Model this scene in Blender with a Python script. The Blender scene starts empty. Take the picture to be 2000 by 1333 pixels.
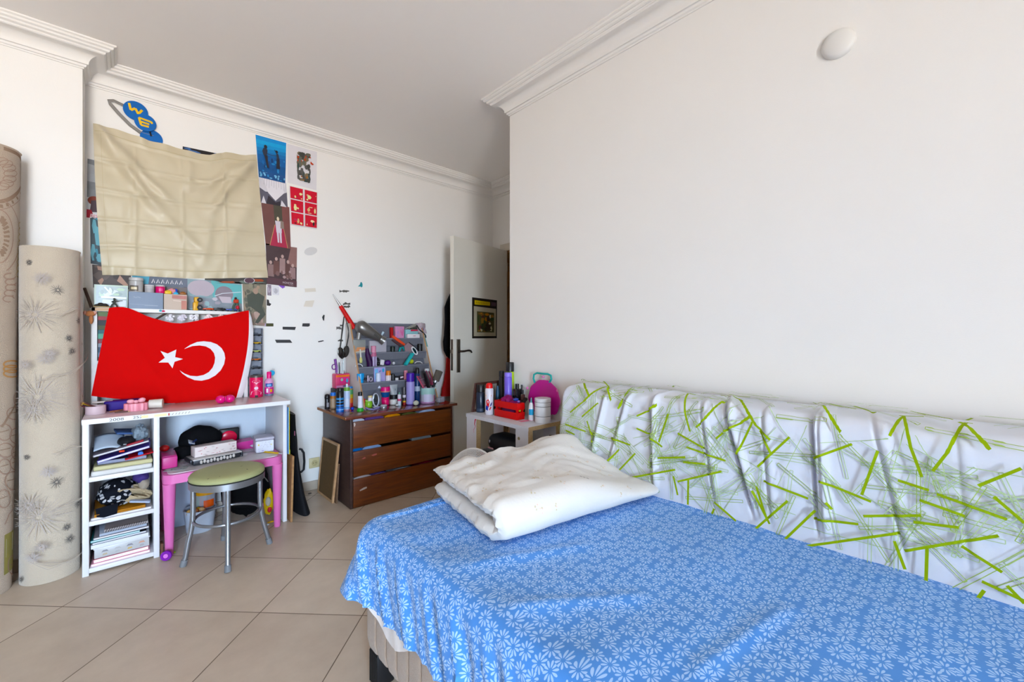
import bpy, math, random
from mathutils import Vector, Matrix, noise as mnoise
from mathutils.geometry import tessellate_polygon

sc = bpy.context.scene
COL = sc.collection
PI = math.pi

# ---------------------------------------------------------------- camera
# room axes: +X runs along the poster wall, +Y runs along the bed wall, camera above the origin
F_PX, C_X, C_Y, CAM_H, YAW = 825.0, 1000.0, 655.0, 1.2, math.radians(47.5)
SY, CY = math.sin(YAW), math.cos(YAW)
cam_d = bpy.data.cameras.new('camera')
cam = bpy.data.objects.new('camera', cam_d)
COL.objects.link(cam)
cam.location = (0, 0, CAM_H)
cam.rotation_euler = (PI / 2, 0, -(PI / 2 - math.atan2(SY, CY)))
cam_d.sensor_width = 36.0
cam_d.lens = 36.0 * F_PX / 2000.0
cam_d.shift_y = -(666.5 - C_Y) / 2000.0
cam_d.clip_start = 0.02
sc.camera = cam

# ---------------------------------------------------------------- exposure, sky, sun
sc.view_settings.view_transform = 'Standard'
sc.view_settings.look = 'None'
sc.view_settings.gamma = 1.0
sc.view_settings.use_curve_mapping = False
sc.view_settings.exposure = -0.03
sc.cycles.diffuse_bounces = 8
SKY_STRENGTH, SUN_STRENGTH = 71.0, 15.0
world = bpy.data.worlds.new('sky')
sc.world = world
world.use_nodes = True
wn, wl = world.node_tree.nodes, world.node_tree.links
wn.clear()
w_out = wn.new('ShaderNodeOutputWorld')
w_bg = wn.new('ShaderNodeBackground')
w_tc = wn.new('ShaderNodeTexCoord')
w_sep = wn.new('ShaderNodeSeparateXYZ')
w_map = wn.new('ShaderNodeMapRange')
w_ramp = wn.new('ShaderNodeValToRGB')
w_map.inputs['From Min'].default_value = -1.0
w_ramp.color_ramp.elements[0].position = 0.42
w_ramp.color_ramp.elements[0].color = (0.62, 0.54, 0.45, 1)
w_ramp.color_ramp.elements[1].position = 0.52
w_ramp.color_ramp.elements[1].color = (0.60, 0.79, 1.0, 1)
e_ = w_ramp.color_ramp.elements.new(0.85)
e_.color = (0.36, 0.60, 1.0, 1)
wl.new(w_tc.outputs['Generated'], w_sep.inputs[0])
wl.new(w_sep.outputs['Z'], w_map.inputs['Value'])
wl.new(w_map.outputs[0], w_ramp.inputs[0])
wl.new(w_ramp.outputs[0], w_bg.inputs['Color'])
wl.new(w_bg.outputs[0], w_out.inputs[0])
w_bg.inputs['Strength'].default_value = SKY_STRENGTH

OPEN_X0, OPEN_X1, OPEN_H, BACK_Y = -1.90, -0.50, 2.35, -3.9   # balcony opening behind the camera
sun_d = bpy.data.lights.new('sun', 'SUN')
sun_d.energy = SUN_STRENGTH
sun_d.color = (1.0, 0.95, 0.88)
sun_d.angle = math.radians(0.6)
sun = bpy.data.objects.new('sun', sun_d)
COL.objects.link(sun)
sun.rotation_euler = Vector((0.10, 1.0, -1.05)).to_track_quat('-Z', 'Y').to_euler()
por_d = bpy.data.lights.new('balcony_daylight', 'AREA')     # guides the sky's light through the opening
por_d.shape = 'RECTANGLE'
por_d.size, por_d.size_y = OPEN_X1 - OPEN_X0, OPEN_H
por_d.cycles.is_portal = True
por = bpy.data.objects.new('balcony_daylight', por_d)
COL.objects.link(por)
por.location = ((OPEN_X0 + OPEN_X1) / 2, BACK_Y - 0.16, OPEN_H / 2)
por.rotation_euler = (PI / 2, 0, 0)

# ---------------------------------------------------------------- survey helpers: a sight line met with a real plane
def ray(px, py):
    r = (px - C_X) / F_PX
    return Vector((SY * r + CY, -CY * r + SY, (C_Y - py) / F_PX))
EYE = Vector((0, 0, CAM_H))
def onX(px, py, X):
    d = ray(px, py); return EYE + d * (X / d.x)
def onY(px, py, Y):
    d = ray(px, py); return EYE + d * (Y / d.y)
def onZ(px, py, Z):
    d = ray(px, py); return EYE + d * ((Z - CAM_H) / d.z)
def onP(px, py, p, n):
    d = ray(px, py); n = Vector(n); return EYE + d * (n.dot(Vector(p) - EYE) / n.dot(d))
def fwd(p):
    return CY * p[0] + SY * p[1]

# ---------------------------------------------------------------- materials
def lin(h):
    h = h.lstrip('#')
    c = [int(h[i:i + 2], 16) / 255 for i in (0, 2, 4)]
    c = [x / 12.92 if x <= 0.04045 else ((x + 0.055) / 1.055) ** 2.4 for x in c]
    m = sum(c) / 3
    k = 0.90 if m < 0.55 else 1.0
    return tuple(max(0.0, min(1.0, (m + (x - m) * 1.18) * k)) for x in c) + (1.0,)
_mats = {}
def M(hexc, rough=0.5, metal=0.0, var=0.07, scale=14.0, bump=0.0, bscale=60.0, alpha=1.0, trans=0.0, sheen=0.0, coat=0.0, hex2=None, ior=1.45):
    key = (hexc, rough, metal, var, scale, bump, bscale, alpha, trans, sheen, coat, hex2)
    if key in _mats:
        return _mats[key]
    m = bpy.data.materials.new('paint_' + hexc.lstrip('#'))
    m.use_nodes = True
    nt = m.node_tree
    N, L = nt.nodes, nt.links
    b = N['Principled BSDF']
    b.inputs['Roughness'].default_value = rough
    b.inputs['Metallic'].default_value = metal
    b.inputs['Alpha'].default_value = alpha
    b.inputs['Transmission Weight'].default_value = trans
    b.inputs['IOR'].default_value = ior
    b.inputs['Sheen Weight'].default_value = sheen
    b.inputs['Coat Weight'].default_value = coat
    c = lin(hexc)
    if rough >= 0.5: b.inputs['Specular IOR Level'].default_value = 0.3 if rough < 0.8 else 0.12
    tc = N.new('ShaderNodeTexCoord')
    nz = N.new('ShaderNodeTexNoise')
    nz.inputs['Scale'].default_value = scale
    nz.inputs['Detail'].default_value = 4
    L.new(tc.outputs['Object'], nz.inputs['Vector'])
    mx = N.new('ShaderNodeMix'); mx.data_type = 'RGBA'
    mx.inputs[6].default_value = tuple(x * (1 - var) for x in c[:3]) + (1,)
    mx.inputs[7].default_value = lin(hex2) if hex2 else tuple(min(1, x * (1 + var)) for x in c[:3]) + (1,)
    L.new(nz.outputs['Fac'], mx.inputs[0])
    L.new(mx.outputs[2], b.inputs['Base Color'])
    if bump:
        n2 = N.new('ShaderNodeTexNoise'); n2.inputs['Scale'].default_value = bscale; n2.inputs['Detail'].default_value = 5
        L.new(tc.outputs['Object'], n2.inputs['Vector'])
        bp = N.new('ShaderNodeBump'); bp.inputs['Strength'].default_value = bump; bp.inputs['Distance'].default_value = 0.01
        L.new(n2.outputs['Fac'], bp.inputs['Height']); L.new(bp.outputs[0], b.inputs['Normal'])
    _mats[key] = m
    return m
def wood(hexa, hexb, rough=0.4, scale=(1.5, 14, 14), axis=None, coat=0.0):
    key = ('wood', hexa, hexb, rough, scale, coat)
    if key in _mats:
        return _mats[key]
    m = bpy.data.materials.new('wood_' + hexa); m.use_nodes = True
    N, L = m.node_tree.nodes, m.node_tree.links
    b = N['Principled BSDF']; b.inputs['Roughness'].default_value = rough; b.inputs['Coat Weight'].default_value = coat
    tc = N.new('ShaderNodeTexCoord'); mp = N.new('ShaderNodeMapping'); mp.inputs['Scale'].default_value = scale
    nz = N.new('ShaderNodeTexNoise'); nz.inputs['Scale'].default_value = 3.0; nz.inputs['Detail'].default_value = 8; nz.inputs['Distortion'].default_value = 0.6
    rp = N.new('ShaderNodeValToRGB')
    rp.color_ramp.elements[0].position = 0.3; rp.color_ramp.elements[0].color = lin(hexa)
    rp.color_ramp.elements[1].position = 0.7; rp.color_ramp.elements[1].color = lin(hexb)
    L.new(tc.outputs['Object'], mp.inputs[0]); L.new(mp.outputs[0], nz.inputs['Vector'])
    L.new(nz.outputs['Fac'], rp.inputs[0]); L.new(rp.outputs[0], b.inputs['Base Color'])
    _mats[key] = m
    return m

# ---------------------------------------------------------------- mesh builder
def base_frame(axis):
    a = Vector(axis).normalized()
    t = Vector((0, 0, 1)) if abs(a.z) < 0.9 else Vector((1, 0, 0))
    u = t.cross(a).normalized()
    return u, a.cross(u).normalized(), a
def loc_of(o):
    return Matrix.Translation(o['_loc']) @ Matrix.Rotation(o['_rz'], 4, 'Z') if '_loc' in o.keys() else Matrix.Identity(4)
class MB:
    def __init__(self, mat=None):
        self.v, self.f, self.mi, self.mats, self.cur, self.uv = [], [], [], [], mat, None
        self.T = Matrix.Identity(4)
    def slot(self, m):
        m = m or self.cur
        if m not in self.mats:
            self.mats.append(m)
        return self.mats.index(m)
    def add(self, vs, fs, m=None):
        n = len(self.v); s = self.slot(m)
        T = self.T
        self.v += [T @ Vector(p) for p in vs]
        self.f += [tuple(i + n for i in q) for q in fs]
        self.mi += [s] * len(fs)
        return self
    def box(self, c, size, m=None, bev=0.0, R=None):
        hx, hy, hz = size[0] / 2, size[1] / 2, size[2] / 2
        b = min(bev, hx * 0.98, hy * 0.98, hz * 0.98)
        R = R or Matrix.Identity(3)
        c = Vector(c)
        if b <= 0:
            vs = [(x, y, z) for x in (-hx, hx) for y in (-hy, hy) for z in (-hz, hz)]
            fs = [(0, 1, 3, 2), (4, 6, 7, 5), (0, 4, 5, 1), (2, 3, 7, 6), (0, 2, 6, 4), (1, 5, 7, 3)]
            return self.add([c + R @ Vector(p) for p in vs], fs, m)
        # rounded box: a cube-sphere stretched to the box
        n = 2 if b < 0.006 else 3
        rows = []
        A = [i / n * PI / 2 for i in range(n + 1)]
        # outline of rounded rectangle in XY, swept over z profile
        out = []
        for q, (sx, sy) in enumerate(((1, 1), (-1, 1), (-1, -1), (1, -1))):
            for a in A:
                ang = a + q * PI / 2
                out.append((sx * (hx - b), sy * (hy - b), math.cos(ang), math.sin(ang)))
        prof = [(-PI / 2 + a, -hz + b) for a in A] + [(a, hz - b) for a in A]
        vs = []
        for (a, zc) in prof:
            for (ox, oy, cx, cy) in out:
                vs.append(c + R @ Vector((ox + cx * b * math.cos(a), oy + cy * b * math.cos(a), zc + b * math.sin(a))))
        k = len(out); fs = []
        for i in range(len(prof) - 1):
            for j in range(k):
                fs.append((i * k + j, i * k + (j + 1) % k, (i + 1) * k + (j + 1) % k, (i + 1) * k + j))
        fs.append(tuple(range(k - 1, -1, -1))); fs.append(tuple((len(prof) - 1) * k + j for j in range(k)))
        return self.add(vs, fs, m)
    def cyl(self, p0, p1, r0, r1=None, m=None, seg=20, caps=True):
        r1 = r0 if r1 is None else r1
        p0, p1 = Vector(p0), Vector(p1)
        u, w, a = base_frame(p1 - p0)
        vs = []
        for p, r in ((p0, r0), (p1, r1)):
            for i in range(seg):
                t = 2 * PI * i / seg
                vs.append(p + u * (r * math.cos(t)) + w * (r * math.sin(t)))
        fs = [(i, (i + 1) % seg, seg + (i + 1) % seg, seg + i) for i in range(seg)]
        if caps:
            fs += [tuple(range(seg - 1, -1, -1)), tuple(range(seg, 2 * seg))]
        return self.add(vs, fs, m)
    def lathe(self, prof, base=(0, 0, 0), axis=(0, 0, 1), m=None, seg=24, sx=1.0, sy=1.0, mats=None):
        u, w, a = base_frame(axis); base = Vector(base)
        if abs(a.z) > 0.99:
            u, w, a = Vector((1, 0, 0)), Vector((0, 1, 0)), Vector((0, 0, math.copysign(1, a.z)))
        vs, fs = [], []
        for (r, z) in prof:
            for i in range(seg):
                t = 2 * PI * i / seg
                vs.append(base + u * (r * sx * math.cos(t)) + w * (r * sy * math.sin(t)) + a * z)
        k = len(prof)
        for j in range(k - 1):
            for i in range(seg):
                fs.append((j * seg + i, j * seg + (i + 1) % seg, (j + 1) * seg + (i + 1) % seg, (j + 1) * seg + i))
        if prof[0][0] > 1e-5: fs.append(tuple(range(seg - 1, -1, -1)))
        if prof[-1][0] > 1e-5: fs.append(tuple(range((k - 1) * seg, k * seg)))
        return self.add(vs, fs, m)
    def ball(self, c, r, m=None, seg=16, rings=10, R=None, warp=None):
        r = (r, r, r) if isinstance(r, (int, float)) else r
        R = R or Matrix.Identity(3); c = Vector(c)
        vs, fs = [c + R @ Vector((0, 0, -r[2]))], []
        for j in range(1, rings):
            ph = -PI / 2 + PI * j / rings
            for i in range(seg):
                t = 2 * PI * i / seg
                d = Vector((math.cos(ph) * math.cos(t), math.cos(ph) * math.sin(t), math.sin(ph)))
                k = 1 + (warp(d) if warp else 0)
                vs.append(c + R @ Vector((d.x * r[0] * k, d.y * r[1] * k, d.z * r[2] * k)))
        vs.append(c + R @ Vector((0, 0, r[2])))
        top = len(vs) - 1
        for i in range(seg):
            fs.append((0, 1 + (i + 1) % seg, 1 + i))
            fs.append((top, 1 + (rings - 2) * seg + i, 1 + (rings - 2) * seg + (i + 1) % seg))
        for j in range(rings - 2):
            for i in range(seg):
                a = 1 + j * seg
                fs.append((a + i, a + (i + 1) % seg, a + seg + (i + 1) % seg, a + seg + i))
        return self.add(vs, fs, m)
    def tube(self, pts, r, m=None, seg=8, closed=False, flat=None):
        pts = [Vector(p) for p in pts]
        n = len(pts)
        rr = r if isinstance(r, (list, tuple)) else [r] * n
        vs, fs = [], []
        up = None
        for i, p in enumerate(pts):
            a = pts[(i + 1) % n] if (closed or i < n - 1) else pts[i]
            b = pts[i - 1] if (closed or i > 0) else pts[i]
            t = (a - b)
            t = t.normalized() if t.length > 1e-9 else Vector((0, 0, 1))
            if up is None:
                u, w, _ = base_frame(t)
            else:
                u = up - t * up.dot(t)
                u = u.normalized() if u.length > 1e-6 else base_frame(t)[0]
                w = t.cross(u)
            up = u
            for k in range(seg):
                an = 2 * PI * k / seg
                vs.append(p + u * (rr[i] * math.cos(an)) + w * (rr[i] * math.sin(an) * (flat or 1.0)))
        m_ = n if closed else n - 1
        for i in range(m_):
            j = (i + 1) % n
            for k in range(seg):
                fs.append((i * seg + k, i * seg + (k + 1) % seg, j * seg + (k + 1) % seg, j * seg + k))
        if not closed:
            fs.append(tuple(range(seg - 1, -1, -1))); fs.append(tuple((n - 1) * seg + k for k in range(seg)))
        return self.add(vs, fs, m)
    def grid(self, fn, nu, nv, m=None, cu=False, cv=False):
        vs = [fn(i / (nu if cu else nu - 1), j / (nv if cv else nv - 1)) for j in range(nv) for i in range(nu)]
        fs = []
        for j in range(nv if cv else nv - 1):
            for i in range(nu if cu else nu - 1):
                i2, j2 = (i + 1) % nu, (j + 1) % nv
                fs.append((j * nu + i, j * nu + i2, j2 * nu + i2, j2 * nu + i))
        return self.add(vs, fs, m)
    def prism(self, poly, d0, d1, mapf, m=None):
        """polygon extruded between depths d0 and d1; mapf(x, y, d) gives the point"""
        n = len(poly)
        vs = [mapf(x, y, d0) for x, y in poly] + [mapf(x, y, d1) for x, y in poly]
        fs = [tuple(range(n - 1, -1, -1)), tuple(range(n, 2 * n))] + [(i, (i + 1) % n, n + (i + 1) % n, n + i) for i in range(n)]
        return self.add(vs, fs, m)
    def build(self, name, parent=None, smooth=35, solid=None, origin=None, sub=0):
        root = parent
        while root is not None and root.parent is not None:
            root = root.parent
        if root is not None:
            inv = loc_of(root).inverted()
        else:
            inv = Matrix.Translation(-Vector(origin)) if origin is not None else Matrix.Identity(4)
        me = bpy.data.meshes.new(name)
        me.from_pydata([tuple(inv @ p) for p in self.v], [], self.f)
        for mt in self.mats:
            me.materials.append(mt)
        me.polygons.foreach_set('material_index', self.mi)
        if self.uv is not None:
            lay = me.uv_layers.new(name='cloth')
            flat = []
            for lp in me.loops:
                flat += self.uv[lp.vertex_index]
            lay.data.foreach_set('uv', flat)
        me.update()
        if smooth:
            me.shade_smooth()
            me.set_sharp_from_angle(angle=math.radians(smooth))
        o = bpy.data.objects.new(name, me)
        COL.objects.link(o)
        if parent is not None:
            o.parent = parent
        elif origin is not None:
            o.location = origin; o['_loc'] = list(origin); o['_rz'] = 0.0
        if solid:
            md = o.modifiers.new('thickness', 'SOLIDIFY'); md.thickness = solid; md.offset = 0
        return o
def tag(o, label, cat, group=None, kind=None):
    o['label'] = label; o['category'] = cat
    if group: o['group'] = group
    if kind: o['kind'] = kind
    return o
def thing(name, label, cat, loc, group=None):
    o = bpy.data.objects.new(name, None); COL.objects.link(o)
    o.empty_display_size = 0.05
    o.location = loc; o['_loc'] = list(loc); o['_rz'] = 0.0
    return tag(o, label, cat, group)
def solo(mb, name, label, cat, loc, group=None, **k):
    return tag(mb.build(name, None, origin=loc, **k), label, cat, group)
def struct(mb, name, smooth=35):
    o = mb.build(name, None, smooth=smooth); o['kind'] = 'structure'; return o
def RZ(d): return Matrix.Rotation(math.radians(d), 3, 'Z')
def RX(d): return Matrix.Rotation(math.radians(d), 3, 'X')
def RY(d): return Matrix.Rotation(math.radians(d), 3, 'Y')
def align(axis):
    u, w, a = base_frame(axis); return Matrix((u, w, a)).transposed()
def ns(x, y=0.0, z=0.0): return mnoise.noise(Vector((x, y, z)))
def lerp(a, b, t): return a + (b - a) * t
def smooth01(t): t = max(0, min(1, t)); return t * t * (3 - 2 * t)

# ---------------------------------------------------------------- flat printed sheets and decals that follow a surface
_txt = {}
def text2d(s):
    if s not in _txt:
        cu = bpy.data.curves.new('lettering', 'FONT'); cu.body = s; cu.size = 1.0
        o = bpy.data.objects.new('lettering', cu); COL.objects.link(o)
        bpy.context.view_layer.update()
        me = bpy.data.meshes.new_from_object(o.evaluated_get(bpy.context.evaluated_depsgraph_get()))
        vs = [(p.co.x, p.co.y) for p in me.vertices]; fs = [tuple(p.vertices) for p in me.polygons]
        bpy.data.objects.remove(o); bpy.data.curves.remove(cu); bpy.data.meshes.remove(me)
        x0 = min(p[0] for p in vs); x1 = max(p[0] for p in vs); y0 = min(p[1] for p in vs); y1 = max(p[1] for p in vs)
        _txt[s] = ([((x - x0) / (x1 - x0), (y - y0) / (y1 - y0)) for x, y in vs], fs)
    return _txt[s]
def ellipse(cx, cy, rx, ry, n=18, rot=0.0, a0=0.0, a1=2 * PI):
    out = []
    for i in range(n):
        t = a0 + (a1 - a0) * i / (n if a1 - a0 > 6.28 else n - 1)
        x, y = rx * math.cos(t), ry * math.sin(t)
        out.append((cx + x * math.cos(rot) - y * math.sin(rot), cy + x * math.sin(rot) + y * math.cos(rot)))
    return out
def ribbon2d(pts, w):
    """outline strips (quads) of a stroked polyline"""
    L, R = [], []
    n = len(pts)
    ww = w if isinstance(w, (list, tuple)) else [w] * n
    for i, p in enumerate(pts):
        a, b = pts[max(0, i - 1)], pts[min(n - 1, i + 1)]
        dx, dy = b[0] - a[0], b[1] - a[1]
        l = math.hypot(dx, dy) or 1
        nx, ny = -dy / l * ww[i] / 2, dx / l * ww[i] / 2
        L.append((p[0] + nx, p[1] + ny)); R.append((p[0] - nx, p[1] - ny))
    return L, R
class Skin:
    """flat shapes laid on a surface P(x, y, off); every next layer lies a hair higher"""
    def __init__(self, mb, P, step=0.00025, start=0.0006):
        self.mb, self.P, self.off, self.step = mb, P, start, step
    def up(self): self.off += self.step; return self.off
    def tri(self, vs, fs, m, tol=None):
        o = self.up()
        if tol:
            vs = list(vs); fs = [tuple(f) for f in fs]
            for _ in range(7):
                mid, nf, big = {}, [], False
                def mp(a, b):
                    k = (min(a, b), max(a, b))
                    if k not in mid:
                        mid[k] = len(vs); vs.append(((vs[a][0] + vs[b][0]) / 2, (vs[a][1] + vs[b][1]) / 2))
                    return mid[k]
                need = any(math.dist(vs[f[i]], vs[f[i - 1]]) > tol for f in fs for i in range(3))
                if not need: break
                for a, b, c in fs:
                    ab, bc, ca = mp(a, b), mp(b, c), mp(c, a)
                    nf += [(a, ab, ca), (ab, b, bc), (ca, bc, c), (ab, bc, ca)]
                fs = nf
        self.mb.add([self.P(x, y, o) for x, y in vs], fs, m)
    def poly(self, pts, m, tol=None):
        t = tessellate_polygon([[Vector((x, y, 0)) for x, y in pts]])
        self.tri(pts, t, m, tol)
    def ell(self, cx, cy, rx, ry, m, n=18, rot=0.0, tol=None): self.poly(ellipse(cx, cy, rx, ry, n, rot), m, tol)
    def stroke(self, pts, w, m, dense=None):
        if dense:
            q = []
            for a, b in zip(pts, pts[1:]):
                k = max(1, int(math.dist(a, b) / dense))
                q += [(lerp(a[0], b[0], i / k), lerp(a[1], b[1], i / k)) for i in range(k)]
            pts = q + [pts[-1]]
        L, R = ribbon2d(pts, w)
        n = len(pts); o = self.up()
        self.mb.add([self.P(x, y, o) for x, y in L + R], [(i, n + i, n + i + 1, i + 1) for i in range(n - 1)], m)
    def text(self, s, x, y, w, h, m, rot=0.0):
        vs, fs = text2d(s); o = self.up()
        c, s_ = math.cos(rot), math.sin(rot)
        self.mb.add([self.P(x + a * w * c - b * h * s_, y + a * w * s_ + b * h * c, o) for a, b in vs], fs, m)
    def patches(self, n, pal, seed, box=(0, 0, 1, 1), size=(0.05, 0.2), k=6):
        rd = random.Random(seed)
        for _ in range(n):
            cx, cy = rd.uniform(box[0], box[2]), rd.uniform(box[1], box[3])
            rx, ry = rd.uniform(*size), rd.uniform(*size)
            rx = min(rx, cx - box[0] + 0.001, box[2] - cx + 0.001); ry = min(ry, cy - box[1] + 0.001, box[3] - cy + 0.001)
            pts = [(cx + rx * rd.uniform(0.6, 1) * math.cos(2 * PI * i / k), cy + ry * rd.uniform(0.6, 1) * math.sin(2 * PI * i / k)) for i in range(k)]
            self.poly(pts, pal[rd.randrange(len(pal))])
def quadmap(p00, p10, p11, p01):
    p00, p10, p11, p01 = map(Vector, (p00, p10, p11, p01))
    n = (p10 - p00).cross(p01 - p00).normalized()
    if n.dot(EYE - p00) < 0: n = -n
    def P(u, v, off=0.0):
        return p00.lerp(p10, u).lerp(p01.lerp(p11, u), v) + n * off
    return P
def paper(mb, P, m, t=0.0008):
    """a thin sheet of paper or card filling the unit square of P"""
    vs = [P(0, 0, 0), P(1, 0, 0), P(1, 1, 0), P(0, 1, 0), P(0, 0, t), P(1, 0, t), P(1, 1, t), P(0, 1, t)]
    mb.add(vs, [(3, 2, 1, 0), (4, 5, 6, 7), (0, 1, 5, 4), (1, 2, 6, 5), (2, 3, 7, 6), (3, 0, 4, 7)], m)
    return Skin(mb, P, start=t + 0.0002)
# ================================================================ the room
YA, YP, XP, XB, YC, XD, CEIL, XL = 3.47, 3.27, -0.17, 1.877, 2.07, 2.9, 2.767, -2.3
WHITE = '#e5e3e0'
m_wall = M(WHITE, 0.75, var=0.015, scale=3, bump=0.05, bscale=220)
m_ceil = M('#f1eeeb', 0.85, var=0.012, scale=2)
m_trim = M('#e5e3e0', 0.7, var=0.01, scale=4)
def wall(name, boxes, m=m_wall):
    b = MB(m)
    for (x0, y0, z0, x1, y1, z1) in boxes:
        b.box(((x0 + x1) / 2, (y0 + y1) / 2, (z0 + z1) / 2), (x1 - x0, y1 - y0, z1 - z0))
    return struct(b, name, 0)
# floor: square tiles laid at forty-five degrees with grey joints
def floor_mat():
    m = bpy.data.materials.new('floor_tiles'); m.use_nodes = True
    N, L = m.node_tree.nodes, m.node_tree.links
    b = N['Principled BSDF']
    tc = N.new('ShaderNodeTexCoord'); sp = N.new('ShaderNodeSeparateXYZ'); L.new(tc.outputs['Object'], sp.inputs[0])
    def mth(op, a, c=None):
        n = N.new('ShaderNodeMath'); n.operation = op
        for i, x in enumerate((a, c)):
            if x is None: continue
            if isinstance(x, (int, float)): n.inputs[i].default_value = x
            else: L.new(x, n.inputs[i])
        return n.outputs[0]
    k = math.sqrt(0.5)
    p = mth('MULTIPLY', mth('SUBTRACT', sp.outputs['X'], sp.outputs['Y']), k)
    q = mth('MULTIPLY', mth('ADD', sp.outputs['X'], sp.outputs['Y']), k)
    cells, ds = [], []
    for s, o, T in ((p, -1.6165, 0.449), (q, 1.777, 0.4365)):
        t = mth('DIVIDE', mth('SUBTRACT', s, o), T)
        fr = mth('FRACT', mth('ADD', t, 0.5))
        ds.append(mth('MULTIPLY', mth('ABSOLUTE', mth('SUBTRACT', fr, 0.5)), T))
        cells.append(mth('FLOOR', t))
    d = mth('MINIMUM', ds[0], ds[1])
    g = N.new('ShaderNodeMapRange'); g.inputs['From Min'].default_value = 0.0011; g.inputs['From Max'].default_value = 0.0026
    L.new(d, g.inputs['Value'])
    cmb = N.new('ShaderNodeCombineXYZ'); L.new(cells[0], cmb.inputs[0]); L.new(cells[1], cmb.inputs[1])
    wn_ = N.new('ShaderNodeTexWhiteNoise'); L.new(cmb.outputs[0], wn_.inputs['Vector'])
    nz = N.new('ShaderNodeTexNoise'); nz.inputs['Scale'].default_value = 5; nz.inputs['Detail'].default_value = 7; nz.inputs['Roughness'].default_value = 0.65
    L.new(tc.outputs['Object'], nz.inputs['Vector'])
    fac = mth('ADD', mth('MULTIPLY', nz.outputs['Fac'], 0.7), mth('MULTIPLY', wn_.outputs['Value'], 0.3))
    rp = N.new('ShaderNodeValToRGB')
    rp.color_ramp.elements[0].position = 0.25; rp.color_ramp.elements[0].color = lin('#bdae9e')
    rp.color_ramp.elements[1].position = 0.8; rp.color_ramp.elements[1].color = lin('#d3c6b6')
    L.new(fac, rp.inputs[0])
    mx = N.new('ShaderNodeMix'); mx.data_type = 'RGBA'; mx.inputs[6].default_value = lin('#6b5d50')
    L.new(g.outputs[0], mx.inputs[0]); L.new(rp.outputs[0], mx.inputs[7]); L.new(mx.outputs[2], b.inputs['Base Color'])
    rr = N.new('ShaderNodeMapRange'); rr.inputs['To Min'].default_value = 0.9; rr.inputs['To Max'].default_value = 0.38
    L.new(g.outputs[0], rr.inputs['Value']); L.new(rr.outputs[0], b.inputs['Roughness'])
    bp = N.new('ShaderNodeBump'); bp.inputs['Strength'].default_value = 0.35; bp.inputs['Distance'].default_value = 0.002
    L.new(g.outputs[0], bp.inputs['Height']); L.new(bp.outputs[0], b.inputs['Normal'])
    return m
wall('floor', [(XL - 0.2, -5.2, -0.1, 4.3, 3.75, 0)], floor_mat())
wall('ceiling', [(XL - 0.2, BACK_Y - 0.2, CEIL, 4.3, 3.75, CEIL + 0.1)], m_ceil)
wall('wall_posters', [(XP - 0.02, YA, 0, XD + 0.15, YA + 0.15, CEIL)])
wall('wall_pier', [(XL - 0.15, YP, 0, XP, YA + 0.15, CEIL)])
wall('wall_bed', [(XB, BACK_Y - 0.15, 0, 4.15, YC, CEIL)])
D0, D1, DH = 2.39, 3.255, 2.075     # door opening in the recess wall
wall('wall_recess', [(XD, YC, 0, XD + 0.15, D0, CEIL), (XD, D1, 0, XD + 0.15, YA, CEIL), (XD, D0, DH, XD + 0.15, D1, CEIL)])
wall('wall_hall', [(4.15, YC - 0.1, 0, 4.25, YA + 0.15, CEIL), (XD + 0.15, YA, 0, 4.15, YA + 0.15, CEIL)])
wall('wall_side', [(XL - 0.15, BACK_Y - 0.15, 0, XL, YP, CEIL)], M('#857c72', 0.75))
wall('wall_balcony', [(XL, BACK_Y - 0.15, 0, OPEN_X0, BACK_Y, CEIL), (OPEN_X1, BACK_Y - 0.15, 0, XB, BACK_Y, CEIL),
                      (OPEN_X0, BACK_Y - 0.15, OPEN_H, OPEN_X1, BACK_Y, CEIL)])
wall('wall_light_baffle', [(OPEN_X1, BACK_Y, 0, OPEN_X1 + 0.5, BACK_Y + 0.85, CEIL)])  # unseen block added to keep part of the opening's daylight off the bed wall
# frame of the open balcony door behind the camera
b = MB(M('#e4e4e2', 0.35))
for (x, w) in ((OPEN_X0 + 0.025, 0.05), (OPEN_X1 - 0.025, 0.05)):
    b.box((x, BACK_Y - 0.075, OPEN_H / 2), (w, 0.1, OPEN_H), bev=0.006)
b.box(((OPEN_X0 + OPEN_X1) / 2, BACK_Y - 0.075, OPEN_H - 0.025), (OPEN_X1 - OPEN_X0, 0.1, 0.05), bev=0.006)
struct(b, 'door_1')
# crown moulding swept round the walls
prof = [(0.137, 0.0), (0.137, 0.007), (0.131, 0.011), (0.127, 0.010), (0.125, 0.014), (0.124, 0.020), (0.117, 0.024), (0.112, 0.022), (0.110, 0.026),
        (0.109, 0.032), (0.101, 0.036), (0.096, 0.034), (0.093, 0.038), (0.093, 0.043), (0.087, 0.047)]
prof += [(0.082 - 0.057 * math.sin(t), 0.047 + 0.047 * (1 - math.cos(t))) for t in [i * PI / 2 / 8 for i in range(0, 9)]]
prof += [(0.024, 0.098), (0.017, 0.100), (0.015, 0.104), (0.014, 0.110), (0.006, 0.113), (0.005, 0.119), (0.0, 0.120)]
path = [(XL, BACK_Y), (XL, YP), (XP, YP), (XP, YA), (XD, YA), (XD, YC), (XB, YC), (XB, BACK_Y)]
b = MB(m_trim); nP = len(prof); vs = []; fs = []
for i, p in enumerate(path):
    q0, q1 = path[i - 1], path[(i + 1) % len(path)]
    d0 = Vector((p[0] - q0[0], p[1] - q0[1])).normalized(); d1 = Vector((q1[0] - p[0], q1[1] - p[1])).normalized()
    n0, n1 = Vector((d0.y, -d0.x)), Vector((d1.y, -d1.x))
    mt = (n0 + n1) / (1 + n0.dot(n1))
    vs += [(p[0] + mt.x * d, p[1] + mt.y * d, CEIL - z) for d, z in prof]
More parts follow.
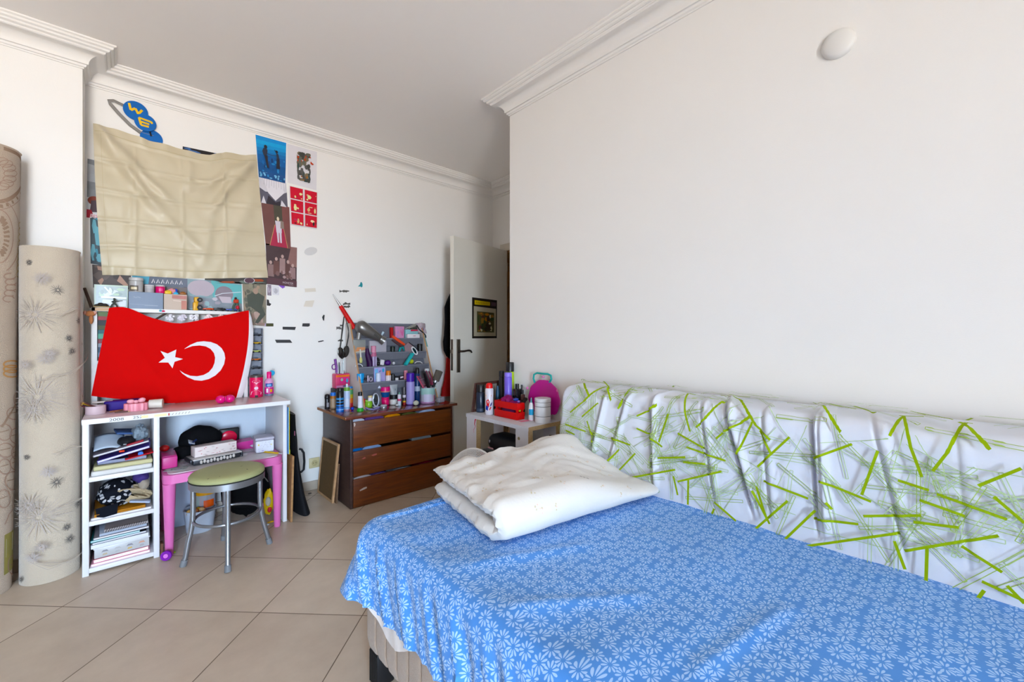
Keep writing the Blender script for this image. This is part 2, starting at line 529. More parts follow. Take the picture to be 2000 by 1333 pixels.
for i in range(len(path)):
    j = (i + 1) % len(path)
    for k in range(nP - 1):
        fs.append((i * nP + k, i * nP + k + 1, j * nP + k + 1, j * nP + k))
b.add(vs, fs); struct(b, 'trim_1', 25)
# tiled skirting along the poster wall, the pier and the recess
m_base = M('#b3a596', 0.4, var=0.05, scale=6)
def base_run(name, segs):
    b = MB(m_base)
    for (x0, y0, x1, y1) in segs:
        b.box(((x0 + x1) / 2, (y0 + y1) / 2, 0.034), (abs(x1 - x0), abs(y1 - y0), 0.068), bev=0.002)
    return struct(b, name)
base_run('baseboard_posters', [(XP, YA - 0.011, XD, YA)])
base_run('baseboard_pier', [(XL, YP - 0.011, XP, YP), (XP, YP, XP + 0.011, YA - 0.011)])
base_run('baseboard_bed', [(XB - 0.011, BACK_Y, XB, YC)])
base_run('baseboard_side', [(XL, BACK_Y, XL + 0.011, YP - 0.011)])
base_run('baseboard_recess', [(XB, YC, XD, YC + 0.011), (XD - 0.011, YC + 0.011, XD, D0 - 0.07)])
# door casing and jamb
b = MB(M('#cfc8bd', 0.45))
b.box((XD - 0.008, (D0 + D1) / 2, DH + 0.03), (0.016, D1 - D0 + 0.16, 0.075), bev=0.004)
b.box((XD - 0.008, D0 - 0.035, DH / 2), (0.016, 0.08, DH), bev=0.004)
b.box((XD - 0.008, D1 + 0.04, DH / 2), (0.016, 0.08, DH), bev=0.004)
struct(b, 'trim_2')
b = MB(wood('6e4d2c', '8a6238', 0.45, (2, 2, 12)))
b.box((XD + 0.075, D0 + 0.012, DH / 2), (0.15, 0.024, DH)); b.box((XD + 0.075, D1 - 0.012, DH / 2), (0.15, 0.024, DH))
b.box((XD + 0.075, (D0 + D1) / 2, DH - 0.012), (0.15, D1 - D0 - 0.05, 0.024))
struct(b, 'trim_3')
# ---------------------------------------------------------------- the open door leaf
HG, FR = Vector((2.884, 3.222, 0)), Vector((2.094, 3.030, 0))
dv = (FR - HG).normalized(); dn = Vector((dv.y, -dv.x, 0))
if dn.dot(-HG) < 0: dn = -dn      # towards the camera
DW = (FR - HG).length
def dmap(s, z, off=0.0):           # s from the free edge
    return FR - dv * s + dn * off + Vector((0, 0, z))
def dbox(mb, s0, s1, z0, z1, o0, o1, m=None):
    vs = [dmap(s, z, o) for s in (s0, s1) for z in (z0, z1) for o in (o0, o1)]
    mb.add(vs, [(0, 1, 3, 2), (4, 6, 7, 5), (0, 4, 5, 1), (2, 3, 7, 6), (0, 2, 6, 4), (1, 5, 7, 3)], m)
m_door = M('#d9d6cd', 0.42, var=0.03, scale=2.2, hex2='#e0ddd4')
b = MB(m_door)
dbox(b, 0, DW, 0.012, 2.06, -0.04, 0)
door = b.build('door_2', None, 0, origin=(FR.x, FR.y, 0)); door['kind'] = 'structure'
m_ant = M('#8b8176', 0.35, metal=0.85, var=0.12, scale=40)
b = MB(m_ant)
zl = onP(893, 690, FR, dn).z
b2 = MB(m_ant)
dbox(b2, -0.002, 0.0, zl - 0.15, zl + 0.12, -0.033, -0.008)
dbox(b2, -0.012, -0.002, zl + 0.0, zl + 0.03, -0.028, -0.014)
b2.build('lock_plate', door, 0)
dbox(b, 0.035, 0.075, zl - 0.17, zl + 0.12, 0.0005, 0.010)
b.build('handle_plate', door, 0)
b = MB(M('#5a524b', 0.3, metal=0.9, var=0.1))
zh = zl + 0.015
b.cyl(dmap(0.055, zh, 0.010), dmap(0.055, zh, 0.045), 0.011, 0.009)
b.tube([dmap(0.05, zh, 0.045), dmap(0.08, zh, 0.05), dmap(0.11, zh + 0.004, 0.052), dmap(0.14, zh + 0.006, 0.052), dmap(0.165, zh + 0.002, 0.052), dmap(0.185, zh - 0.014, 0.05)],
       [0.010, 0.009, 0.008, 0.009, 0.009, 0.006], seg=10)
b.build('door_handle', door)
b = MB(M('#bdb7ab', 0.5))
for z in (0.25, 1.05, 1.85):
    b.cyl(dmap(DW - 0.004, z, -0.002), dmap(DW - 0.004, z + 0.09, -0.002), 0.008)
b.build('hinge', door)
# picture taped on the door
def dpt(px, py):
    return onP(px, py, FR, dn)
P = quadmap(dpt(922, 661.5), dpt(970, 661), dpt(970.5, 587), dpt(922, 581))
b = MB(); m_blk = M('#1d1712', 0.5)
s = paper(b, P, m_blk, 0.0015)
s.poly([(0.09, 0.83), (0.7, 0.84), (0.7, 0.93), (0.09, 0.94)], M('#c9b02c', 0.5))
for i in range(8): s.stroke([(0.15 + i * 0.065, 0.86), (0.165 + i * 0.065, 0.915), (0.185 + i * 0.065, 0.87)], 0.014, M('#6d5a1c'))
s.poly([(0.74, 0.83), (0.95, 0.84), (0.95, 0.93), (0.74, 0.94)], M('#5a4652', 0.5, var=0.3))
s.poly([(0.05, 0.055), (0.95, 0.055), (0.95, 0.77), (0.05, 0.79)], M('#b3ab97', 0.5))
s.poly([(0.17, 0.15), (0.87, 0.15), (0.87, 0.66), (0.17, 0.67)], M('#4c4a2c', 0.5, var=0.3))
s.patches(34, [M(c, 0.5) for c in ('#2f4420', '#7d5b2c', '#b97a24', '#3b2c22', '#c9c2a4', '#5f2f2c', '#31402a', '#8d6a34')], 4, (0.18, 0.16, 0.86, 0.65), (0.04, 0.13))
tag(b.build('poster', None, 0, origin=P(.5, .5)), 'black bordered puzzle picture with a yellow title bar taped on the open door', 'poster')
# ---------------------------------------------------------------- round cover on the bed wall
b = MB(M('#dcdad6', 0.4, var=0.01))
c = onX(1638, 87, XB)
b.lathe([(0.050, 0), (0.0505, 0.006), (0.048, 0.013), (0.040, 0.019), (0.026, 0.0235), (0.012, 0.025), (0.0, 0.0255)], c, (-1, 0, 0), seg=40)
solo(b, 'wall_junction_cover', 'round white domed junction cover high on the bare wall above the bed', 'wall cover', c)
# ---------------------------------------------------------------- socket
b = MB(M('#cfc39b', 0.4)); c = onY(613.5, 904, YA)
b.box((c.x, YA - 0.006, c.z), (0.078, 0.012, 0.078), bev=0.004)
sk = thing('wall_socket', 'yellowed double-pin wall socket low on the wall beside the cork board', 'socket', (c.x, YA, c.z))
b.build('face_plate', sk)
b = MB(M('#b9ad86', 0.5)); b.lathe([(0.022, 0), (0.022, 0.003), (0.019, 0.003), (0.018, -0.002), (0, -0.002)], (c.x, YA - 0.0125, c.z), (0, -1, 0), seg=28)
for dx, dz in ((-0.0095, 0), (0.0095, 0)):
    b.cyl((c.x + dx, YA - 0.0105, c.z + dz), (c.x + dx, YA - 0.0128, c.z + dz), 0.0032, m=M('#3d372c'))
b.build('socket_cup', sk)
# ================================================================ bed
BX0, BX1, BY0, BY1, BZ = 0.62, 1.562, -0.75, 1.45, 0.55
bed = thing('bed', 'upholstered ribbed beige divan bed base with mattress under the blue sheet', 'bed', ((BX0 + BX1) / 2, (BY0 + BY1) / 2, 0))
m_uph = M('#a08d7d', 0.9, var=0.1, scale=60, bump=0.4, bscale=400, sheen=0.3)
b = MB(m_uph)
def ribbed(u, v):
    y = lerp(BY0, BY1 - 0.02, u); k = ((y - 1.43) / 0.073) % 1.0
    x = 0.62 + 0.006 * (abs(k - 0.5) * 2) ** 8
    z = lerp(0.116, 0.43, v)
    e = min(v, 1 - v); x += 0.008 * max(0, 1 - e / 0.05) ** 2
    return Vector((x, y, z))
b.grid(ribbed, 420, 9)
b.box(((0.63 + BX1) / 2, (BY0 + 1.428) / 2, 0.273), (BX1 - 0.63, 1.428 - BY0, 0.314), bev=0.006)
b.build('base', bed, 50)
b = MB(M('#e3e1df', 0.8, var=0.03, bump=0.1))
b.box(((0.632 + BX1) / 2, (BY0 + 1.425) / 2, 0.485), (BX1 - 0.632, 1.425 - BY0, 0.112), bev=0.035)
b.build('mattress', bed)
m_bl = M('#1b1a1b', 0.5)
for (x, y) in ((0.658, 1.388), (1.5, 1.388), (0.665, BY0 + 0.1), (1.5, BY0 + 0.1)):
    b = MB(m_bl)
    b.box((x, y, 0.058), (0.060, 0.060, 0.116), bev=0.004)
    for i in range(7):
        b.box((x, y - 0.026 + i * 0.0087, 0.056), (0.0640, 0.0038, 0.108))
    b.build('leg', bed)
# ---------------------------------------------------------------- daisy print cloth
def daisy_mat():
    m = bpy.data.materials.new('daisy_cotton'); m.use_nodes = True
    N, L = m.node_tree.nodes, m.node_tree.links
    b = N['Principled BSDF']; b.inputs['Roughness'].default_value = 0.75; b.inputs['Sheen Weight'].default_value = 0.15
    def mth(op, a, c=None, cl=False):
        n = N.new('ShaderNodeMath'); n.operation = op; n.use_clamp = cl
        for i, x in enumerate((a, c)):
            if x is None: continue
            if isinstance(x, (int, float)): n.inputs[i].default_value = x
            else: L.new(x, n.inputs[i])
        return n.outputs[0]
    uv = N.new('ShaderNodeUVMap'); uv.uv_map = 'cloth'
    sc_ = N.new('ShaderNodeVectorMath'); sc_.operation = 'SCALE'; sc_.inputs[3].default_value = 1 / 0.0365
    L.new(uv.outputs[0], sc_.inputs[0])
    mask = None
    vo = N.new('ShaderNodeTexVoronoi'); vo.voronoi_dimensions = '2D'; vo.inputs['Scale'].default_value = 1.0; vo.inputs['Randomness'].default_value = 0.34
    L.new(sc_.outputs[0], vo.inputs['Vector'])
    df = N.new('ShaderNodeVectorMath'); df.operation = 'SUBTRACT'
    L.new(sc_.outputs[0], df.inputs[0]); L.new(vo.outputs['Position'], df.inputs[1])
    sp = N.new('ShaderNodeSeparateXYZ'); L.new(df.outputs[0], sp.inputs[0])
    scol = N.new('ShaderNodeSeparateColor'); L.new(vo.outputs['Color'], scol.inputs[0])
    ang = mth('ADD', mth('ARCTAN2', sp.outputs['Y'], sp.outputs['X']), mth('MULTIPLY', scol.outputs[0], 6.28))
    r = vo.outputs['Distance']
    q = mth('DIVIDE', mth('SUBTRACT', r, 0.13), 0.38)
    qc = mth('MAXIMUM', mth('MINIMUM', q, 1.0), 0.0)
    prof_ = mth('POWER', mth('SINE', mth('MULTIPLY', mth('POWER', qc, 0.85), PI)), 0.7)
    pet = mth('ADD', mth('MULTIPLY', mth('COSINE', mth('MULTIPLY', ang, 10.0)), 0.5), 0.5)
    edge = mth('SUBTRACT', mth('ADD', pet, mth('MULTIPLY', prof_, 0.74)), 1.0)
    mr = N.new('ShaderNodeMapRange'); mr.inputs['From Min'].default_value = 0.02; mr.inputs['From Max'].default_value = 0.12
    L.new(edge, mr.inputs['Value'])
    nz = N.new('ShaderNodeTexNoise'); nz.inputs['Scale'].default_value = 0.35; L.new(sc_.outputs[0], nz.inputs['Vector'])
    mb_ = N.new('ShaderNodeMix'); mb_.data_type = 'RGBA'; mb_.inputs[6].default_value = lin('#5088d2'); mb_.inputs[7].default_value = lin('#6097de')
    L.new(nz.outputs['Fac'], mb_.inputs[0])
    mx = N.new('ShaderNodeMix'); mx.data_type = 'RGBA'; mx.inputs[7].default_value = lin('#a6c4ea')
    L.new(mr.outputs[0], mx.inputs[0]); L.new(mb_.outputs[2], mx.inputs[6]); L.new(mx.outputs[2], b.inputs['Base Color'])
    wv = N.new('ShaderNodeTexNoise'); wv.inputs['Scale'].default_value = 9.0; L.new(sc_.outputs[0], wv.inputs['Vector'])
    bp = N.new('ShaderNodeBump'); bp.inputs['Strength'].default_value = 0.05; bp.inputs['Distance'].default_value = 0.003
    L.new(wv.outputs['Fac'], bp.inputs['Height']); L.new(bp.outputs[0], b.inputs['Normal'])
    return m
# outline of the mattress top seen from above: near side, rounded foot corner, foot end
def outline():
    rc, pts = 0.06, []
    y = BY0
    while y < BY1 - rc:
        pts.append((BX0, y, -1, 0)); y += 0.0125
    for i in range(26):
        t = PI - (PI / 2) * i / 25
        pts.append((BX0 + rc + rc * math.cos(t), BY1 - rc + rc * math.sin(t), math.cos(t), math.sin(t)))
    x = BX0 + rc + 0.0125
    while x < BX1 - 0.04:
        pts.append((x, BY1, 0, 1)); x += 0.0125
    return pts
def drape(mb, hem, lift, fold_amp, uvs=None, s0=None, s1=None, top=True):
    pts = outline(); n = len(pts)
    acc, S = 0, [0]
    for i in range(1, n):
        acc += math.dist(pts[i][:2], pts[i - 1][:2]); S.append(acc)
    s_c = BY1 - BY0 - 0.013                       # arc length at the foot corner
    def folds(i, d):
        s = S[i] - s_c                             # negative along the side, positive along the foot end
        a = smooth01((d - 0.02) / 0.12)
        sl = s + d * (0.45 if s < 0 else -0.2) + 0.02 * ns(s * 5, d * 4, 9)
        f = 0.42 * math.sin(2 * PI * sl / 0.126 + 1.1) + 0.34 * math.sin(2 * PI * sl / 0.067 + 0.6) + 0.20 * math.sin(2 * PI * sl / 0.031) + 0.55 * ns(sl * 9, d * 3, 2.0)
        f = f + 0.3 * abs(f)
        return fold_amp * a * f * (1.0 if abs(s) < 0.9 else 0.7)
    rows = []; uvr = []
    K = 26
    for k in range(K + 1):
        row, ur = [], []
        for i, (x, y, nx, ny) in enumerate(pts):
            s = S[i] - s_c
            H = BZ - hem(s)
            d = k / K * (H + 0.02)                 # distance travelled over the edge
            rr = 0.045
            if d < rr * PI / 2:
                o = rr * math.sin(d / rr) - rr; z = BZ - rr * (1 - math.cos(d / rr))
            else:
                o = 0; z = BZ - rr - (d - rr * PI / 2)
            fl = math.exp(-(s / 0.085) ** 2)
            o += folds(i, d) + 0.012 + 0.055 * fl * (d / H) ** 1.4 + 0.018 * (d / H)
            px, py = x + nx * (o + lift), y + ny * (o + lift)
            z += 0.004 * ns(px * 6, py * 6, 3) * smooth01(d / 0.05)
            row.append(Vector((px, py, z + lift))); ur.append((x + nx * (d - 0.045), y + ny * (d - 0.045)))
        rows.append(row); uvr.append(ur)
    if top:
        K2 = 70
        for k in range(1, K2 + 1):
            t = k / K2; row, ur = [], []
            for i, (x, y, nx, ny) in enumerate(pts):
                ax, ay = x - nx * 0.045, y - ny * 0.045
                cx = BX1 + 0.008
                cy = min(ay, 1.30) if ny < 0.5 else 1.30 + 0.1 * (x - BX0) / (BX1 - BX0)
                px, py = lerp(ax, cx, t), lerp(ay, cy, t)
                e = min(px - BX0, BY1 - py)
                w = 0.005 * ns(px * 4, py * 4) + 0.0035 * ns(px * 11, py * 7, 5)
                w += 0.006 * math.exp(-max(0, e) / 0.16) * math.sin((S[i] - s_c) * 26 + e * 10) * (1 if e > 0 else 0)
                # the long soft crease in front of the quilt and the one at the lower edge of view
                for (xa, ya, xb, yb, am, wd) in ((0.72, 0.95, 1.05, 0.80, 0.006, 0.02), (0.80, 0.36, 1.15, 0.30, 0.007, 0.016), (0.66, 0.75, 0.95, 0.55, 0.006, 0.02), (1.25, 0.72, 1.52, 0.86, 0.003, 0.010)):
                    dx, dy = xb - xa, yb - ya; l2 = dx * dx + dy * dy
                    tt = ((px - xa) * dx + (py - ya) * dy) / l2
                    if -0.1 < tt < 1.1:
                        dd = abs((px - xa) * dy - (py - ya) * dx) / math.sqrt(l2)
                        w += am * math.exp(-(dd / wd) ** 2) * smooth01((tt + 0.1) / 0.2) * smooth01((1.1 - tt) / 0.2)
                row.append(Vector((px, py, BZ + lift + w * smooth01(e / 0.03 + 0.2)))); ur.append((px, py))
            rows.insert(0, row); uvr.insert(0, ur)
    i0 = 0 if s0 is None else min(i for i in range(n) if S[i] - s_c >= s0)
    i1 = n if s1 is None else max(i for i in range(n) if S[i] - s_c <= s1)
    rows = [r[i0:i1] for r in rows]; uvr = [r[i0:i1] for r in uvr]
    w = i1 - i0
    mb.add([p for r in rows for p in r], [(j * w + i, j * w + i + 1, (j + 1) * w + i + 1, (j + 1) * w + i) for j in range(len(rows) - 1) for i in range(w - 1)])
    if uvs is not None:
        for r in uvr: uvs += r
m_daisy = daisy_mat()
def hem_blue(s):
    return 0.318 + 0.006 * math.sin(s * 9) - 0.02 * smooth01((-s - 0.25) / 0.5) - (0.02 * smooth01(s / 0.1) if s > 0 else 0)
b = MB(m_daisy); b.uv = []
drape(b, hem_blue, 0.004, 0.0125, b.uv)
sheet = solo(b, 'bed_sheet', 'blue bed sheet printed all over with pale daisies hanging over the bed edge', 'bed sheet', (1.1, 0.3, BZ), smooth=60)
b = MB(M('#d9d4d2', 0.85, var=0.03, bump=0.08))
drape(b, lambda s: 0.345 - 0.090 * math.exp(-((s + 0.24) / 0.13) ** 2) + 0.004 * math.sin(s * 12), -0.013, 0.003, None, -0.50, -0.06, top=False)
b.build('under_sheet', bed, 60)
# ---------------------------------------------------------------- folded quilt
QA = Vector((0.815, 0.968, 0)); qu = Vector((0.988, -0.150, 0)).normalized(); qv = Vector((0.185, 0.98, 0)).normalized()
QL, QW, QZ = 0.755, 0.50, BZ + 0.012
def quilt_section(nl=34):
    """closed outline (y, z) of the doubled quilt: under layer, round fold at the near edge, upper layer"""
    c = []
    t1, t2 = 0.028, 0.031
    R = 0.037
    for i in range(nl):
        y = lerp(QW * 0.985, R, i / (nl - 1)); c.append((y, t1, 0, -1, t1 * (0.62 + 0.38 * smooth01((QW - y) / 0.05))))
    for i in range(1, 14):
        a = PI * i / 14; c.append((R - R * 1.0 * math.sin(a), t1 + R * (1 - math.cos(a)), -math.sin(a), -math.cos(a), lerp(t1, t2, i / 14)))
    for i in range(nl):
        y = lerp(R, QW, i / (nl - 1)); c.append((y, t1 + 2 * R, 0, 1, t2 * (0.62 + 0.38 * smooth01((QW - y) / 0.05))))
    outer = [(y + ny * t, z + nz * t) for y, z, ny, nz, t in c]
    inner = [(y - ny * t * 0.93, z - nz * t * 0.93) for y, z, ny, nz, t in c]
    return outer, inner
qo, qi = quilt_section()
ctr = [((a[0] + b_[0]) / 2, (a[1] + b_[1]) / 2) for a, b_ in zip(qo, qi)]
ring = qo + qi[::-1]; rc_ = ctr + ctr[::-1]
nR, nC = len(ring), 72
b = MB(); m_q = M('#d6d3cf', 0.85, var=0.03, scale=7, bump=0.15, bscale=90, sheen=0.2)
vs = []
cols = []
for j in range(nC + 1):
    x = QL * j / nC
    e = min(x, QL - x)
    k = 0.10; k += (1 - k) * min(1, math.sqrt(max(0, 1 - (1 - min(1, e / 0.04)) ** 2)))
    col = []
    for i in range(nR):
        (y, z), (cy, cz) = ring[i], rc_[i]
        yy, zz = cy + (y - cy) * k, cz + (z - cz) * k
        out = i < nR / 2
        upper = out and i > nR * 0.31
        xx = x
        edge = math.exp(-x / 0.10)
        wr = 0.0
        if upper:
            wr = 0.013 * ns(x * 6, yy * 6, 1.5) + 0.011 * ns(x * 4.5, yy * 19 + 3 * ns(x * 3, yy * 3), 4) + 0.004 * ns(x * 26, yy * 30, 2)
            wr += 0.020 * math.exp(-((yy - 0.36) / 0.14) ** 2) * smooth01((x - 0.25) / 0.4) - 0.012 * math.exp(-((x - 0.05) / 0.08) ** 2) * smooth01(yy / 0.3)
            wr += 0.010 * math.exp(-((x - 0.40) / 0.05) ** 2) * smooth01((yy - 0.35) / 0.12)
            wr += 0.0045 * math.sin(yy * 120 + 8 * ns(yy * 7, 1.0)) * math.exp(-x / 0.07) + 0.012 * ns(yy * 6, 2.5) * smooth01((yy - 0.40) / 0.1)
            zz += wr
        elif out:
            yy += 0.005 * ns(x * 9, zz * 20)
            zz += 0.004 * math.sin(yy * 130 + 5 * ns(yy * 8, 6.0)) * math.exp(-x / 0.07)
        # gathered ends: small pleats on the open end
        pl = (0.0030 * math.sin(yy * 210 + 7 * ns(yy * 7, zz * 12)) + 0.004 * ns(yy * 40, zz * 20)) * edge * (1 if not upper else 0.5)
        xx += pl + 0.014 * ns(yy * 5, zz * 4, 7) * edge - (0.018 * smooth01((zz - 0.08) / 0.06) * math.exp(-x / 0.15) * -0.6)
        xx = xx + (0.014 * math.exp(-(yy / 0.05) ** 2) * (1 if zz < 0.06 else 0.2) * edge)      # near corner pulled back
        sag = -0.010 * smooth01((x - 0.45) / 0.25) * (1 if upper else 0) * smooth01((0.25 - yy) / 0.25)
        tp = 1 - 0.62 * smooth01((x - 0.30) / (QL - 0.30)) * smooth01((0.42 - yy) / 0.40)
        zz = max(0.0, zz) * tp
        zz += 0.035 * smooth01((x - 0.50) / 0.25) * smooth01((yy - 0.26) / 0.2)
        p = QA + qu * (xx * (1 - 0.146 * max(0, yy) / QW)) + qv * yy + Vector((0, 0, QZ + max(0.0, zz + sag)))
        col.append(p)
    cols.append(col)
for col in cols: vs += col
fs = [(j * nR + i, j * nR + (i + 1) % nR, (j + 1) * nR + (i + 1) % nR, (j + 1) * nR + i) for j in range(nC) for i in range(nR)]
h_ = nR // 2
for j in (0, nC):
    for i in range(h_ - 1):
        q = (j * nR + i, j * nR + i + 1, j * nR + nR - 2 - i, j * nR + nR - 1 - i)
        fs.append(q if j == 0 else q[::-1])
b.add(vs, fs, m_q)
# faint peach sprigs printed on the upper side and a small dark stain
rd = random.Random(5); m_sp, m_sp2 = M('#d8c3b4', 0.85), M('#cfc4a8', 0.85)
up0, up1 = int(nR * 0.31), h_ - 2
def qsurf(i, j, off):
    i0, j0 = int(i), int(j); a, c_ = i - i0, j - j0
    p = cols[j0][i0].lerp(cols[j0][i0 + 1], a).lerp(cols[j0 + 1][i0].lerp(cols[j0 + 1][i0 + 1], a), c_)
    t1 = cols[j0 + 1][i0] - cols[j0][i0]; t2 = cols[j0][i0 + 1] - cols[j0][i0]
    n = t1.cross(t2).normalized(); n = n if n.z > -0.2 and n.dot(EYE - p) > 0 else -n
    return p + n * off
for _ in range(58):
    i, j = rd.uniform(up0 - 10, up1 - 1), rd.uniform(4, nC - 4)
    for k in range(4):
        ci, cj = i + rd.uniform(-0.7, 0.7), j + rd.uniform(-0.9, 0.9)
        m_ = rd.choice((m_sp, m_sp2))
        b.add([qsurf(ci + 0.22 * math.cos(t), cj + 0.3 * math.sin(t), 0.0011) for t in (0, 1.2, 2.4, 3.6, 4.8)], [(0, 1, 2, 3, 4)], m_)
for k in range(3):
    ci, cj = up0 - 3.0 + 0.9 * k, 40 - 0.3 * k
    b.add([qsurf(ci + 0.5 * math.cos(t), cj + 0.24 * math.sin(t), 0.0012) for t in (0, 1.2, 2.4, 3.6, 4.8)], [(0, 1, 2, 3, 4)], M('#4a4344', 0.9))
solo(b, 'quilt', 'thick off-white quilt folded double on the blue bed sheet', 'quilt', (1.15, 1.15, BZ), smooth=70)
# ---------------------------------------------------------------- backrest with its printed throw
CY0, CY1 = -0.75, 1.425
bk = thing('sofa_backrest', 'long padded backrest standing between the bed and the bare wall', 'backrest', (1.74, 0.3, 0))
b = MB(M('#5d4a3c', 0.8))
b.box((1.745, (CY0 + CY1) / 2 - 0.02, 0.49), (0.20, CY1 - CY0 - 0.06, 0.80), bev=0.03)
b.build('cushion', bk)
for y in (CY0 + 0.1, CY1 - 0.12):
    b = MB(wood('3f2a1c', '5a3c26', 0.5)); b.box((1.745, y, 0.045), (0.18, 0.06, 0.09)); b.build('foot', bk)
pf = []                                              # profile (x, z): up the front, over the top, to the wall
for i in range(12): pf.append((lerp(1.576, 1.612, i / 11), lerp(0.535, 0.885, i / 11)))
for i in range(1, 11):
    a = PI / 2 * i / 10; pf.append((1.612 + 0.045 * (1 - math.cos(a)), 0.885 + 0.050 * math.sin(a)))
for i in range(1, 8): pf.append((lerp(1.657, 1.856, i / 7), 0.935 + 0.006 * math.sin(PI * i / 7)))
pl_ = [0]
for a, c in zip(pf, pf[1:]): pl_.append(pl_[-1] + math.dist(a, c))
VT = pl_[-1]
def prof_at(v):
    v = max(0, min(VT - 1e-6, v))
    for i in range(len(pl_) - 1):
        if v <= pl_[i + 1]:
            t = (v - pl_[i]) / (pl_[i + 1] - pl_[i])
            x, z = lerp(pf[i][0], pf[i + 1][0], t), lerp(pf[i][1], pf[i + 1][1], t)
            dx, dz = pf[i + 1][0] - pf[i][0], pf[i + 1][1] - pf[i][1]; l = math.hypot(dx, dz)
            return x, z, -dz / l, dx / l
def vz(z):                                            # profile length at a height on the front
    return (z - 0.535) / 0.35 * pl_[11]
def fy(px, py):
    p = onP(px, py, (1.572, 0, 0.50), (0.385, 0, -0.040)); return p.y, vz(p.z)
creases = []
for (tx, ty, bx, by, dp) in ((1181, 775, 1152, 905, .024), (1222, 785, 1187, 915, .020), (1274, 785, 1277, 960, .028), (1371, 800, 1396, 965, .013), (1417, 800, 1480, 1030, .026),
                             (1490, 810, 1506, 1000, .010), (1588, 830, 1603, 1080, .026), (1601, 840, 1612, 1080, .012), (1712, 850, 1750, 1000, .009), (1870, 860, 1890, 1050, .004)):
    y0, v0 = fy(tx, ty); y1, v1 = fy(bx, by)
    creases.append((y0, v0, y1, v1, dp))
def throw(y, v, off=0.0):
    x, z, nx, nz = prof_at(v)
    d = 0.010
    fr = smooth01((v - 0.02) / 0.1) * (1 - 0.75 * smooth01((v - vz(0.90)) / 0.12))
    for (y0, v0, y1, v1, dp) in creases:
        yc = y0 + (y1 - y0) * (v - v0) / (v1 - v0)
        t = y - yc                                    # positive = towards the foot end (left in view)
        d += dp * fr * (0.55 * math.exp(-((t + 0.012) / 0.013) ** 2) - 0.75 * math.exp(-((t - 0.003) / 0.0050) ** 2) - 0.16 * math.exp(-((t - 0.030) / 0.030) ** 2))
    d += 0.004 * ns(y * 5, v * 3, 1) + 0.0018 * ns(y * 14, v * 5, 2)
    ex = smooth01((y - (CY1 - 0.07)) / 0.07)          # gathered, rounded end
    inset = 0.055 * ex ** 3
    d -= 0.030 * ex ** 2
    yy = y - 0.01 * ex + 0.010 * ns(v * 6, 3.3) * ex
    return Vector((x + nx * (d + off) + inset * 0.3, yy, z + nz * (d + off) - 0.02 * ex ** 2))
b = MB(); m_thr = M('#d3d6df', 0.8, var=0.02, bump=0.06, sheen=0.15)
b.grid(lambda u, v: throw(lerp(CY0, CY1, u), v * VT), 620, 56, m_thr)
# end flap hanging at the foot end
def flap(u, v):
    p = throw(CY1, lerp(vz(0.60), VT, u)); lo = 0.60 + 0.10 * ns(u * 4, 1) - 0.05 * u
    zz = lerp(p.z, max(lo, 0.56), v) if p.z > 0.60 else p.z - 0.02 * v
    return Vector((p.x + 0.012 * math.sin(u * 22) * v, p.y + 0.015 * math.sin(v * 3) + 0.018 * math.sin(u * 20) * v, zz))
b.grid(flap, 40, 14, m_thr)
m_g1, m_g2, m_g3 = M('#8fa61a', 0.8), M('#9fb46a', 0.8, var=0.04), M('#b3c79a', 0.8, var=0.04)
sk2 = Skin(b, lambda y, v, o=0.0: throw(y, v, o), step=0.00002, start=0.0008)
sticks = [(465,290,505,170),(370,180,455,142),(575,112,597,245),(555,130,580,112),(622,228,710,148),(765,130,935,280),(735,245,850,190),(795,340,857,208),(705,275,735,250),(545,252,660,318),
 (880,393,1015,268),(890,240,940,340),(582,310,745,368),(568,373,660,382),(460,356,578,353),(340,440,535,405),(290,415,365,337),(235,390,297,320),(260,272,345,302),(90,165,140,90),(90,68,170,105),
 (140,183,205,125),(370,232,420,255),(425,265,480,310),(545,455,730,412),(527,432,545,512),(590,445,588,552),(905,452,1093,527),(858,492,932,632),(875,475,915,600),(870,655,1008,535),(995,698,1120,578),
 (700,540,790,620),(690,590,700,568),(1080,725,1480,668),(1115,610,1305,632),(1110,358,1278,297),(1105,200,1230,255),(1140,450,1358,538),(1170,540,1195,570),(1318,510,1385,325),(1278,182,1330,243),
 (1435,275,1475,245),(1445,248,1575,225),(1465,250,1570,435),(1615,410,1755,285),(1755,285,1783,283),(1720,262,1855,333),(1805,470,1985,397),(1325,598,1568,595),(1470,448,1600,490),
 (1632,505,1925,610),(1560,530,1750,598),(1535,622,1725,645),(1870,515,1998,625),(1497,742,1890,678),(1455,702,1500,820),(1592,728,1587,882),(1735,722,1905,830),(1820,868,2000,950),(1925,885,1998,960),
 (1800,945,1830,905),(215,60,260,120),(250,105,290,150),(70,215,155,245),(70,240,110,258),(75,330,130,290),(160,200,190,290)]
def cover_stroke(y0, v0, y1, v1, w, m):
    n = max(2, int(math.hypot(y1 - y0, v1 - v0) / 0.006))
    sk2.stroke([(lerp(y0, y1, i / n), lerp(v0, v1, i / n)) for i in range(n + 1)], w, m)
def hollow(y, v, a, ln, w, m, lw):
    dy, dv_ = math.cos(a), math.sin(a); nx, nv = -dv_ * w / 2, dy * w / 2
    A, B = (y - dy * ln / 2, v - dv_ * ln / 2), (y + dy * ln / 2, v + dv_ * ln / 2)
    for s in (1, -1):
        cover_stroke(A[0] + nx * s, A[1] + nv * s, B[0] + nx * s, B[1] + nv * s, lw, m)
    cover_stroke(A[0] - nx, A[1] - nv, A[0] + nx, A[1] + nv, lw, m); cover_stroke(B[0] - nx, B[1] - nv, B[0] + nx, B[1] + nv, lw, m)
rd = random.Random(11)
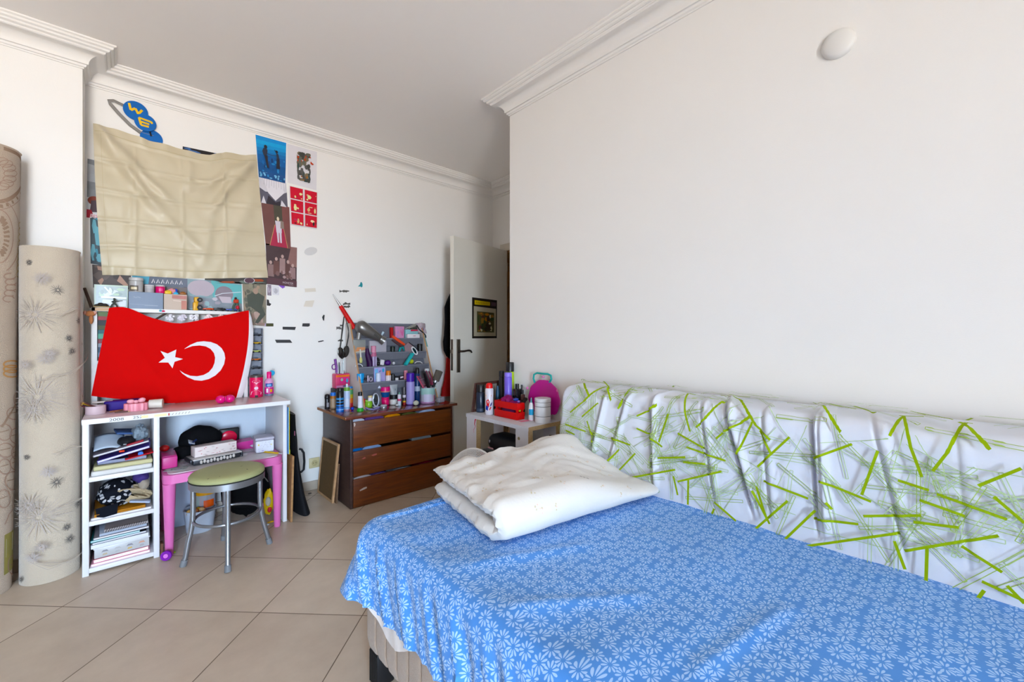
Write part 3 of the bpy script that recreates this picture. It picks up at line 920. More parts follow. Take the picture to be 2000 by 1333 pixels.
for i in range(500):
    y, v = rd.uniform(-0.70, CY1 - 0.04), rd.uniform(0.06, VT - 0.05)
    a = rd.uniform(0, PI); ln = rd.uniform(0.10, 0.24)
    if v > vz(0.86) and i % 4: continue
    if i % 3:
        hollow(y, v, a, min(ln, 0.2), rd.uniform(0.007, 0.010), (m_g2, m_g3)[i % 2], 0.0019)
    else:
        cover_stroke(y - ln / 2 * math.cos(a), v - ln / 2 * math.sin(a), y + ln / 2 * math.cos(a), v + ln / 2 * math.sin(a), 0.0020, m_g3)
def on_throw(px, py):
    p = onP(px, py, (1.572, 0, 0.50), (0.385, 0, -0.040))
    if p.z < 0.915: return p.y, vz(p.z)
    p = onZ(px, py, 0.94)
    return p.y, min(VT - 0.01, pl_[21] + max(0.0, p.x - 1.657))
for (x0, y0, x1, y1) in sticks:
    a = on_throw(1080 + x0 / 2.174, 730 + y0 / 2.174); c = on_throw(1080 + x1 / 2.174, 730 + y1 / 2.174)
    cover_stroke(a[0], a[1], c[0], c[1], 0.0072, m_g1)
for i in range(22):
    y, v = rd.uniform(-0.3, CY1 - 0.05), rd.uniform(pl_[22], VT - 0.02); a = rd.uniform(0, PI); ln = 0.13
    cover_stroke(y - ln / 2 * math.cos(a), v - 0.02 * math.sin(a), y + ln / 2 * math.cos(a), v + 0.02 * math.sin(a), 0.006, m_g1 if i % 3 == 0 else m_g2)
solo(b, 'throw_cover', 'white throw with scattered lime green stick print draped over the backrest', 'sofa throw', (1.7, 0.3, 0.55), smooth=60)
# ---------------------------------------------------------------- electric fan behind the quilt
fc = Vector((1.385, 1.85, 0.375)); fa = Vector((-0.93, -0.14, 0.30)).normalized(); fu, fv, _ = base_frame(fa)
fan = thing('electric_fan', 'white wire-caged electric fan standing on the floor behind the folded quilt', 'fan', (fc.x + 0.06, fc.y + 0.04, 0))
m_wh = M('#eceef0', 0.35, var=0.02)
def fpt(r, t, d): return fc + fu * (r * math.cos(t)) + fv * (r * math.sin(t)) + fa * d
FRD = 0.20
b = MB(m_wh)
b.tube([fpt(FRD, 2 * PI * i / 48, 0) for i in range(48)], 0.006, closed=True)
for sgn, depth in ((1, 0.060), (-1, 0.105)):
    for k in range(104):
        t = 2 * PI * k / 104
        b.tube([fpt(r, t + 0.5 * (FRD - r) * (1 if sgn > 0 else 0), sgn * depth * max(0.0, 1 - (r / FRD) ** 6) ** 0.7) for r in (0.055, 0.09, 0.125, 0.155, 0.175, 0.188, 0.1965, FRD)], 0.0018, seg=5)
    for rr in (0.115, 0.165):
        b.tube([fpt(rr, 2 * PI * i / 40, sgn * depth * (1 - (rr / FRD) ** 6) ** 0.7) for i in range(40)], 0.0016, seg=5, closed=True)
b.build('cage', fan)
b = MB(m_wh)
b.lathe([(0.058, 0.054), (0.058, 0.064), (0.050, 0.069), (0.0, 0.071)], fc, fa, seg=28); b.build('front_badge', fan)
b = MB(M('#c5cad2', 0.3))
b.cyl(fc - fa * 0.03, fc + fa * 0.03, 0.035, 0.028)
for k in range(3):
    def blade(u, v, k=k):
        r = lerp(0.03, 0.165, u); t = 2 * PI * k / 3 + lerp(-0.55, 0.55, v) * (0.75 + 0.25 * u)
        return fpt(r, t, lerp(-0.028, 0.028, v))
    b.grid(blade, 10, 10)
b.build('rotor', fan, solid=0.002)
b = MB(m_wh)
b.cyl(fc - fa * 0.19, fc - fa * 0.108, 0.048, 0.060); b.build('motor', fan)
mo = fc - fa * 0.15
b = MB(m_wh)
b.cyl((mo.x, mo.y, 0.03), (mo.x, mo.y, mo.z - 0.02), 0.017, 0.014); b.build('pole', fan)
b = MB(m_wh)
b.lathe([(0.15, 0), (0.152, 0.012), (0.14, 0.026), (0.05, 0.04), (0.03, 0.06), (0, 0.06)], (mo.x, mo.y, 0), seg=36); b.build('base', fan)
# ================================================================ rolled carpets by the pier
def carpet_roll(name, label, cx, cy, R, H, tilt, col, edge):
    t = thing(name, label, 'rolled carpet', (cx, cy, 0))
    m = M(col, 0.95, var=0.07, scale=9, bump=0.5, bscale=260, sheen=0.4)
    def P(th, z, off=0.0):
        r = R + off + 0.0015 * ns(math.cos(th) * 3, math.sin(th) * 3, z * 3)
        return Vector((cx + r * math.cos(th) + tilt[0] * z, cy + r * math.sin(th) + tilt[1] * z, z))
    b = MB()
    b.grid(lambda u, v: P(u * 2 * PI, lerp(0.001, H, v)), 72, 60, m, cu=True)
    # wound layers seen at the open top
    sp = []
    for i in range(150):
        a = i / 149; th = 2 * PI * 4.2 * a; r = (R - 0.002) * (1 - 0.72 * a)
        sp.append(Vector((cx + r * math.cos(th) + tilt[0] * H, cy + r * math.sin(th) + tilt[1] * H, H - 0.004)))
    b.tube(sp, 0.006, M(edge, 0.95, var=0.1, bump=0.3), seg=6)
    return t, b, P
cr2, b, P2 = carpet_roll('carpet_roll', 'shorter rolled carpet with its pale starburst backing outward beside the desk', -0.275, 3.125, 0.104, 1.63, (0.0, 0.0), '#c5b8a7', '#b5a795')
RA = 0.104
sk = Skin(b, lambda x, z, o=0.0: P2(x / RA, z, o), step=0.00003, start=0.0006)
m_s1, m_s2, m_s3, m_s4 = M('#6f6a66', 0.95), M('#aaa099', 0.95), M('#b5aca8', 0.95), M('#c2b5a2', 0.95)
def th_z(px, py, cx, cy, R):
    d = ray(px, py); a = d.x ** 2 + d.y ** 2; bq = -(d.x * cx + d.y * cy); cq = cx * cx + cy * cy - R * R
    ds = bq * bq - a * cq
    t = (-bq - math.sqrt(max(ds, 0))) / a
    p = EYE + d * t
    return math.atan2(p.y - cy, p.x - cx), p.z
def burst(sk, th, z, r, R, m, n=22, seed=0, inner=0.15):
    rd = random.Random(seed)
    for i in range(n):
        a = 2 * PI * i / n + rd.uniform(-0.1, 0.1); l = r * rd.uniform(0.65, 1.0)
        sk.stroke([(th + inner * r * math.cos(a), z + inner * r * math.sin(a)), (th + l * math.cos(a), z + l * math.sin(a))], [0.0019, 0.0009], m)
for k, (px, py, r) in enumerate(((113, 567, .030), (153, 627, .026), (134, 661, .022), (140, 686, .024), (58, 513, .018), (110, 942, .032), (150, 985, .026), (129, 1030, .024), (135, 1053, .026), (55, 893, .018), (160, 672, .016), (45, 1131, .018), (157, 775, .018))):
    th, z = th_z(px, py, -0.275, 3.125, 0.104); th *= RA
    burst(sk, th, z, r, 0.104, m_s1, 24, k)
for k, (px, py, r) in enumerate(((70, 615, .10), (75, 775, .12), (68, 800, .08), (78, 1010, .11), (62, 985, .07), (92, 700, .035), (98, 690, .03), (85, 545, .035), (60, 712, .03), (95, 920, .03), (85, 1065, .03), (72, 1085, .03))):
    th, z = th_z(px, py, -0.275, 3.125, 0.104); th *= RA
    burst(sk, th, z, r, 0.104, (m_s2, m_s3)[k % 2], 40, 40 + k, 0.35)
    burst(sk, th, z, r * 0.5, 0.104, m_s3, 24, 70 + k, 0.2)
for k, pts in enumerate(([(70, 745), (95, 742), (125, 728), (155, 700)], [(66, 1090), (95, 1108), (125, 1095), (155, 1070)], [(105, 990), (125, 988), (150, 970)], [(100, 885), (125, 880), (145, 872)], [(105, 615), (125, 612), (138, 600)])):
    q = [th_z(px, py, -0.275, 3.125, 0.104) for px, py in pts]
    for j in range(5):
        sk.stroke([(th * RA + 0.003 * j, z + 0.007 * j * (1 if i % 2 else -0.4)) for i, (th, z) in enumerate(q)], 0.0018, (m_s2, m_s4)[j % 2], dense=0.01)
b.build('carpet', cr2, 50)
cr1, b, P1 = carpet_roll('carpet_roll', 'tall rolled carpet with mauve ornament leaning at the edge of the photo', -0.517, 3.105, 0.118, 2.085, (0.012, 0.012), '#b7a593', '#a8957f')
RB = 0.118
sk = Skin(b, lambda x, z, o=0.0: P1(x / RB, z, o), step=0.00003, start=0.0006)
m_c1, m_c2, m_c3 = M('#96806f', 0.95), M('#a48a7c', 0.95), M('#b29f76', 0.95)
def on1(px, py):
    z = 0
    for _ in range(4):
        th, z = th_z(px, py, -0.517 + 0.012 * z, 3.105 + 0.012 * z, 0.118)
    return th, z
def c_path(pts, w, m):
    sk.stroke([(th * RB, min(z, 2.068)) for th, z in (on1(*p) for p in pts)], w * 0.75, m, dense=0.008)
def arc(cx, cy, rx, ry, a0, a1, n=16): return [(cx + rx * math.cos(lerp(a0, a1, i / n)), cy + ry * math.sin(lerp(a0, a1, i / n))) for i in range(n + 1)]
c_path(arc(-4, 338, 52, 56, -1.35, 1.6), 0.022, m_c1)
c_path(arc(-4, 338, 61, 72, -0.9, 1.6), 0.004, m_c2)
for k in range(13):
    a = -0.95 + k * 0.2; c_path([(-4 + 54 * math.cos(a), 338 + 62 * math.sin(a)), (-4 + 59 * math.cos(a), 338 + 69 * math.sin(a))], 0.014, m_c1)
for k in range(7):
    a = -1.3 + k * 0.42; c_path(arc(-4 + 24 * math.cos(a), 340 + 26 * math.sin(a), 13, 7, 0, 2 * PI, 12), 0.004, m_c2)
c_path(arc(-2, 462, 27, 52, -1.5, 1.5), 0.005, m_c2); c_path(arc(-2, 462, 40, 72, -1.4, 1.2), 0.005, m_c2)
for k in range(11):
    a = -1.2 + k * 0.24; c_path([(-2 + 9 * math.cos(a), 462 + 30 * math.sin(a)), (-2 + 20 * math.cos(a), 462 + 42 * math.sin(a))], 0.014, m_c1)
for k in range(9):
    c_path(arc(40 - k * 0.6, 440 + k * 12, 5, 6, 0, 2 * PI, 8), 0.005, m_c3)
for k in range(5):
    c_path(arc(18 + 3 * math.sin(k), 540 + k * 11, 11, 6, 0.3 * k, 5 + 0.3 * k, 10), 0.006, m_c2)
for k in range(3):
    c_path(arc(22, 712 + k * 9, 16, 7, 0.2, 5.5, 12), 0.009, M('#b98d5f', 0.95))
for (cx, cy, rx, ry) in ((8, 845, 14, 16), (30, 852, 12, 15), (10, 880, 15, 14), (32, 885, 11, 14), (26, 808, 14, 12), (34, 780, 9, 14), (8, 912, 12, 15), (24, 940, 16, 18), (30, 905, 12, 14), (6, 975, 12, 18), (26, 1105, 12, 20)):
    c_path(arc(cx, cy, rx, ry, 0, 2 * PI, 14), 0.006, m_c2)
    c_path([(cx - rx * .7, cy), (cx + rx * .6, cy - ry * .3)], 0.005, m_c1)
c_path([(40, 770), (28, 790), (14, 815), (2, 835)], 0.012, m_c1); c_path([(40, 1000), (30, 985), (16, 1005), (8, 1025)], 0.006, m_c2)
b.build('carpet', cr1, 50)
b = MB(); m_lab = M('#8e8650', 0.6, var=0.05)
skl = Skin(b, P1, step=0.0002, start=0.0016)
cor = [on1(8, 1046), on1(37, 1030), on1(36, 1103), on1(7, 1125)]
def lab(u, v):      # u across, v down
    a, c, d, e = cor
    top = (lerp(a[0], c[0], u), lerp(a[1], c[1], u)); bot = (lerp(e[0], d[0], u), lerp(e[1], d[1], u))
    return (lerp(top[0], bot[0], v), lerp(top[1], bot[1], v))
skl.tri([lab(i / 6, j) for j in (0, 1) for i in range(7)], [(i, i + 1, 8 + i, 7 + i) for i in range(6)], m_lab)
skl.tri([lab(0.1, 0.12), lab(0.66, 0.05), lab(0.66, 0.5), lab(0.1, 0.58)], [(0, 1, 2, 3)], M('#d9d6d0', 0.6))
for i in range(7): skl.stroke([lab(0.16 + 0.045 * i, 0.33), lab(0.16 + 0.045 * i, 0.5)], 0.0016 if i % 2 else 0.003, M('#55504a'))
for i in range(3): skl.stroke([lab(0.5 + .05 * i, 0.15), lab(0.5 + .05 * i, 0.45)], 0.002, M('#77716a'))
o_ = skl.up()
vs_, fs_ = text2d('Ora')
b.add([P1(*lab(0.72 + 0.22 * (1 - y), 0.42 + 0.45 * (1 - x) ), o_) for x, y in vs_], fs_, M('#2f2a1c'))
for i in range(2): skl.stroke([lab(0.55 - 0.18 * i, 0.62), lab(0.55 - 0.18 * i, 0.92)], 0.003, M('#5b5434'))
b.build('label', cr1, 50)['label'] = 'gold carpet label with a white barcode sticker'

# ================================================================ white desk
DX0, DX1, DYF, DT = -0.158, 0.785, 2.968, 0.78
m_desk = M('#d9d8da', 0.35, var=0.02); m_dedge = M('#dcdcdd', 0.4, var=0.03)
dk = thing('desk', 'white laminate desk with an open shelf pier and pen numbers on its edge', 'desk', (0.31, 3.2, 0))
b = MB(M('#cbbfc2', 0.3, var=0.05, scale=5, coat=0.2))
b.box(((DX0 + DX1) / 2, (DYF + YA - 0.012) / 2, DT - 0.0125), (DX1 - DX0, YA - 0.012 - DYF, 0.025), bev=0.002)
b.box(((DX0 + DX1) / 2, DYF - 0.0008, DT - 0.0125), (DX1 - DX0, 0.0016, 0.0245), m_dedge)
P = quadmap((DX0, DYF - 0.0016, DT - 0.025), (DX1, DYF - 0.0016, DT - 0.025), (DX1, DYF - 0.0016, DT), (DX0, DYF - 0.0016, DT))
s = Skin(b, P)
m_pen = M('#4a4a4c', 0.6)
s.text('2008', 0.105, 0.22, 0.058, 0.55, m_pen); s.text('2522', 0.20, 0.3, 0.055, 0.5, m_pen)
for (u, w, c) in ((0.235, 0.03, '#e8e0a8'), (0.29, 0.055, '#ece4b0'), (0.352, 0.006, '#c45a4c')):
    s.poly([(u, 0.25), (u + w, 0.2), (u + w, 0.8), (u, 0.75)], M(c))
for i in range(6): s.stroke([(0.37 + i * 0.015, 0.3), (0.376 + i * 0.015, 0.7)], 0.003, M('#8d8880'))
b.build('desk_top', dk)
PX0, PX1 = DX0 + 0.012, 0.138
def panel(x0, x1, y0, y1, z0, z1, name='side_panel', m=m_desk):
    b = MB(m); b.box(((x0 + x1) / 2, (y0 + y1) / 2, (z0 + z1) / 2), (x1 - x0, y1 - y0, z1 - z0), bev=0.0012)
    return b.build(name, dk)
panel(PX0 - 0.01, PX0 + 0.014, DYF + 0.004, YA - 0.014, 0, DT - 0.025)
panel(PX1 - 0.024, PX1, DYF + 0.004, YA - 0.014, 0, DT - 0.025)
panel(0.748, 0.770, DYF + 0.02, YA - 0.014, 0, DT - 0.025)
for z in (0.012, 0.245, 0.465):
    panel(PX0 + 0.014, PX1 - 0.024, DYF + 0.006, YA - 0.03, z, z + 0.022, 'shelf')
panel(PX0 + 0.014, PX1 - 0.024, YA - 0.03, YA - 0.016, 0.0, DT - 0.025, 'back_panel')
panel(PX1, 0.748, YA - 0.022, YA - 0.016, 0.42, DT - 0.025, 'back_panel', M('#c9d2dc', 0.5))
b = MB(m_desk); 
P = quadmap((PX0 + 0.014, YA - 0.0305, 0.62), (PX1 - 0.024, YA - 0.0305, 0.62), (PX1 - 0.024, YA - 0.0305, 0.76), (PX0 + 0.014, YA - 0.0305, 0.76))
s = paper(b, P, M('#c3c0c0', 0.6)); s.text('Lotus', 0.42, 0.55, 0.34, 0.18, M('#3d3a3a'))
tag(b.build('note_card', None, 0, origin=P(.5, .5)), 'grey card with handwriting at the back of the desk\'s top shelf', 'card')
# --- contents of the pier
IX0, IX1 = PX0 + 0.016, PX1 - 0.026
def slab(name, label, cat, x0, x1, y0, y1, z, h, col, rz=0, tilt=0, group=None, page=None, roll=0, bev=0.001, spine=False):
    """a flat thing (book, folder, paper pad): cover and a block of pages"""
    c = Vector(((x0 + x1) / 2, (y0 + y1) / 2, z + h / 2)); sx, sy = x1 - x0, y1 - y0
    R = RZ(rz) @ RX(tilt) @ RY(roll)
    if page and h > 0.006:
        t = thing(name, label, cat, c, group)
        b = MB(M(col, 0.5, var=0.1)); ct = 0.0016
        b.box(c + R @ Vector((0, 0, h / 2 - ct / 2)), (sx, sy, ct), R=R); b.box(c - R @ Vector((0, 0, h / 2 - ct / 2)), (sx, sy, ct), R=R)
        b.box(c + R @ (Vector((0, -sy / 2 - ct / 2, 0)) if spine else Vector((-sx / 2 + ct / 2, 0, 0))), (sx, ct, h) if spine else (ct, sy, h), R=R); b.build('cover', t, 0)
        b = MB(M(page, 0.8, var=0.1, scale=90)); b.box(c, (sx - 0.004, sy - 0.004, h - 2 * ct), R=R); b.build('pages', t, 0)
        return t
    b = MB(M(col, 0.55, var=0.08)); b.box(c, (sx, sy, h), bev=bev, R=R)
    return solo(b, name, label, cat, c, group)
YF = DYF + 0.02
# bottom shelf
z = 0.0345
slab('ring_binder', 'pink folder at the bottom of the desk\'s lowest shelf', 'folder', IX0 + .004, IX1 - .012, YF, YF + .3, z, 0.012, '#e3b9c4', page='#f0e9ee'); z += 0.0125
slab('folder', 'salmon pink folder under the clear patterned box', 'folder', IX0 + .01, IX1 - .02, YF + .006, YF + .29, z, 0.018, '#d78f95', page='#e9dfe4', rz=1); z += 0.0185
bx = thing('storage_box', 'clear box with a grey gamepad pattern on the desk\'s lowest shelf', 'box', (0, YF + .15, z))
b = MB(M('#bdbcbc', 0.35, var=0.05)); b.box(((IX0 + IX1) / 2, YF + .15, z + .024), (IX1 - IX0 - .03, .28, .048), bev=.004)
P = quadmap((IX0 + .016, YF + .0098, z + .002), (IX1 - .016, YF + .0098, z + .002), (IX1 - .016, YF + .0098, z + .046), (IX0 + .016, YF + .0098, z + .046))
s = Skin(b, P)
for i, (c1, c2) in enumerate((('#8e8d93', '#b9a98f'), ('#b5b3b3', '#b5b3b3'), ('#8b8890', '#c3a96f'), ('#c99b86', '#a9a6a8'))):
    u = 0.12 + i * 0.225
    s.poly([(u, .55), (u + .03, .8), (u + .1, .8), (u + .13, .55), (u + .1, .6), (u + .03, .6)], M(c1)); s.poly([(u + .02, .2), (u + .11, .25), (u + .1, .42), (u + .03, .4)], M(c2))
b.build('tray', bx); b = MB(M('#d3d2d3', 0.25)); b.box(((IX0 + IX1) / 2, YF + .15, z + .050), (IX1 - IX0 - .024, .286, .006), bev=.002); b.build('lid', bx)
z += 0.0545
slab('paper_stack', 'stack of white papers on the clear patterned box', 'papers', IX0 + .006, IX1 - .016, YF + .004, YF + .28, z, 0.02, '#d5d6de', rz=-1); z += 0.0205
slab('notebook', 'black notebook under the teal notebook', 'notebook', IX0 + .004, IX1 - .03, YF + .006, YF + .27, z, 0.012, '#1d1e22', page='#c9c9cc', rz=1.5); z += 0.0125
slab('notebook', 'teal notebook in the desk\'s lowest shelf', 'notebook', IX0 + .004, IX1 - .05, YF + .003, YF + .27, z, 0.011, '#2c7d84', page='#bcd0d0', rz=-1); z += 0.0115
slab('notebook', 'grey covered notebook lying on the teal one', 'notebook', IX0 + .012, IX1 - .016, YF + .004, YF + .28, z, 0.01, '#8d8a90', page='#d9d6d8'); z += 0.0105
slab('paper_stack', 'loose blue-grey sheets under the spiral pad', 'papers', IX0 + .03, IX1 - .03, YF + .012, YF + .27, z, 0.012, '#a9b0bd', rz=2); z += 0.0125
nb = thing('spiral_pad', 'spiral bound pad on top of the pile in the desk\'s lowest shelf', 'notebook', (0, YF + .14, z))
b = MB(M('#a39a98', 0.6)); b.box(((IX0 + IX1) / 2 + .02, YF + .15, z + .006), (0.17, .26, .012), R=RZ(-2)); b.build('pages', nb)
b = MB(M('#2a2a2c', 0.3, metal=0.6))
for i in range(17): b.tube([Vector((IX0 + .06 + i * .0095 + .004 * math.sin(a), YF + .018 + 0.006 * math.cos(a), z + .008 + .009 * math.sin(a))) for a in [k * PI / 4 for k in range(8)]], 0.0011, seg=5, closed=True)
b.build('spiral', nb)
# middle shelf
z = 0.2675
slab('magazine', 'glossy magazine flat on the desk\'s middle shelf', 'magazine', IX0 + .004, IX1 - .006, YF - .004, YF + .29, z, 0.012, '#b8b2b4', page='#d9d4d6'); z += .0125
slab('magazine', 'orange-edged magazine under the black floral cloth', 'magazine', IX0 + .012, IX1 - .035, YF - .002, YF + .28, z, 0.013, '#c98a3c', page='#a5733a', rz=2); z += .0135
b = MB(M('#15171e', 0.95, var=0.1, bump=0.2))
cb = Vector((IX0 + .098, YF + .125, z + .064))
def bundle(d): return 0.16 * ns(d.x * 2.1, d.y * 2.1, d.z * 2.1 + 3) + 0.08 * ns(d.x * 6, d.y * 6, d.z * 6)
b.ball(cb, (0.079, 0.115, 0.066), seg=40, rings=24, warp=bundle)
def bpt(th, ph, off):
    d = Vector((math.cos(ph) * math.cos(th), math.cos(ph) * math.sin(th), math.sin(ph))); k = 1 + bundle(d)
    return cb + Vector((d.x * .079 * k, d.y * .115 * k, d.z * .066 * k)) + d * off
s = Skin(b, bpt, step=0.00002, start=.0012); rd = random.Random(3)
for _ in range(60): s.ell(rd.uniform(-PI * .98, 0.0), rd.uniform(-.9, 1.2), rd.uniform(.07, .16), rd.uniform(.05, .11), M('#b9b9bd', 0.9), n=7, rot=rd.uniform(0, 3))
b.add([(IX0 + .02, YF - .003, z + .03), (IX0 + .105, YF - .004, z + .04), (IX0 + .10, YF - .006, z - .015), (IX0 + .05, YF - .007, z - .021), (IX0 + .025, YF - .005, z - .012)], [(0, 1, 2, 3, 4)])
solo(b, 'folded_cloth', 'black cloth with grey leaf print stuffed in the desk\'s middle shelf', 'cloth', cb, smooth=80)
b = MB(M('#b7a68b', 0.95, var=0.15, bump=0.4)); cl = Vector((IX1 - .075, YF + .06, z + .055))
for i in range(9): b.tube([cl + Vector((.040 * math.cos(a + i) * (1 + .1 * i % 3), .03 * math.sin(a * 1.3 + i), .036 * math.sin(a + i * .7))) for a in [k * PI / 6 for k in range(12)]], 0.006, closed=True, seg=6)
solo(b, 'cord_bundle', 'tangled cream cord beside the black floral cloth', 'cord', cl)
b = MB(M('#4b3f77', 0.8, var=0.3)); b.ball((IX1 - .048, YF + .10, z + .13), (.034, .055, .030), seg=18, rings=12, warp=lambda d: .3 * ns(d.x * 3, d.y * 3, d.z * 3))
b.ball((IX1 - .036, YF + .09, z + .09), (.024, .05, .03), M('#a69a8c', 0.9, var=0.3), seg=16, rings=10, warp=lambda d: .3 * ns(d.x * 3, d.y * 3, d.z * 3 + 4))
solo(b, 'scarf', 'purple and beige scarf crumpled at the side of the desk\'s middle shelf', 'scarf', (IX1 - .04, YF + .1, z + .11), smooth=80)
b = MB(M('#a9b8d4', 0.4)); b.box((IX1 - .052, YF + .01, z + .022), (.085, .04, .008), bev=.003, R=RZ(-6) @ RY(14))
solo(b, 'blue_tag', 'pale blue plastic tag below the cream cord', 'tag', (IX1 - .052, YF + .01, z + .02))
# top shelf
z = 0.4875
slab('paper_stack', 'thick bent stack of white papers on the desk\'s top shelf', 'papers', IX0 + .004, IX1 - .004, YF - .004, YF + .30, z, .024, '#c9c7c4', bev=.008); z += .0245
slab('paper_stack', 'yellowed papers above the white stack on the desk\'s top shelf', 'papers', IX0 + .010, IX1 - .004, YF + .002, YF + .3, z, .022, '#c3bd97', rz=1, bev=.007); z += .0225
slab('notebook', 'dark blue notebook beneath the white tilted pad', 'notebook', IX0 + .03, IX1 - .02, YF + .03, YF + .28, z, .018, '#2c3348', page='#9a9cae', rz=-2); z += .0185
slab('folder', 'red folder with its corner by the pier\'s inner panel', 'folder', IX1 - .12, IX1 - .004, YF + .01, YF + .25, z, .006, '#b02a32', roll=-9, rz=4)
slab('writing_pad', 'white pad tilted across the desk\'s top shelf', 'notebook', IX0 + .03, IX1 - .006, YF - .006, YF + .22, z + .021, .012, '#5a4aa0', page='#d4d2de', roll=-13, rz=-3)
slab('magazine', 'colourful magazine lying on the tilted white pad', 'magazine', IX0 + .004, IX1 - .02, YF - .002, YF + .22, z + .052, .010, '#7a7580', page='#cfcdd0', roll=-11, rz=3)
b = MB(M('#3a72c8', 0.3)); b.cyl((IX1 - .05, YF + .02, z + .012), (IX1 - .05, YF + .06, z + .012), .011)
solo(b, 'blue_stopper', 'bright blue bottle stopper tucked under the tilted pad', 'stopper', (IX1 - .05, YF + .02, z + .01))
b = MB(M('#b9c6d4', 0.7))
b.grid(lambda u, v: Vector((IX0 + .012 + .115 * u, YF + .03 + .15 * v, .60 + .050 * v + .018 * math.sin(u * 2.6 + .4))), 14, 8)
solo(b, 'paper_sheet', 'curled pale blue sheet at the pier\'s outer side', 'paper', (IX0 + .05, YF + .1, .62), solid=.001)
b = MB(M('#17181c', 0.5)); b.ball((IX0 + .135, YF + .075, .632), (.036, .05, .027), seg=18, rings=10, warp=lambda d: .15 * ns(d.x * 3, d.y * 3, d.z * 3))
b.box((IX0 + .13, YF + .028, .625), (.012, .004, .004), M('#a9a9ad', .3))
solo(b, 'black_pouch', 'small black pouch on the papers in the desk\'s top shelf', 'pouch', (IX0 + .135, YF + .075, .62))
b = MB(M('#3b5480', 0.6)); b.box((IX0 + .15, YF + .16, .668), (.12, .14, .010), bev=.002, R=RY(9) @ RZ(6))
solo(b, 'folder', 'dark blue folder behind the small black pouch', 'folder', (IX0 + .15, YF + .16, .66))
b = MB(M('#9aa9b4', 0.3, alpha=0.75, var=0.1)); b.ball((IX1 - .052, YF + .12, .655), (.036, .07, .050), seg=22, rings=14, warp=lambda d: .35 * ns(d.x * 3, d.y * 3, d.z * 3 + 8))
solo(b, 'plastic_bag', 'crumpled translucent plastic bag at the back of the desk\'s top shelf', 'bag', (IX1 - .05, YF + .12, .65), smooth=25)
b = MB(M('#c9472c', .5)); b.box((IX0 + .118, YF + .004, .596), (.022, .012, .010), bev=.003); b.box((IX0 + .17, YF + .02, .628), (.07, .03, .008), M('#9c2a35'), bev=.002, R=RY(-14))
solo(b, 'red_marker', 'red marker and orange eraser on the colourful magazine', 'marker', (IX0 + .15, YF + .02, .61))

# ================================================================ shallow hutch on the desk
HY = 3.33; HZ = 1.357
hu = thing('shelf_hutch', 'white shallow shelf hutch standing on the back of the desk behind the flag', 'shelf', (0.24, 3.40, DT))
m_hu = M('#dcdbd9', 0.45, var=0.02)
for nm, (x0, x1, z0, z1) in (('side_panel', (-.139, -.115, DT, HZ)), ('side_panel', (.594, .616, DT, HZ - .022)), ('divider', (.328, .346, HZ - .30, HZ - .024)), ('shelf', (-.139, .616, HZ - .022, HZ)), ('shelf', (-.115, .594, HZ - .32, HZ - .302))):
    b = MB(m_hu); b.box(((x0 + x1) / 2, (HY + YA - .02) / 2, (z0 + z1) / 2), (x1 - x0, YA - .02 - HY, z1 - z0), bev=.001)
    b.build(nm, hu)
# tape and stickers on the shelf edge
P = quadmap((-.139, HY, HZ - .022), (.616, HY, HZ - .022), (.616, HY, HZ), (-.139, HY, HZ))
b = MB(); s = Skin(b, P)
s.poly([(.02, .1), (.11, .1), (.11, .9), (.02, .9)], M('#c8a98a')); b.build('edge_tape', hu, 0); b = MB(); s = Skin(b, P)
s.ell(.405, .5, .022, .42, M('#d5d8e4')); s.ell(.412, .5, .012, .28, M('#c2405c')); s.ell(.395, .6, .009, .3, M('#4aa0a8'))
b.build('sticker', hu, 0)
# books lying in a pile under the shelf
cols_ = ['#2b2f33', '#6f7f93', '#3f5268', '#8e95a0', '#7a3c42', '#5f9d87', '#2f5f66', '#4a4a2c', '#2a2c30', '#9b3f45', '#5c6f4a']
z = HZ - .302
for i, c in enumerate(cols_):
    h = .021 + .004 * (i % 3); 
    slab('paperback_book', 'thin %s book, %s up the pile at the hutch\'s outer post' % (('black', 'steel blue', 'dark blue', 'grey blue', 'maroon', 'mint green', 'dark teal', 'olive', 'charcoal', 'red', 'moss green')[i], ('first', 'second', 'third', 'fourth', 'fifth', 'sixth', 'seventh', 'eighth', 'ninth', 'tenth', 'eleventh')[i]),
         'book', -.112, .03 + .006 * (i % 2), HY + .006, HY + .105, z, h, c, page='#cdc8be', group='books piled in the hutch', spine=True)
    z += h + .0006
# paper rosettes hung under the shelf
for i, (px, lb) in enumerate(((333, 'first'), (356, 'second'), (377, 'third'), (407, 'fourth'), (432, 'fifth'))):
    c = onY(px, 621, HY - .004); b = MB(M(('#d9d6dc', '#d4cfd9', '#dcdadf', '#dcc9cc', '#d8b9b6')[i], 0.9, var=0.08))
    rd = random.Random(i)
    for k in range(26):
        a = rd.uniform(0, 2 * PI); r = .020 * math.sqrt(rd.uniform(0, 1)); q = c + Vector((r * math.cos(a), -.006 + rd.uniform(-.006, .004), r * .85 * math.sin(a)))
        b.ball(q, (.007, .005, .0065), seg=8, rings=6)
    b.cyl(c + Vector((0, .002, .012)), c + Vector((0, .010, .019)), .003)
    solo(b, 'paper_rosette', 'pale ruffled paper rosette under the hutch shelf, %s counting from the pile of books' % lb, 'rosette', c, 'paper rosettes under the hutch shelf')
b = MB(M('#4a3a30', 0.6)); q0, q1 = onY(303, 625, HY + .03), onY(326, 611, HY + .02)
b.cyl(q0, q1, .006); solo(b, 'brown_stick', 'short brown stick slanting beside the paper rosettes', 'stick', q0)
slab('magazine', 'purple magazine showing above the sagging flag edge', 'magazine', .07, .33, HY + .015, HY + .085, 1.258, .010, '#8a6fb0', page='#b9a9c9')
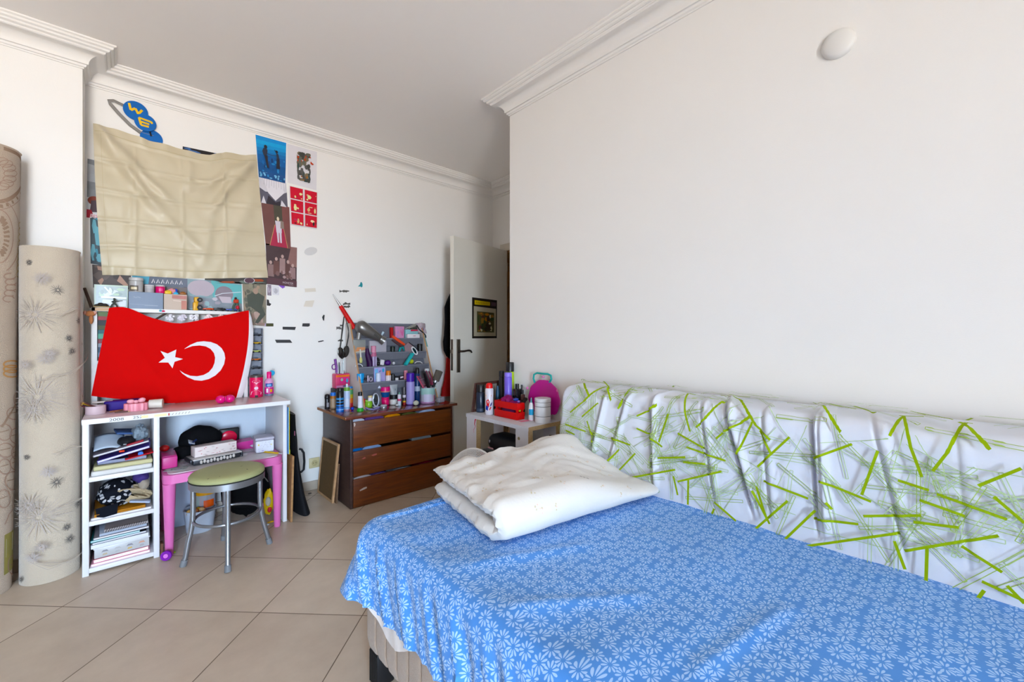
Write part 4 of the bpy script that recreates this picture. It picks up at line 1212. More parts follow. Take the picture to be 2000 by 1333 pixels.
slab('magazine', 'pale magazine on top of the purple one behind the flag', 'magazine', .09, .31, HY + .018, HY + .085, 1.2685, .009, '#c9c3cf', page='#dcd8de')
b = MB(M('#5d3f52', .7)); b.box((.2, HY + .05, 1.157), (.24, .07, .2), bev=.003)
solo(b, 'storage_box', 'plum box behind the flag under the magazines', 'box', (.2, HY + .05, 1.057))
# ================================================================ red flag hung over the hutch
FY = HY - 0.012
def flag_y(x, z):
    k = smooth01((HZ - z) / 0.25)
    d = 0.010 * k * math.sin(5.5 * x + 7 * z + .6) + 0.006 * k * ns(x * 6, z * 5, 2) + 0.012 * k * ns(x * 2.2, z * 2.6, 8)
    d += 0.012 * math.exp(-((x - .10 + .5 * (z - 1.0)) / .05) ** 2) * k - 0.020 * smooth01((0.95 - z) / .17)
    return FY - max(0, 0.012 + d)
def flpt(px, py):
    p = onY(px, py, FY - 0.01); return p.x, p.z
top_px = [(213, 602), (225, 600), (240, 600), (252, 602.5), (268, 609), (285, 617), (300, 622), (318, 627), (336, 631), (352, 632), (368, 630), (385, 627), (400, 623), (425, 619), (450, 614), (472, 609), (486, 606.5)]
bot_px = [(178, 774), (200, 777), (225, 779.5), (250, 782), (275, 784), (300, 786), (325, 788), (350, 789), (375, 788.5), (400, 787), (425, 784), (450, 780), (462, 778)]
def along(pts, u):
    s = u * (len(pts) - 1); i = min(int(s), len(pts) - 2); t = s - i
    return lerp(pts[i][0], pts[i + 1][0], t), lerp(pts[i][1], pts[i + 1][1], t)
def flag_px(u, v):
    a, c = along(top_px, u), along(bot_px, u)
    w = math.sin(PI * v)
    bl = -5 * w * (1 - u) ** 3 * 0 + 8 * (u ** 6) * w         # hoist side bows outward
    return lerp(a[0], c[0], v) + bl, lerp(a[1], c[1], v)
def flag_pt(x, z, off=0.0): return Vector((x, flag_y(x, z) - off, z))
b = MB(); m_red = M('#c40e04', 0.85, var=0.05, scale=5, bump=0.06, bscale=500)
def fl(u, v):
    x, z = flpt(*flag_px(u, v)); return flag_pt(x, max(z, DT + .0012))
b.grid(fl, 110, 90, m_red)
m_fw = M('#dcd9dc', 0.7, var=0.03, bump=0.05)
hoist_r = [(487, 607), (492, 622), (495, 645), (495, 680), (491, 710), (486, 735), (480, 760), (474, 777)]
def hoist(u, v):
    a = flag_px(1.0, v); c = along(hoist_r, v)
    x, z = flpt(lerp(a[0], c[0], u), lerp(a[1], c[1], v * 0 + u)); p = flag_pt(x, max(z, DT + .0012)); p.y += 0.010 * u * u; return p
b.grid(hoist, 8, 70, m_fw)
flag = solo(b, 'flag', 'red flag with a white crescent and star hung across the desk hutch', 'flag', (0.24, FY, 1.07), smooth=60)
b = MB(); s = Skin(b, lambda x, z, o=0.0: flag_pt(x, z, o), step=0.0002, start=0.0012)
P_out = [(360, 682), (372, 674), (385, 668.5), (398, 667), (412, 668.5), (424, 673), (433, 680.5), (438.5, 690), (440.3, 700), (438, 712), (431.5, 724), (421, 734), (408, 741), (394, 744.3), (380, 743), (366, 737), (356, 730), (351, 724)]
P_in = [(351, 724), (360, 730), (372, 734.5), (385, 735.5), (398, 733), (408, 727.5), (415.5, 719), (419.5, 709), (420.5, 699), (418, 690), (411.5, 682), (402, 677), (390, 675.2), (376, 676.5), (360, 682)]
s.poly([flpt(*p) for p in P_out[:-1] + P_in[:-1]], m_fw, tol=0.018)
s.poly([flpt(*p) for p in [(313.5, 686), (327.5, 691), (344.5, 683.2), (342, 698), (357.5, 701.6), (341, 707), (336.8, 719.7), (328.7, 708.5), (309.5, 708.5), (322, 699.3)]], m_fw, tol=0.018)
b.build('crescent_and_star', flag, 60)
# ================================================================ cream cloth pinned on the poster wall
def cl_px(u, v):
    tp = [(182, 243), (200, 247), (222, 253), (250, 261), (272, 268), (290, 275), (315, 281), (340, 288), (362, 294), (385, 300), (410, 304), (430, 300), (440, 298), (460, 301), (480, 304), (500, 303)]
    bt = [(200, 538), (240, 538), (300, 541), (360, 544), (420, 544.5), (470, 543.5), (523, 543)]
    a, c = along(tp, u), along(bt, u)
    x, y = lerp(a[0], c[0], v), lerp(a[1], c[1], v)
    return x + (1 - u) * (-3 * math.sin(PI * v)) , y
b = MB(M('#c3b79c', 0.42, var=0.05, scale=4, sheen=0.3, hex2='#cfc4ad'))
def cloth_d(u, v):
    d = 0.006
    for k, vv in enumerate((0.215, 0.415, 0.615, 0.80)):
        t = v - vv - 0.012 * math.sin(u * 5 + k) ; d += 0.0075 * math.exp(-(t / 0.010) ** 2) * (0.5 + 0.5 * math.sin(u * 9 + k * 2) ** 2) - 0.004 * math.exp(-((t - .022) / .014) ** 2)
    for uu in (0.24, 0.50, 0.75):
        d += 0.004 * math.exp(-((u - uu - 0.01 * math.sin(v * 4)) / 0.010) ** 2) * smooth01(v / .2)
    # drape lines falling from the pinned corners
    for (u0, v0, u1, v1, a, w) in ((0.03, 0.03, 0.42, 0.55, .020, .040), (0.05, 0.02, 0.45, 0.42, .014, .03), (0.42, .55, .62, .8, .010, .035), (0.97, .06, .66, .46, .017, .035), (0.97, .06, .55, .30, .014, .035), (0.56, .08, .54, .32, .009, .03), (.66, .55, .6, .9, .008, .03), (.97, .3, .70, .9, .008, .05), (.2, .1, .22, .9, .005, .03)):
        dx, dy = u1 - u0, v1 - v0; l2 = dx * dx + dy * dy; t = ((u - u0) * dx + (v - v0) * dy) / l2
        dd = ((u - u0) * dy - (v - v0) * dx) / math.sqrt(l2)
        d += 1.5 * a * math.exp(-(dd / w) ** 2) * smooth01((t + .1) / .25) * smooth01((1.15 - t) / .4)
    d += 0.006 * ns(u * 5, v * 5, 3) + 0.003 * ns(u * 14, v * 12, 3)
    if v > 0.94: d += 0.006 * math.sin(u * 60) * (v - .94) / .06 + .003
    if v < 0.07: d += 0.006 * math.sin(u * 46 + 1) * (.07 - v) / .07 + .004
    return max(.002, d)
def clp(u, v, o=0.0):
    p = onY(*cl_px(u, v), YA - 0.004); return Vector((p.x, YA - 0.004 - cloth_d(u, v) - o, p.z))
b.grid(clp, 120, 110)
s = Skin(b, clp, step=0.00005, start=0.0008); m_hemc = M('#d8cfb4', 0.4, var=.04)
for v in (0.05, 0.945): s.stroke([(0.01, v), (0.99, v)], 0.003, M('#b5a988', .6), dense=.02)
s.stroke([(0.055, 0.06), (0.06, 0.94)], 0.0025, M('#bcae90', .6), dense=.02)
solo(b, 'cream_cloth', 'cream satin cloth pinned over the posters above the desk', 'cloth', (0.2, YA, 2.0), smooth=70)
# ---------------------------------------------------------------- posters behind and beside the cloth
YW = YA - 0.0006
def poster(label, corners, draw, base, depth=0.0, name='poster', cat='poster', group=None):
    P = quadmap(*[onY(px, py, YW - depth) for px, py in corners])     # bottom-left, bottom-right, top-right, top-left
    b = MB(); s = paper(b, P, M(base, 0.5, var=0.06), 0.0007)
    draw(s)
    return solo(b, name, label, cat, P(.5, .5), group, smooth=0)
def d_sea(s):
    for i, c in enumerate(('#0f8fd0', '#14a3d8', '#1596cf', '#1a82bd', '#1c70ac', '#22609c', '#24558c', '#2b5286')):
        y1 = 1 - i * 0.085 if i < 5 else 1 - .42 - (i - 5) * .2
        s.poly([(0, 0), (1, 0), (1, max(.02, y1)), (0, max(.02, y1 - .02))], M(c, 0.35, var=0.12, scale=30))
    s.patches(26, [M(c, .35) for c in ('#2a6fae', '#1f4d80', '#3f86bd', '#1c3f70')], 2, (0.02, .02, .98, .55), (.03, .09))
    s.patches(12, [M('#7fb6d8', .35)], 5, (.02, .01, .98, .14), (.03, .08))
    dk_, dk2 = M('#23242f', .4), M('#2b3346', .4)
    s.poly([(.2, .55), (.33, .57), (.35, .68), (.31, .73), (.22, .72), (.17, .64)], dk2); s.ell(.29, .755, .055, .045, dk_)
    s.poly([(.22, .56), (.34, .56), (.35, .42), (.38, .27), (.31, .26), (.27, .42)], dk_)
    s.ell(.66, .70, .045, .035, dk_); s.poly([(.64, .68), (.72, .65), (.76, .54), (.66, .53)], dk2); s.stroke([(.58, .735), (.64, .70)], .02, dk_)
    s.poly([(.66, .54), (.76, .54), (.78, .30), (.64, .29)], dk_); s.stroke([(.34, .60), (.50, .585), (.66, .60)], .012, dk2)
poster('blue seaside poster with two dark figures wading', ((505.5, 346), (557, 358.5), (559, 279.5), (499, 263)), d_sea, '#1b8fcb')
def d_machine(s):
    cs = [M(c, .5, var=.3) for c in ('#4a4a46', '#6b6a60', '#3a4a48', '#7d6f58', '#5c5a58')]
    s.patches(46, cs, 3, (.30, .12, .78, .90), (.06, .13)); s.patches(9, [M('#b8472f', .5)], 9, (.3, .6, .9, .85), (.02, .05)); s.patches(4, [M('#a86a30', .5)], 7, (.4, .12, .8, .4), (.02, .04))
poster('white sheet with a cluster of grey and rust scraps printed on it', ((562, 357), (618, 372), (619, 297), (561, 281)), d_machine, '#d5d2d6')
def d_grey(s):
    s.poly([(0, 0), (1, 0), (1, .62), (.8, .5), (.2, .48), (0, .6)], M('#605e6a', .5, var=.2)); s.poly([(.15, 1), (.95, 1), (.88, .55), (.55, .18), (.3, .45)], M('#d9d6dc', .5))
    s.poly([(.2, .0), (.75, .0), (.72, .2), (.55, .12), (.3, .35)], M('#37323a', .5)); s.poly([(.02, .0), (.2, .0), (.12, .3)], M('#cfccd2', .5)); s.poly([(.72, .0), (.95, .0), (.78, .25)], M('#cfccd2', .5))
    for i in range(9): s.stroke([(.2 + i * .085, 1), (.16 + i * .09, .75 - .05 * (i % 3))], .008, M('#8a868f', .5))
poster('black and white ink print under the blue seaside poster', ((509, 396), (562, 405.5), (559, 358.5), (505.5, 346)), d_grey, '#c9c6cc')
def d_red(s):
    m1, m2 = M('#c42440', .5, var=.2), M('#e0c9a6', .5)
    for r in range(3):
        for c in range(2):
            x0, y0 = .04 + c * .5, .03 + (2 - r) * .33
            s.poly([(x0, y0), (x0 + .44, y0), (x0 + .44, y0 + .3), (x0, y0 + .3)], m1)
            s.patches(5, [m2, M('#d9b98a', .5), M('#1f2622', .5), M('#b53a58', .5), M('#d7d3a0', .5)], r * 2 + c, (x0 + .05, y0 + .02, x0 + .42, y0 + .2), (.03, .11))
poster('white sheet with six small red and cream panels', ((567, 440), (619, 448.5), (620, 376), (564, 362.5)), d_red, '#d6d2d4')
def d_corr(s):
    s.poly([(0, 0), (.25, 0), (.42, .55), (.42, 1), (0, 1)], M('#6f4c48', .5, var=.2)); s.poly([(1, 0), (.85, 0), (.72, .5), (.72, 1), (1, 1)], M('#7a4f4c', .5, var=.2))
    s.poly([(.42, .55), (.72, .5), (.72, 1), (.42, 1)], M('#4e4a3f', .5, var=.2)); s.poly([(.15, 0), (.88, 0), (.74, .52), (.42, .52)], M('#a33a50', .5, var=.1))
    s.stroke([(.16, 0), (.42, .52)], .015, M('#c7a873', .5)); s.stroke([(.87, 0), (.73, .52)], .015, M('#c7a873', .5))
    w, d_ = M('#c9c2cc', .5), M('#8b7c74', .5)
    s.poly([(.46, .34), (.66, .34), (.68, .62), (.44, .62)], w); s.poly([(.47, .34), (.55, .34), (.54, .1), (.48, .1)], w); s.poly([(.57, .34), (.65, .34), (.64, .1), (.58, .1)], w); s.ell(.55, .67, .045, .05, M('#d6c8ae', .5)); s.poly([(.62, .45), (.76, .45), (.76, .62), (.64, .64)], d_)
poster('maroon corridor poster beside the cream cloth', ((519, 478), (568, 486.5), (565, 405), (510, 396)), d_corr, '#6a4a47')
def d_group(s):
    s.poly([(0, .16), (1, .16), (1, 1), (0, 1)], M('#4a3a3c', .5, var=.25)); s.poly([(.66, .5), (1, .5), (1, 1), (.8, 1)], M('#8a6a66', .5, var=.2))
    for (x, y, h, c) in ((.14, .5, .3, '#8a7270'), (.32, .6, .34, '#6a4c48'), (.52, .68, .36, '#9a8280'), (.70, .56, .34, '#5d4340'), (.86, .48, .28, '#93797a')):
        s.poly([(x - .10, y - h), (x + .10, y - h), (x + .09, y), (x - .09, y)], M(c, .5, var=.2)); s.ell(x, y + .05, .045, .045, M('#b79d96', .5))
    s.patches(12, [M('#a89090', .5), M('#7a5f5c', .5)], 6, (.05, .17, .95, .4), (.03, .08))
    s.poly([(0, 0), (1, 0), (1, .15), (0, .17)], M('#5a3f45', .5)); s.text('MONSTER', .52, .055, .36, .05, M('#c9bcc0', .5)); s.stroke([(.72, .035), (.88, .03)], .008, M('#a8989c', .5))
poster('brown group poster lettered along its lower band', ((521, 555), (579, 561.5), (580, 484), (519, 476)), d_group, '#4d3a3c')
def d_res(s):
    s.poly([(0, .35), (1, .35), (1, 1), (0, 1)], M('#83868a', .5, var=.3, scale=20)); s.poly([(0, .62), (1, .62), (1, .9), (0, .92)], M('#a6a9ad', .5, var=.2))
    s.ell(.55, .30, .5, .08, M('#7a3a2c', .5)); s.poly([(.2, .1), (1, .12), (1, .33), (.3, .3)], M('#4a3a42', .5, var=.3)); s.poly([(0, .0), (.5, .0), (.3, .14), (0, .14)], M('#9c2a38', .5)); s.poly([(.2, .0), (1, .0), (1, .07), (.25, .07)], M('#d9cfd2', .5)); s.text('RESID', .26, .012, .72, .05, M('#b03548', .5))
poster('grey poster with the red letters RESID at the cloth\'s edge', ((169, 425), (200, 429), (196, 316), (171, 310)), d_res, '#c9c9cb')
def d_teal(s):
    s.patches(20, [M(c, .5) for c in ('#4f8b9c', '#3f5c66', '#6fa3b0', '#46525a', '#3b4950')], 8, (0, 0, 1, 1), (.1, .3))
poster('dark teal poster below the grey poster at the cloth\'s edge', ((177, 515), (204, 520), (204, 428), (176, 424)), d_teal, '#4a555b')
def d_hand(s):
    s.patches(8, [M('#5a5250', .5), M('#463f3e', .5), M('#6b5f5a', .5)], 3, (0, 0, 1, 1), (.15, .4)); m_ = M('#b08f80', .5)
    s.poly([(.12, .95), (.3, .92), (.28, .75), (.14, .78)], m_); s.poly([(.12, .3), (.24, .45), (.28, .35), (.2, .1)], m_); s.poly([(.62, .35), (.7, .62), (.92, .2), (.86, .1)], m_)
poster('brown poster with pale hands above the clear folder', ((182, 562), (256, 566), (256, 523), (180, 517)), d_hand, '#574e4c')
def d_title(s):
    s.poly([(0, .4), (1, .45), (1, 1), (0, 1)], M('#6a6f7c', .5, var=.3)); s.poly([(0, .5), (.28, .55), (.3, 1), (0, 1)], M('#5c9fb5', .5, var=.2))
    for i in range(7): s.stroke([(.34 + i * .085, .62), (.37 + i * .085, .86), (.39 + i * .085, .64)], .018, M('#d9d6d6', .5))
    s.patches(6, [M('#8f7d72', .5), M('#5e5c62', .5)], 2, (0, 0, 1, .5), (.08, .2))
poster('grey-blue poster strip showing just below the cloth', ((258, 572), (366, 577), (366, 545), (258, 538)), d_title, '#77706f')
def d_animal(s):
    s.poly([(0, 0), (1, 0), (1, .35), (0, .45)], M('#8a929a', .5, var=.3)); s.poly([(.45, .45), (1, .3), (1, .9), (.42, 1)], M('#6fb0b2', .5, var=.1))
    s.ell(.24, .72, .24, .27, M('#b9aeb6', .5, var=.1)); s.ell(.66, .58, .17, .26, M('#8b8189', .5, var=.2)); s.poly([(.55, .5), (.62, .3), (.8, .3), (.78, .5)], M('#c3b8c0', .5, var=.1)); s.patches(12, [M('#a9a2ac', .5), M('#9fb9be', .5), M('#c5bec6', .5)], 4, (.0, .02, .6, .5), (.05, .12))
    s.stroke([(.48, .50), (.62, .60), (.98, .68)], .02, M('#ccd3d8', .5))
poster('teal and lilac animal poster behind the toys on the hutch', ((366, 606), (473, 612), (472, 552), (366, 545)), d_animal, '#8fa3a8')
def d_dark(s):
    s.patches(14, [M(c, .5) for c in ('#5a5550', '#3b3634', '#6f7a70', '#9c4f35')], 3, (0, 0, 1, 1), (.08, .25)); s.ell(.70, .5, .09, .42, M('#5a3f4a', .5)); s.stroke(ellipse(.70, .5, .085, .4, 16) + [(.785, .5)], .012, M('#c9c2c6', .5))
poster('dark strip of poster with a small white outlined badge', ((400, 553), (521, 556), (521, 542), (400, 541)), d_dark, '#47423f')
def d_moss(s):
    s.patches(40, [M(c, .5) for c in ('#7b7668', '#5f5d52', '#8f8a78', '#a58f7c', '#6a6a5e', '#b79f8f')], 5, (0, .3, 1, 1), (.06, .16)); s.patches(16, [M(c, .5) for c in ('#b59c92', '#9c8378', '#c4aaa0')], 6, (0, 0, 1, .35), (.06, .2))
    m_ = M('#4d5148', .5, var=.2); s.poly([(.18, .42), (.78, .42), (.9, .7), (.6, .78), (.4, .76), (.15, .68)], m_); s.ell(.52, .80, .11, .07, M('#a98f80', .5)); s.poly([(.3, .42), (.8, .42), (.95, .28), (.6, .05), (.45, .06), (.7, .28)], m_)
poster('mossy grey poster of a seated figure at the hutch\'s end', ((477, 634), (520, 638), (520, 556), (473, 549)), d_moss, '#8a8272')
def d_small(s): s.patches(6, [M('#b5aab4', .5), M('#8f8894', .5)], 1, (0, 0, 1, 1), (.1, .3))
poster('small lilac-grey card under the lettered brown poster', ((522, 577), (530, 578), (530, 557), (522, 556)), d_small, '#8a7f8a')
def d_small2(s): s.ell(.5, .45, .3, .3, M('#b9b7bd', .5)); s.patches(4, [M('#c7c5cb', .5)], 3, (0, 0, 1, 1), (.1, .3))
poster('small white card with a grey smudge under the lettered brown poster', ((532, 576), (545, 577), (545, 560), (531, 558)), d_small2, '#d3d1d5')
def d_dk2(s): s.patches(4, [M('#4a6a9c', .5), M('#3a2c2c', .5)], 1, (0, 0, 1, 1), (.1, .3))
poster('narrow dark edge of a poster above the cream cloth', ((356, 303), (424, 314), (424, 300), (357, 286)), d_dk2, '#231e20')
# ---------------------------------------------------------------- marks of tape and stickers on the wall
def scrap(label, pts, col, name='tape_scrap', cat='tape', group='tape scraps on the poster wall', m=None):
    b = MB(m or M(col, 0.6, var=.15)); q = [onY(x, y, YW) for x, y in pts]; c = sum(q, Vector()) / len(q)
    b.prism([(p.x, p.z) for p in q], YW + .0005, YW - .0008, lambda x, y, d: Vector((x, d, y)))
    solo(b, name, label, cat, c, group, smooth=0)
T = '#3a3a3c'
scrap('long black tape strip on the wall between the pink bottle and the sunglasses', [(537, 664), (566.5, 664), (571, 670), (540, 670)], T)
scrap('black tape strip above the longest tape strip', [(552, 638.5), (578, 639), (576, 645), (552, 644)], T)
scrap('short rounded black tape scrap beside a tape strip', [(591, 632), (605, 632), (605, 637), (602, 638.5), (590, 638)], T)
scrap('black and yellow tape scrap at the corner of the mossy poster', [(520, 632), (534, 632), (534, 638), (520, 638)], '#4a4a2c')
scrap('black tape blot on the mossy poster\'s upper edge', [(521, 585), (525, 586), (526, 592), (530, 594), (527, 598), (521, 597)], '#2c2a2a')
scrap('upright black tape sliver on the bare wall', [(629, 620), (632, 615), (634, 616), (633, 627), (631, 626)], '#38383a')
scrap('thin black tape sliver below the upright one', [(621, 667), (631, 665), (633, 666.5), (628, 668), (622, 669)], '#3c3c3e')
def torn(label, x0, y0, x1, y1, seed, col='#55534f'):
    rd = random.Random(seed); top = [(lerp(x0, x1, i / 7), y0 + rd.uniform(-1.5, 1.2)) for i in range(8)]; bt = [(lerp(x1, x0, i / 7), y1 + rd.uniform(-1.2, 1.2)) for i in range(8)]
    scrap(label, top + bt, col)
torn('torn black tape on the wall above the tip of the red wand', 663, 567.5, 682, 571, 1)
torn('torn black tape beside the red wand, the upper of a pair', 670, 592, 684, 595.5, 2)
torn('torn black tape beside the red wand, the lower of a pair', 671, 598, 684, 601, 3)
torn('grey torn tape behind the upper arms of the sunglasses', 657, 639.5, 667, 644, 4, '#6a6866')
torn('grey torn tape just above the smeared one behind the sunglasses', 664, 634, 671, 638, 5, '#5c5a58')
torn('small torn tape left of the sunglasses\' lower arms', 660, 664, 670, 667, 6)
scrap('small teal bird sticker high on the bare wall', [(699, 560), (703, 556), (704, 552), (706, 551), (708, 555), (708, 560), (706, 562), (704, 560)], '#3f8f96', 'bird_sticker', 'sticker', None)
scrap('shiny purple sticker at the foot of the lettered brown poster', [(543, 557), (548, 552), (549, 557), (553, 556), (557, 561), (552, 564), (548, 561)], '#8a62c0', 'purple_sticker', 'sticker', None)
scrap('pale lilac scrap by the black and yellow tape', [(512, 632), (519, 632), (519, 637), (512, 637)], '#b9a9cf', 'paper_scrap', 'paper scrap', None)
m_st = M('#d6cfc4', .75, var=.02)
for lb, pts in (('faint beige patch on the wall right of the lettered poster', [(595, 564), (616, 563), (617, 570), (596, 571)]), ('faint beige slanted patch on the wall below another patch', [(597, 588), (614, 587), (610, 600), (593, 599)])):
    scrap(lb, pts, '#d6cfc4', 'wall_patch', 'wall mark', None, m_st)
scrap('grey smudge on the wall beside the lettered brown poster', ellipse(607, 491, 13, 8, 12, -.2), '#cfcccb', 'wall_smudge', 'wall mark', None, M('#cbc9c8', .75, var=.03))
# ---------------------------------------------------------------- hanging discs with letters
ht = thing('letter_garland', 'grey ribbon with blue discs lettered in yellow above the cream cloth', 'garland', onY(265, 225, YW))
b = MB(M('#8e8b88', .7, var=.1))
rb = [(300, 268), (278, 262), (255, 245), (232, 222), (216, 204), (213, 197), (222, 197), (235, 203), (252, 211)]
def rbp(i): return onY(*rb[i], YW - (.0012 if i < 2 else .008))
for e in (-.0055, .0055): pass
vs = []
for i in range(len(rb)):
    p = rbp(i); a, c = rbp(max(0, i - 1)), rbp(min(len(rb) - 1, i + 1)); d = (c - a).normalized(); n = Vector((-d.z, 0, d.x)) * .009
    vs += [p + n + Vector((0, .004 * math.sin(i), 0)), p - n - Vector((0, .005, 0))]
b.add(vs, [(2 * i, 2 * i + 1, 2 * i + 3, 2 * i + 2) for i in range(len(rb) - 1)]); b.build('ribbon', ht, solid=.0008)
m_yl, m_bd = M('#e3b926', .6), M('#1767ad', .6, var=.1)
for k, (px, py, R) in enumerate(((265, 217, .058), (284, 240, .052), (296, 271, .055))):
    c = onY(px, py, YW - (.012, .016, .002)[k]); b = MB(m_bd)
    b.lathe([(R, 0), (R, .003), (R - .0008, .0038), (0, .0038)], c, (0, -1, 0), seg=36); dsc = b.build('letter_disc', ht)
    if k == 2:
        b = MB(); s = Skin(b, lambda x, y, o=0.0, c=c: Vector((c.x + x, c.y - .0042 - o, c.z + y))); s.stroke([(-.010, .053), (-.002, .012)], .009, M('#16161c', .6)); b.build('letter', dsc, 0)
    if k < 2:
        b = MB(); P = lambda x, y, o=0.0, c=c: Vector((c.x + x, c.y - .0042 - o, c.z + y)); s = Skin(b, P)
        if k == 0:
            for st in ([(-.030, .036), (-.022, -.004)], [(-.022, -.004), (-.002, .014)], [(-.002, .014), (.012, -.016)], [(.012, -.016), (.030, .014)]): s.stroke(st, .012, m_yl)
        else:
            for st in ([(-.030, .020), (-.020, -.022)], [(-.031, .020), (.026, .012)], [(-.026, -.001), (.018, -.006)], [(-.021, -.022), (.016, -.022)], [(.026, .014), (.032, .002)]): s.stroke(st, .011, m_yl)
        b.build('letter', dsc, 0)
# ================================================================ things on the hutch shelf
def stand(px, yb, yt, w, z=None, Y=None):
    """foot, radius and height of an upright thing from where it stands"""
    p = onZ(px, yb, z) if z is not None else onY(px, yb, Y)
    hv = Vector((p.x, p.y, 0)).normalized()
    f = fwd(p); r = w / 2 * f / F_PX / math.sqrt(1 + ((px - C_X) / F_PX) ** 2)
    c = p + hv * r if z is not None else p
    zt = CAM_H + (C_Y - yt) / F_PX * fwd(c)
    return c, r, zt - c.z
SH = HZ + .0005; YS = HY + .055
P = quadmap(*[onY(px, py, YS + .02) for px, py in ((184, 601), (249, 602), (250, 559), (184, 556))])
b = MB(); s = paper(b, P, M('#b7c6b4', .25, var=.1), .012)
s.poly([(.04, .05), (.98, .05), (.98, .93), (.06, .95)], M('#a9b5b5', .2, var=.25, scale=25)); s.patches(14, [M(c, .2) for c in ('#c9d2d6', '#9aa8a6', '#b9cdb5', '#d3dadd')], 7, (.1, .4, .95, .92), (.06, .2))
s.poly([(.2, .42), (.96, .38), (.96, .48), (.2, .5)], M('#dfe2e6', .2)); s.poly([(.2, .06), (.95, .06), (.95, .34), (.25, .36)], M('#ccd3d7', .25, var=.1)); s.stroke([(.3, .9), (.5, .6)], .05, M('#dfe5e6', .2))
solo(b, 'picture_folder', 'glossy green-edged plastic folder standing on the hutch shelf', 'folder', P(.5, 0))
b = MB(M('#3f2f26', .6)); b.cyl(onY(179, 601, HY + .01), onY(165, 563, HY - .03), .008, .007, seg=10)
solo(b, 'brown_stick', 'dark brown stick leaning outward from the hutch\'s upper corner', 'stick', onY(179, 601, HY))
t = thing('pink_plush', 'tan and pink soft toy clinging to the hutch\'s side post', 'soft toy', onY(176, 620, HY - .02))
q = onY(176, 613, HY - .02); b = MB(M('#b9805c', .9, var=.15, bump=.4)); b.ball(q, (.022, .014, .016), seg=16, rings=10); b.ball(q + Vector((.004, 0, -.03)), (.009, .009, .028), seg=12, rings=8); b.build('body', t)
b = MB(M('#d3a79a', .9)); b.ball(q + Vector((-.020, -.002, .004)), (.008, .010, .012), seg=10, rings=8); b.ball(q + Vector((.020, -.002, .006)), (.007, .010, .010), seg=10, rings=8); b.build('ear', t)
b = MB(M('#2b2622', .5)); 
for (px, py, r) in ((190, 597, .014), (197, 595, .016), (205, 596, .014), (209, 598, .010)): b.ball(onY(px, py, HY + .02) , (r * .9, .012, r * .62), seg=12, rings=8)
q = onY(198, 600, HY + .02); b.box((q.x, q.y, SH + .004), (.07, .02, .008), M('#9c8560', .6), bev=.002)
solo(b, 'toy_car', 'black toy car on a tan base in front of the plastic folder', 'toy', (q.x, q.y, SH))
t = thing('toy_soldier', 'little dark toy soldier aiming on the hutch shelf', 'toy figure', onY(223, 600, HY + .02)); q = onY(223, 600, HY + .02); q.z = SH
b = MB(M('#3f4640', .5))
b.tube([q + Vector((-.014, 0, 0)), q + Vector((-.008, 0, .018)), q + Vector((0, 0, .026)), q + Vector((.002, 0, .040))], [.005, .0045, .006, .006], seg=8); b.tube([q + Vector((.014, 0, 0)), q + Vector((.010, 0, .016)), q + Vector((0, 0, .026))], [.005, .0045, .006], seg=8)
b.ball(q + Vector((.001, 0, .050)), (.006, .006, .007), seg=10, rings=8); b.tube([q + Vector((0, -.002, .041)), q + Vector((.012, -.008, .038)), q + Vector((.024, -.010, .041))], [.004, .003, .0025], seg=6); b.tube([q + Vector((0, .003, .041)), q + Vector((-.010, 0, .034)), q + Vector((-.004, -.008, .030))], [.004, .003, .003], seg=6)
b.build('body', t); b = MB(M('#26292a', .4)); b.cyl(q + Vector((.004, -.010, .040)), q + Vector((.036, -.012, .042)), .0018); b.build('rifle', t)
b = MB(M('#8b97a9', .55, var=.05)); b1, b2_ = onY(251, 603, YS), onY(318, 603, YS); top = onY(285, 572, YS).z
gb = thing('storage_box', 'grey-blue cardboard box on the hutch shelf carrying jars', 'box', ((b1.x + b2_.x) / 2, YS, SH))
b.box(((b1.x + b2_.x) / 2, YS + .01, (SH + top) / 2), (b2_.x - b1.x, .085, top - SH), bev=.002)
P = quadmap((b1.x, YS - .033, SH), (b2_.x, YS - .033, SH), (b2_.x, YS - .033, top), (b1.x, YS - .033, top)); s = Skin(b, P)
s.stroke([(.14, .70), (.2, .66), (.26, .70), (.34, .66)], .03, M('#a9b1c0')); s.stroke([(.04, .27), (.85, .22)], .02, M('#a5aebd')); s.stroke([(.45, .2), (.84, .2)], .03, M('#a5aebd')); b.build('carton', gb)
def jar(name, label, cat, px, yb, yt, w, z, body, lid=None, lidf=.15, lab=None, prof=None, alpha=1.0, Y=None, dy=0.0):
    c, r, h = stand(px, yb, yt, w, None if Y else z, Y)
    if z is not None: c.z = z
    c.y += dy
    t = thing(name, label, cat, c)
    hb = h * (1 - lidf) if lid else h
    b = MB(M(body, .3, alpha=alpha)); b.lathe(prof(r, hb) if prof else [(r * .93, 0), (r, .003), (r, hb - .004), (r * .9, hb)], c, seg=28); b.build('body', t)
    if lid:
        b = MB(M(lid, .4)); b.lathe([(r * 1.03, 0), (r * 1.03, h - hb - .003), (r * .95, h - hb), (0, h - hb)], c + Vector((0, 0, hb)), seg=28); b.build('lid', t)
    if lab:
        for (f0, f1, col, a0, a1) in lab: wrap(t, c, r + .0006, hb * f0, hb * f1, col, a0, a1)
    return t, c, r, h
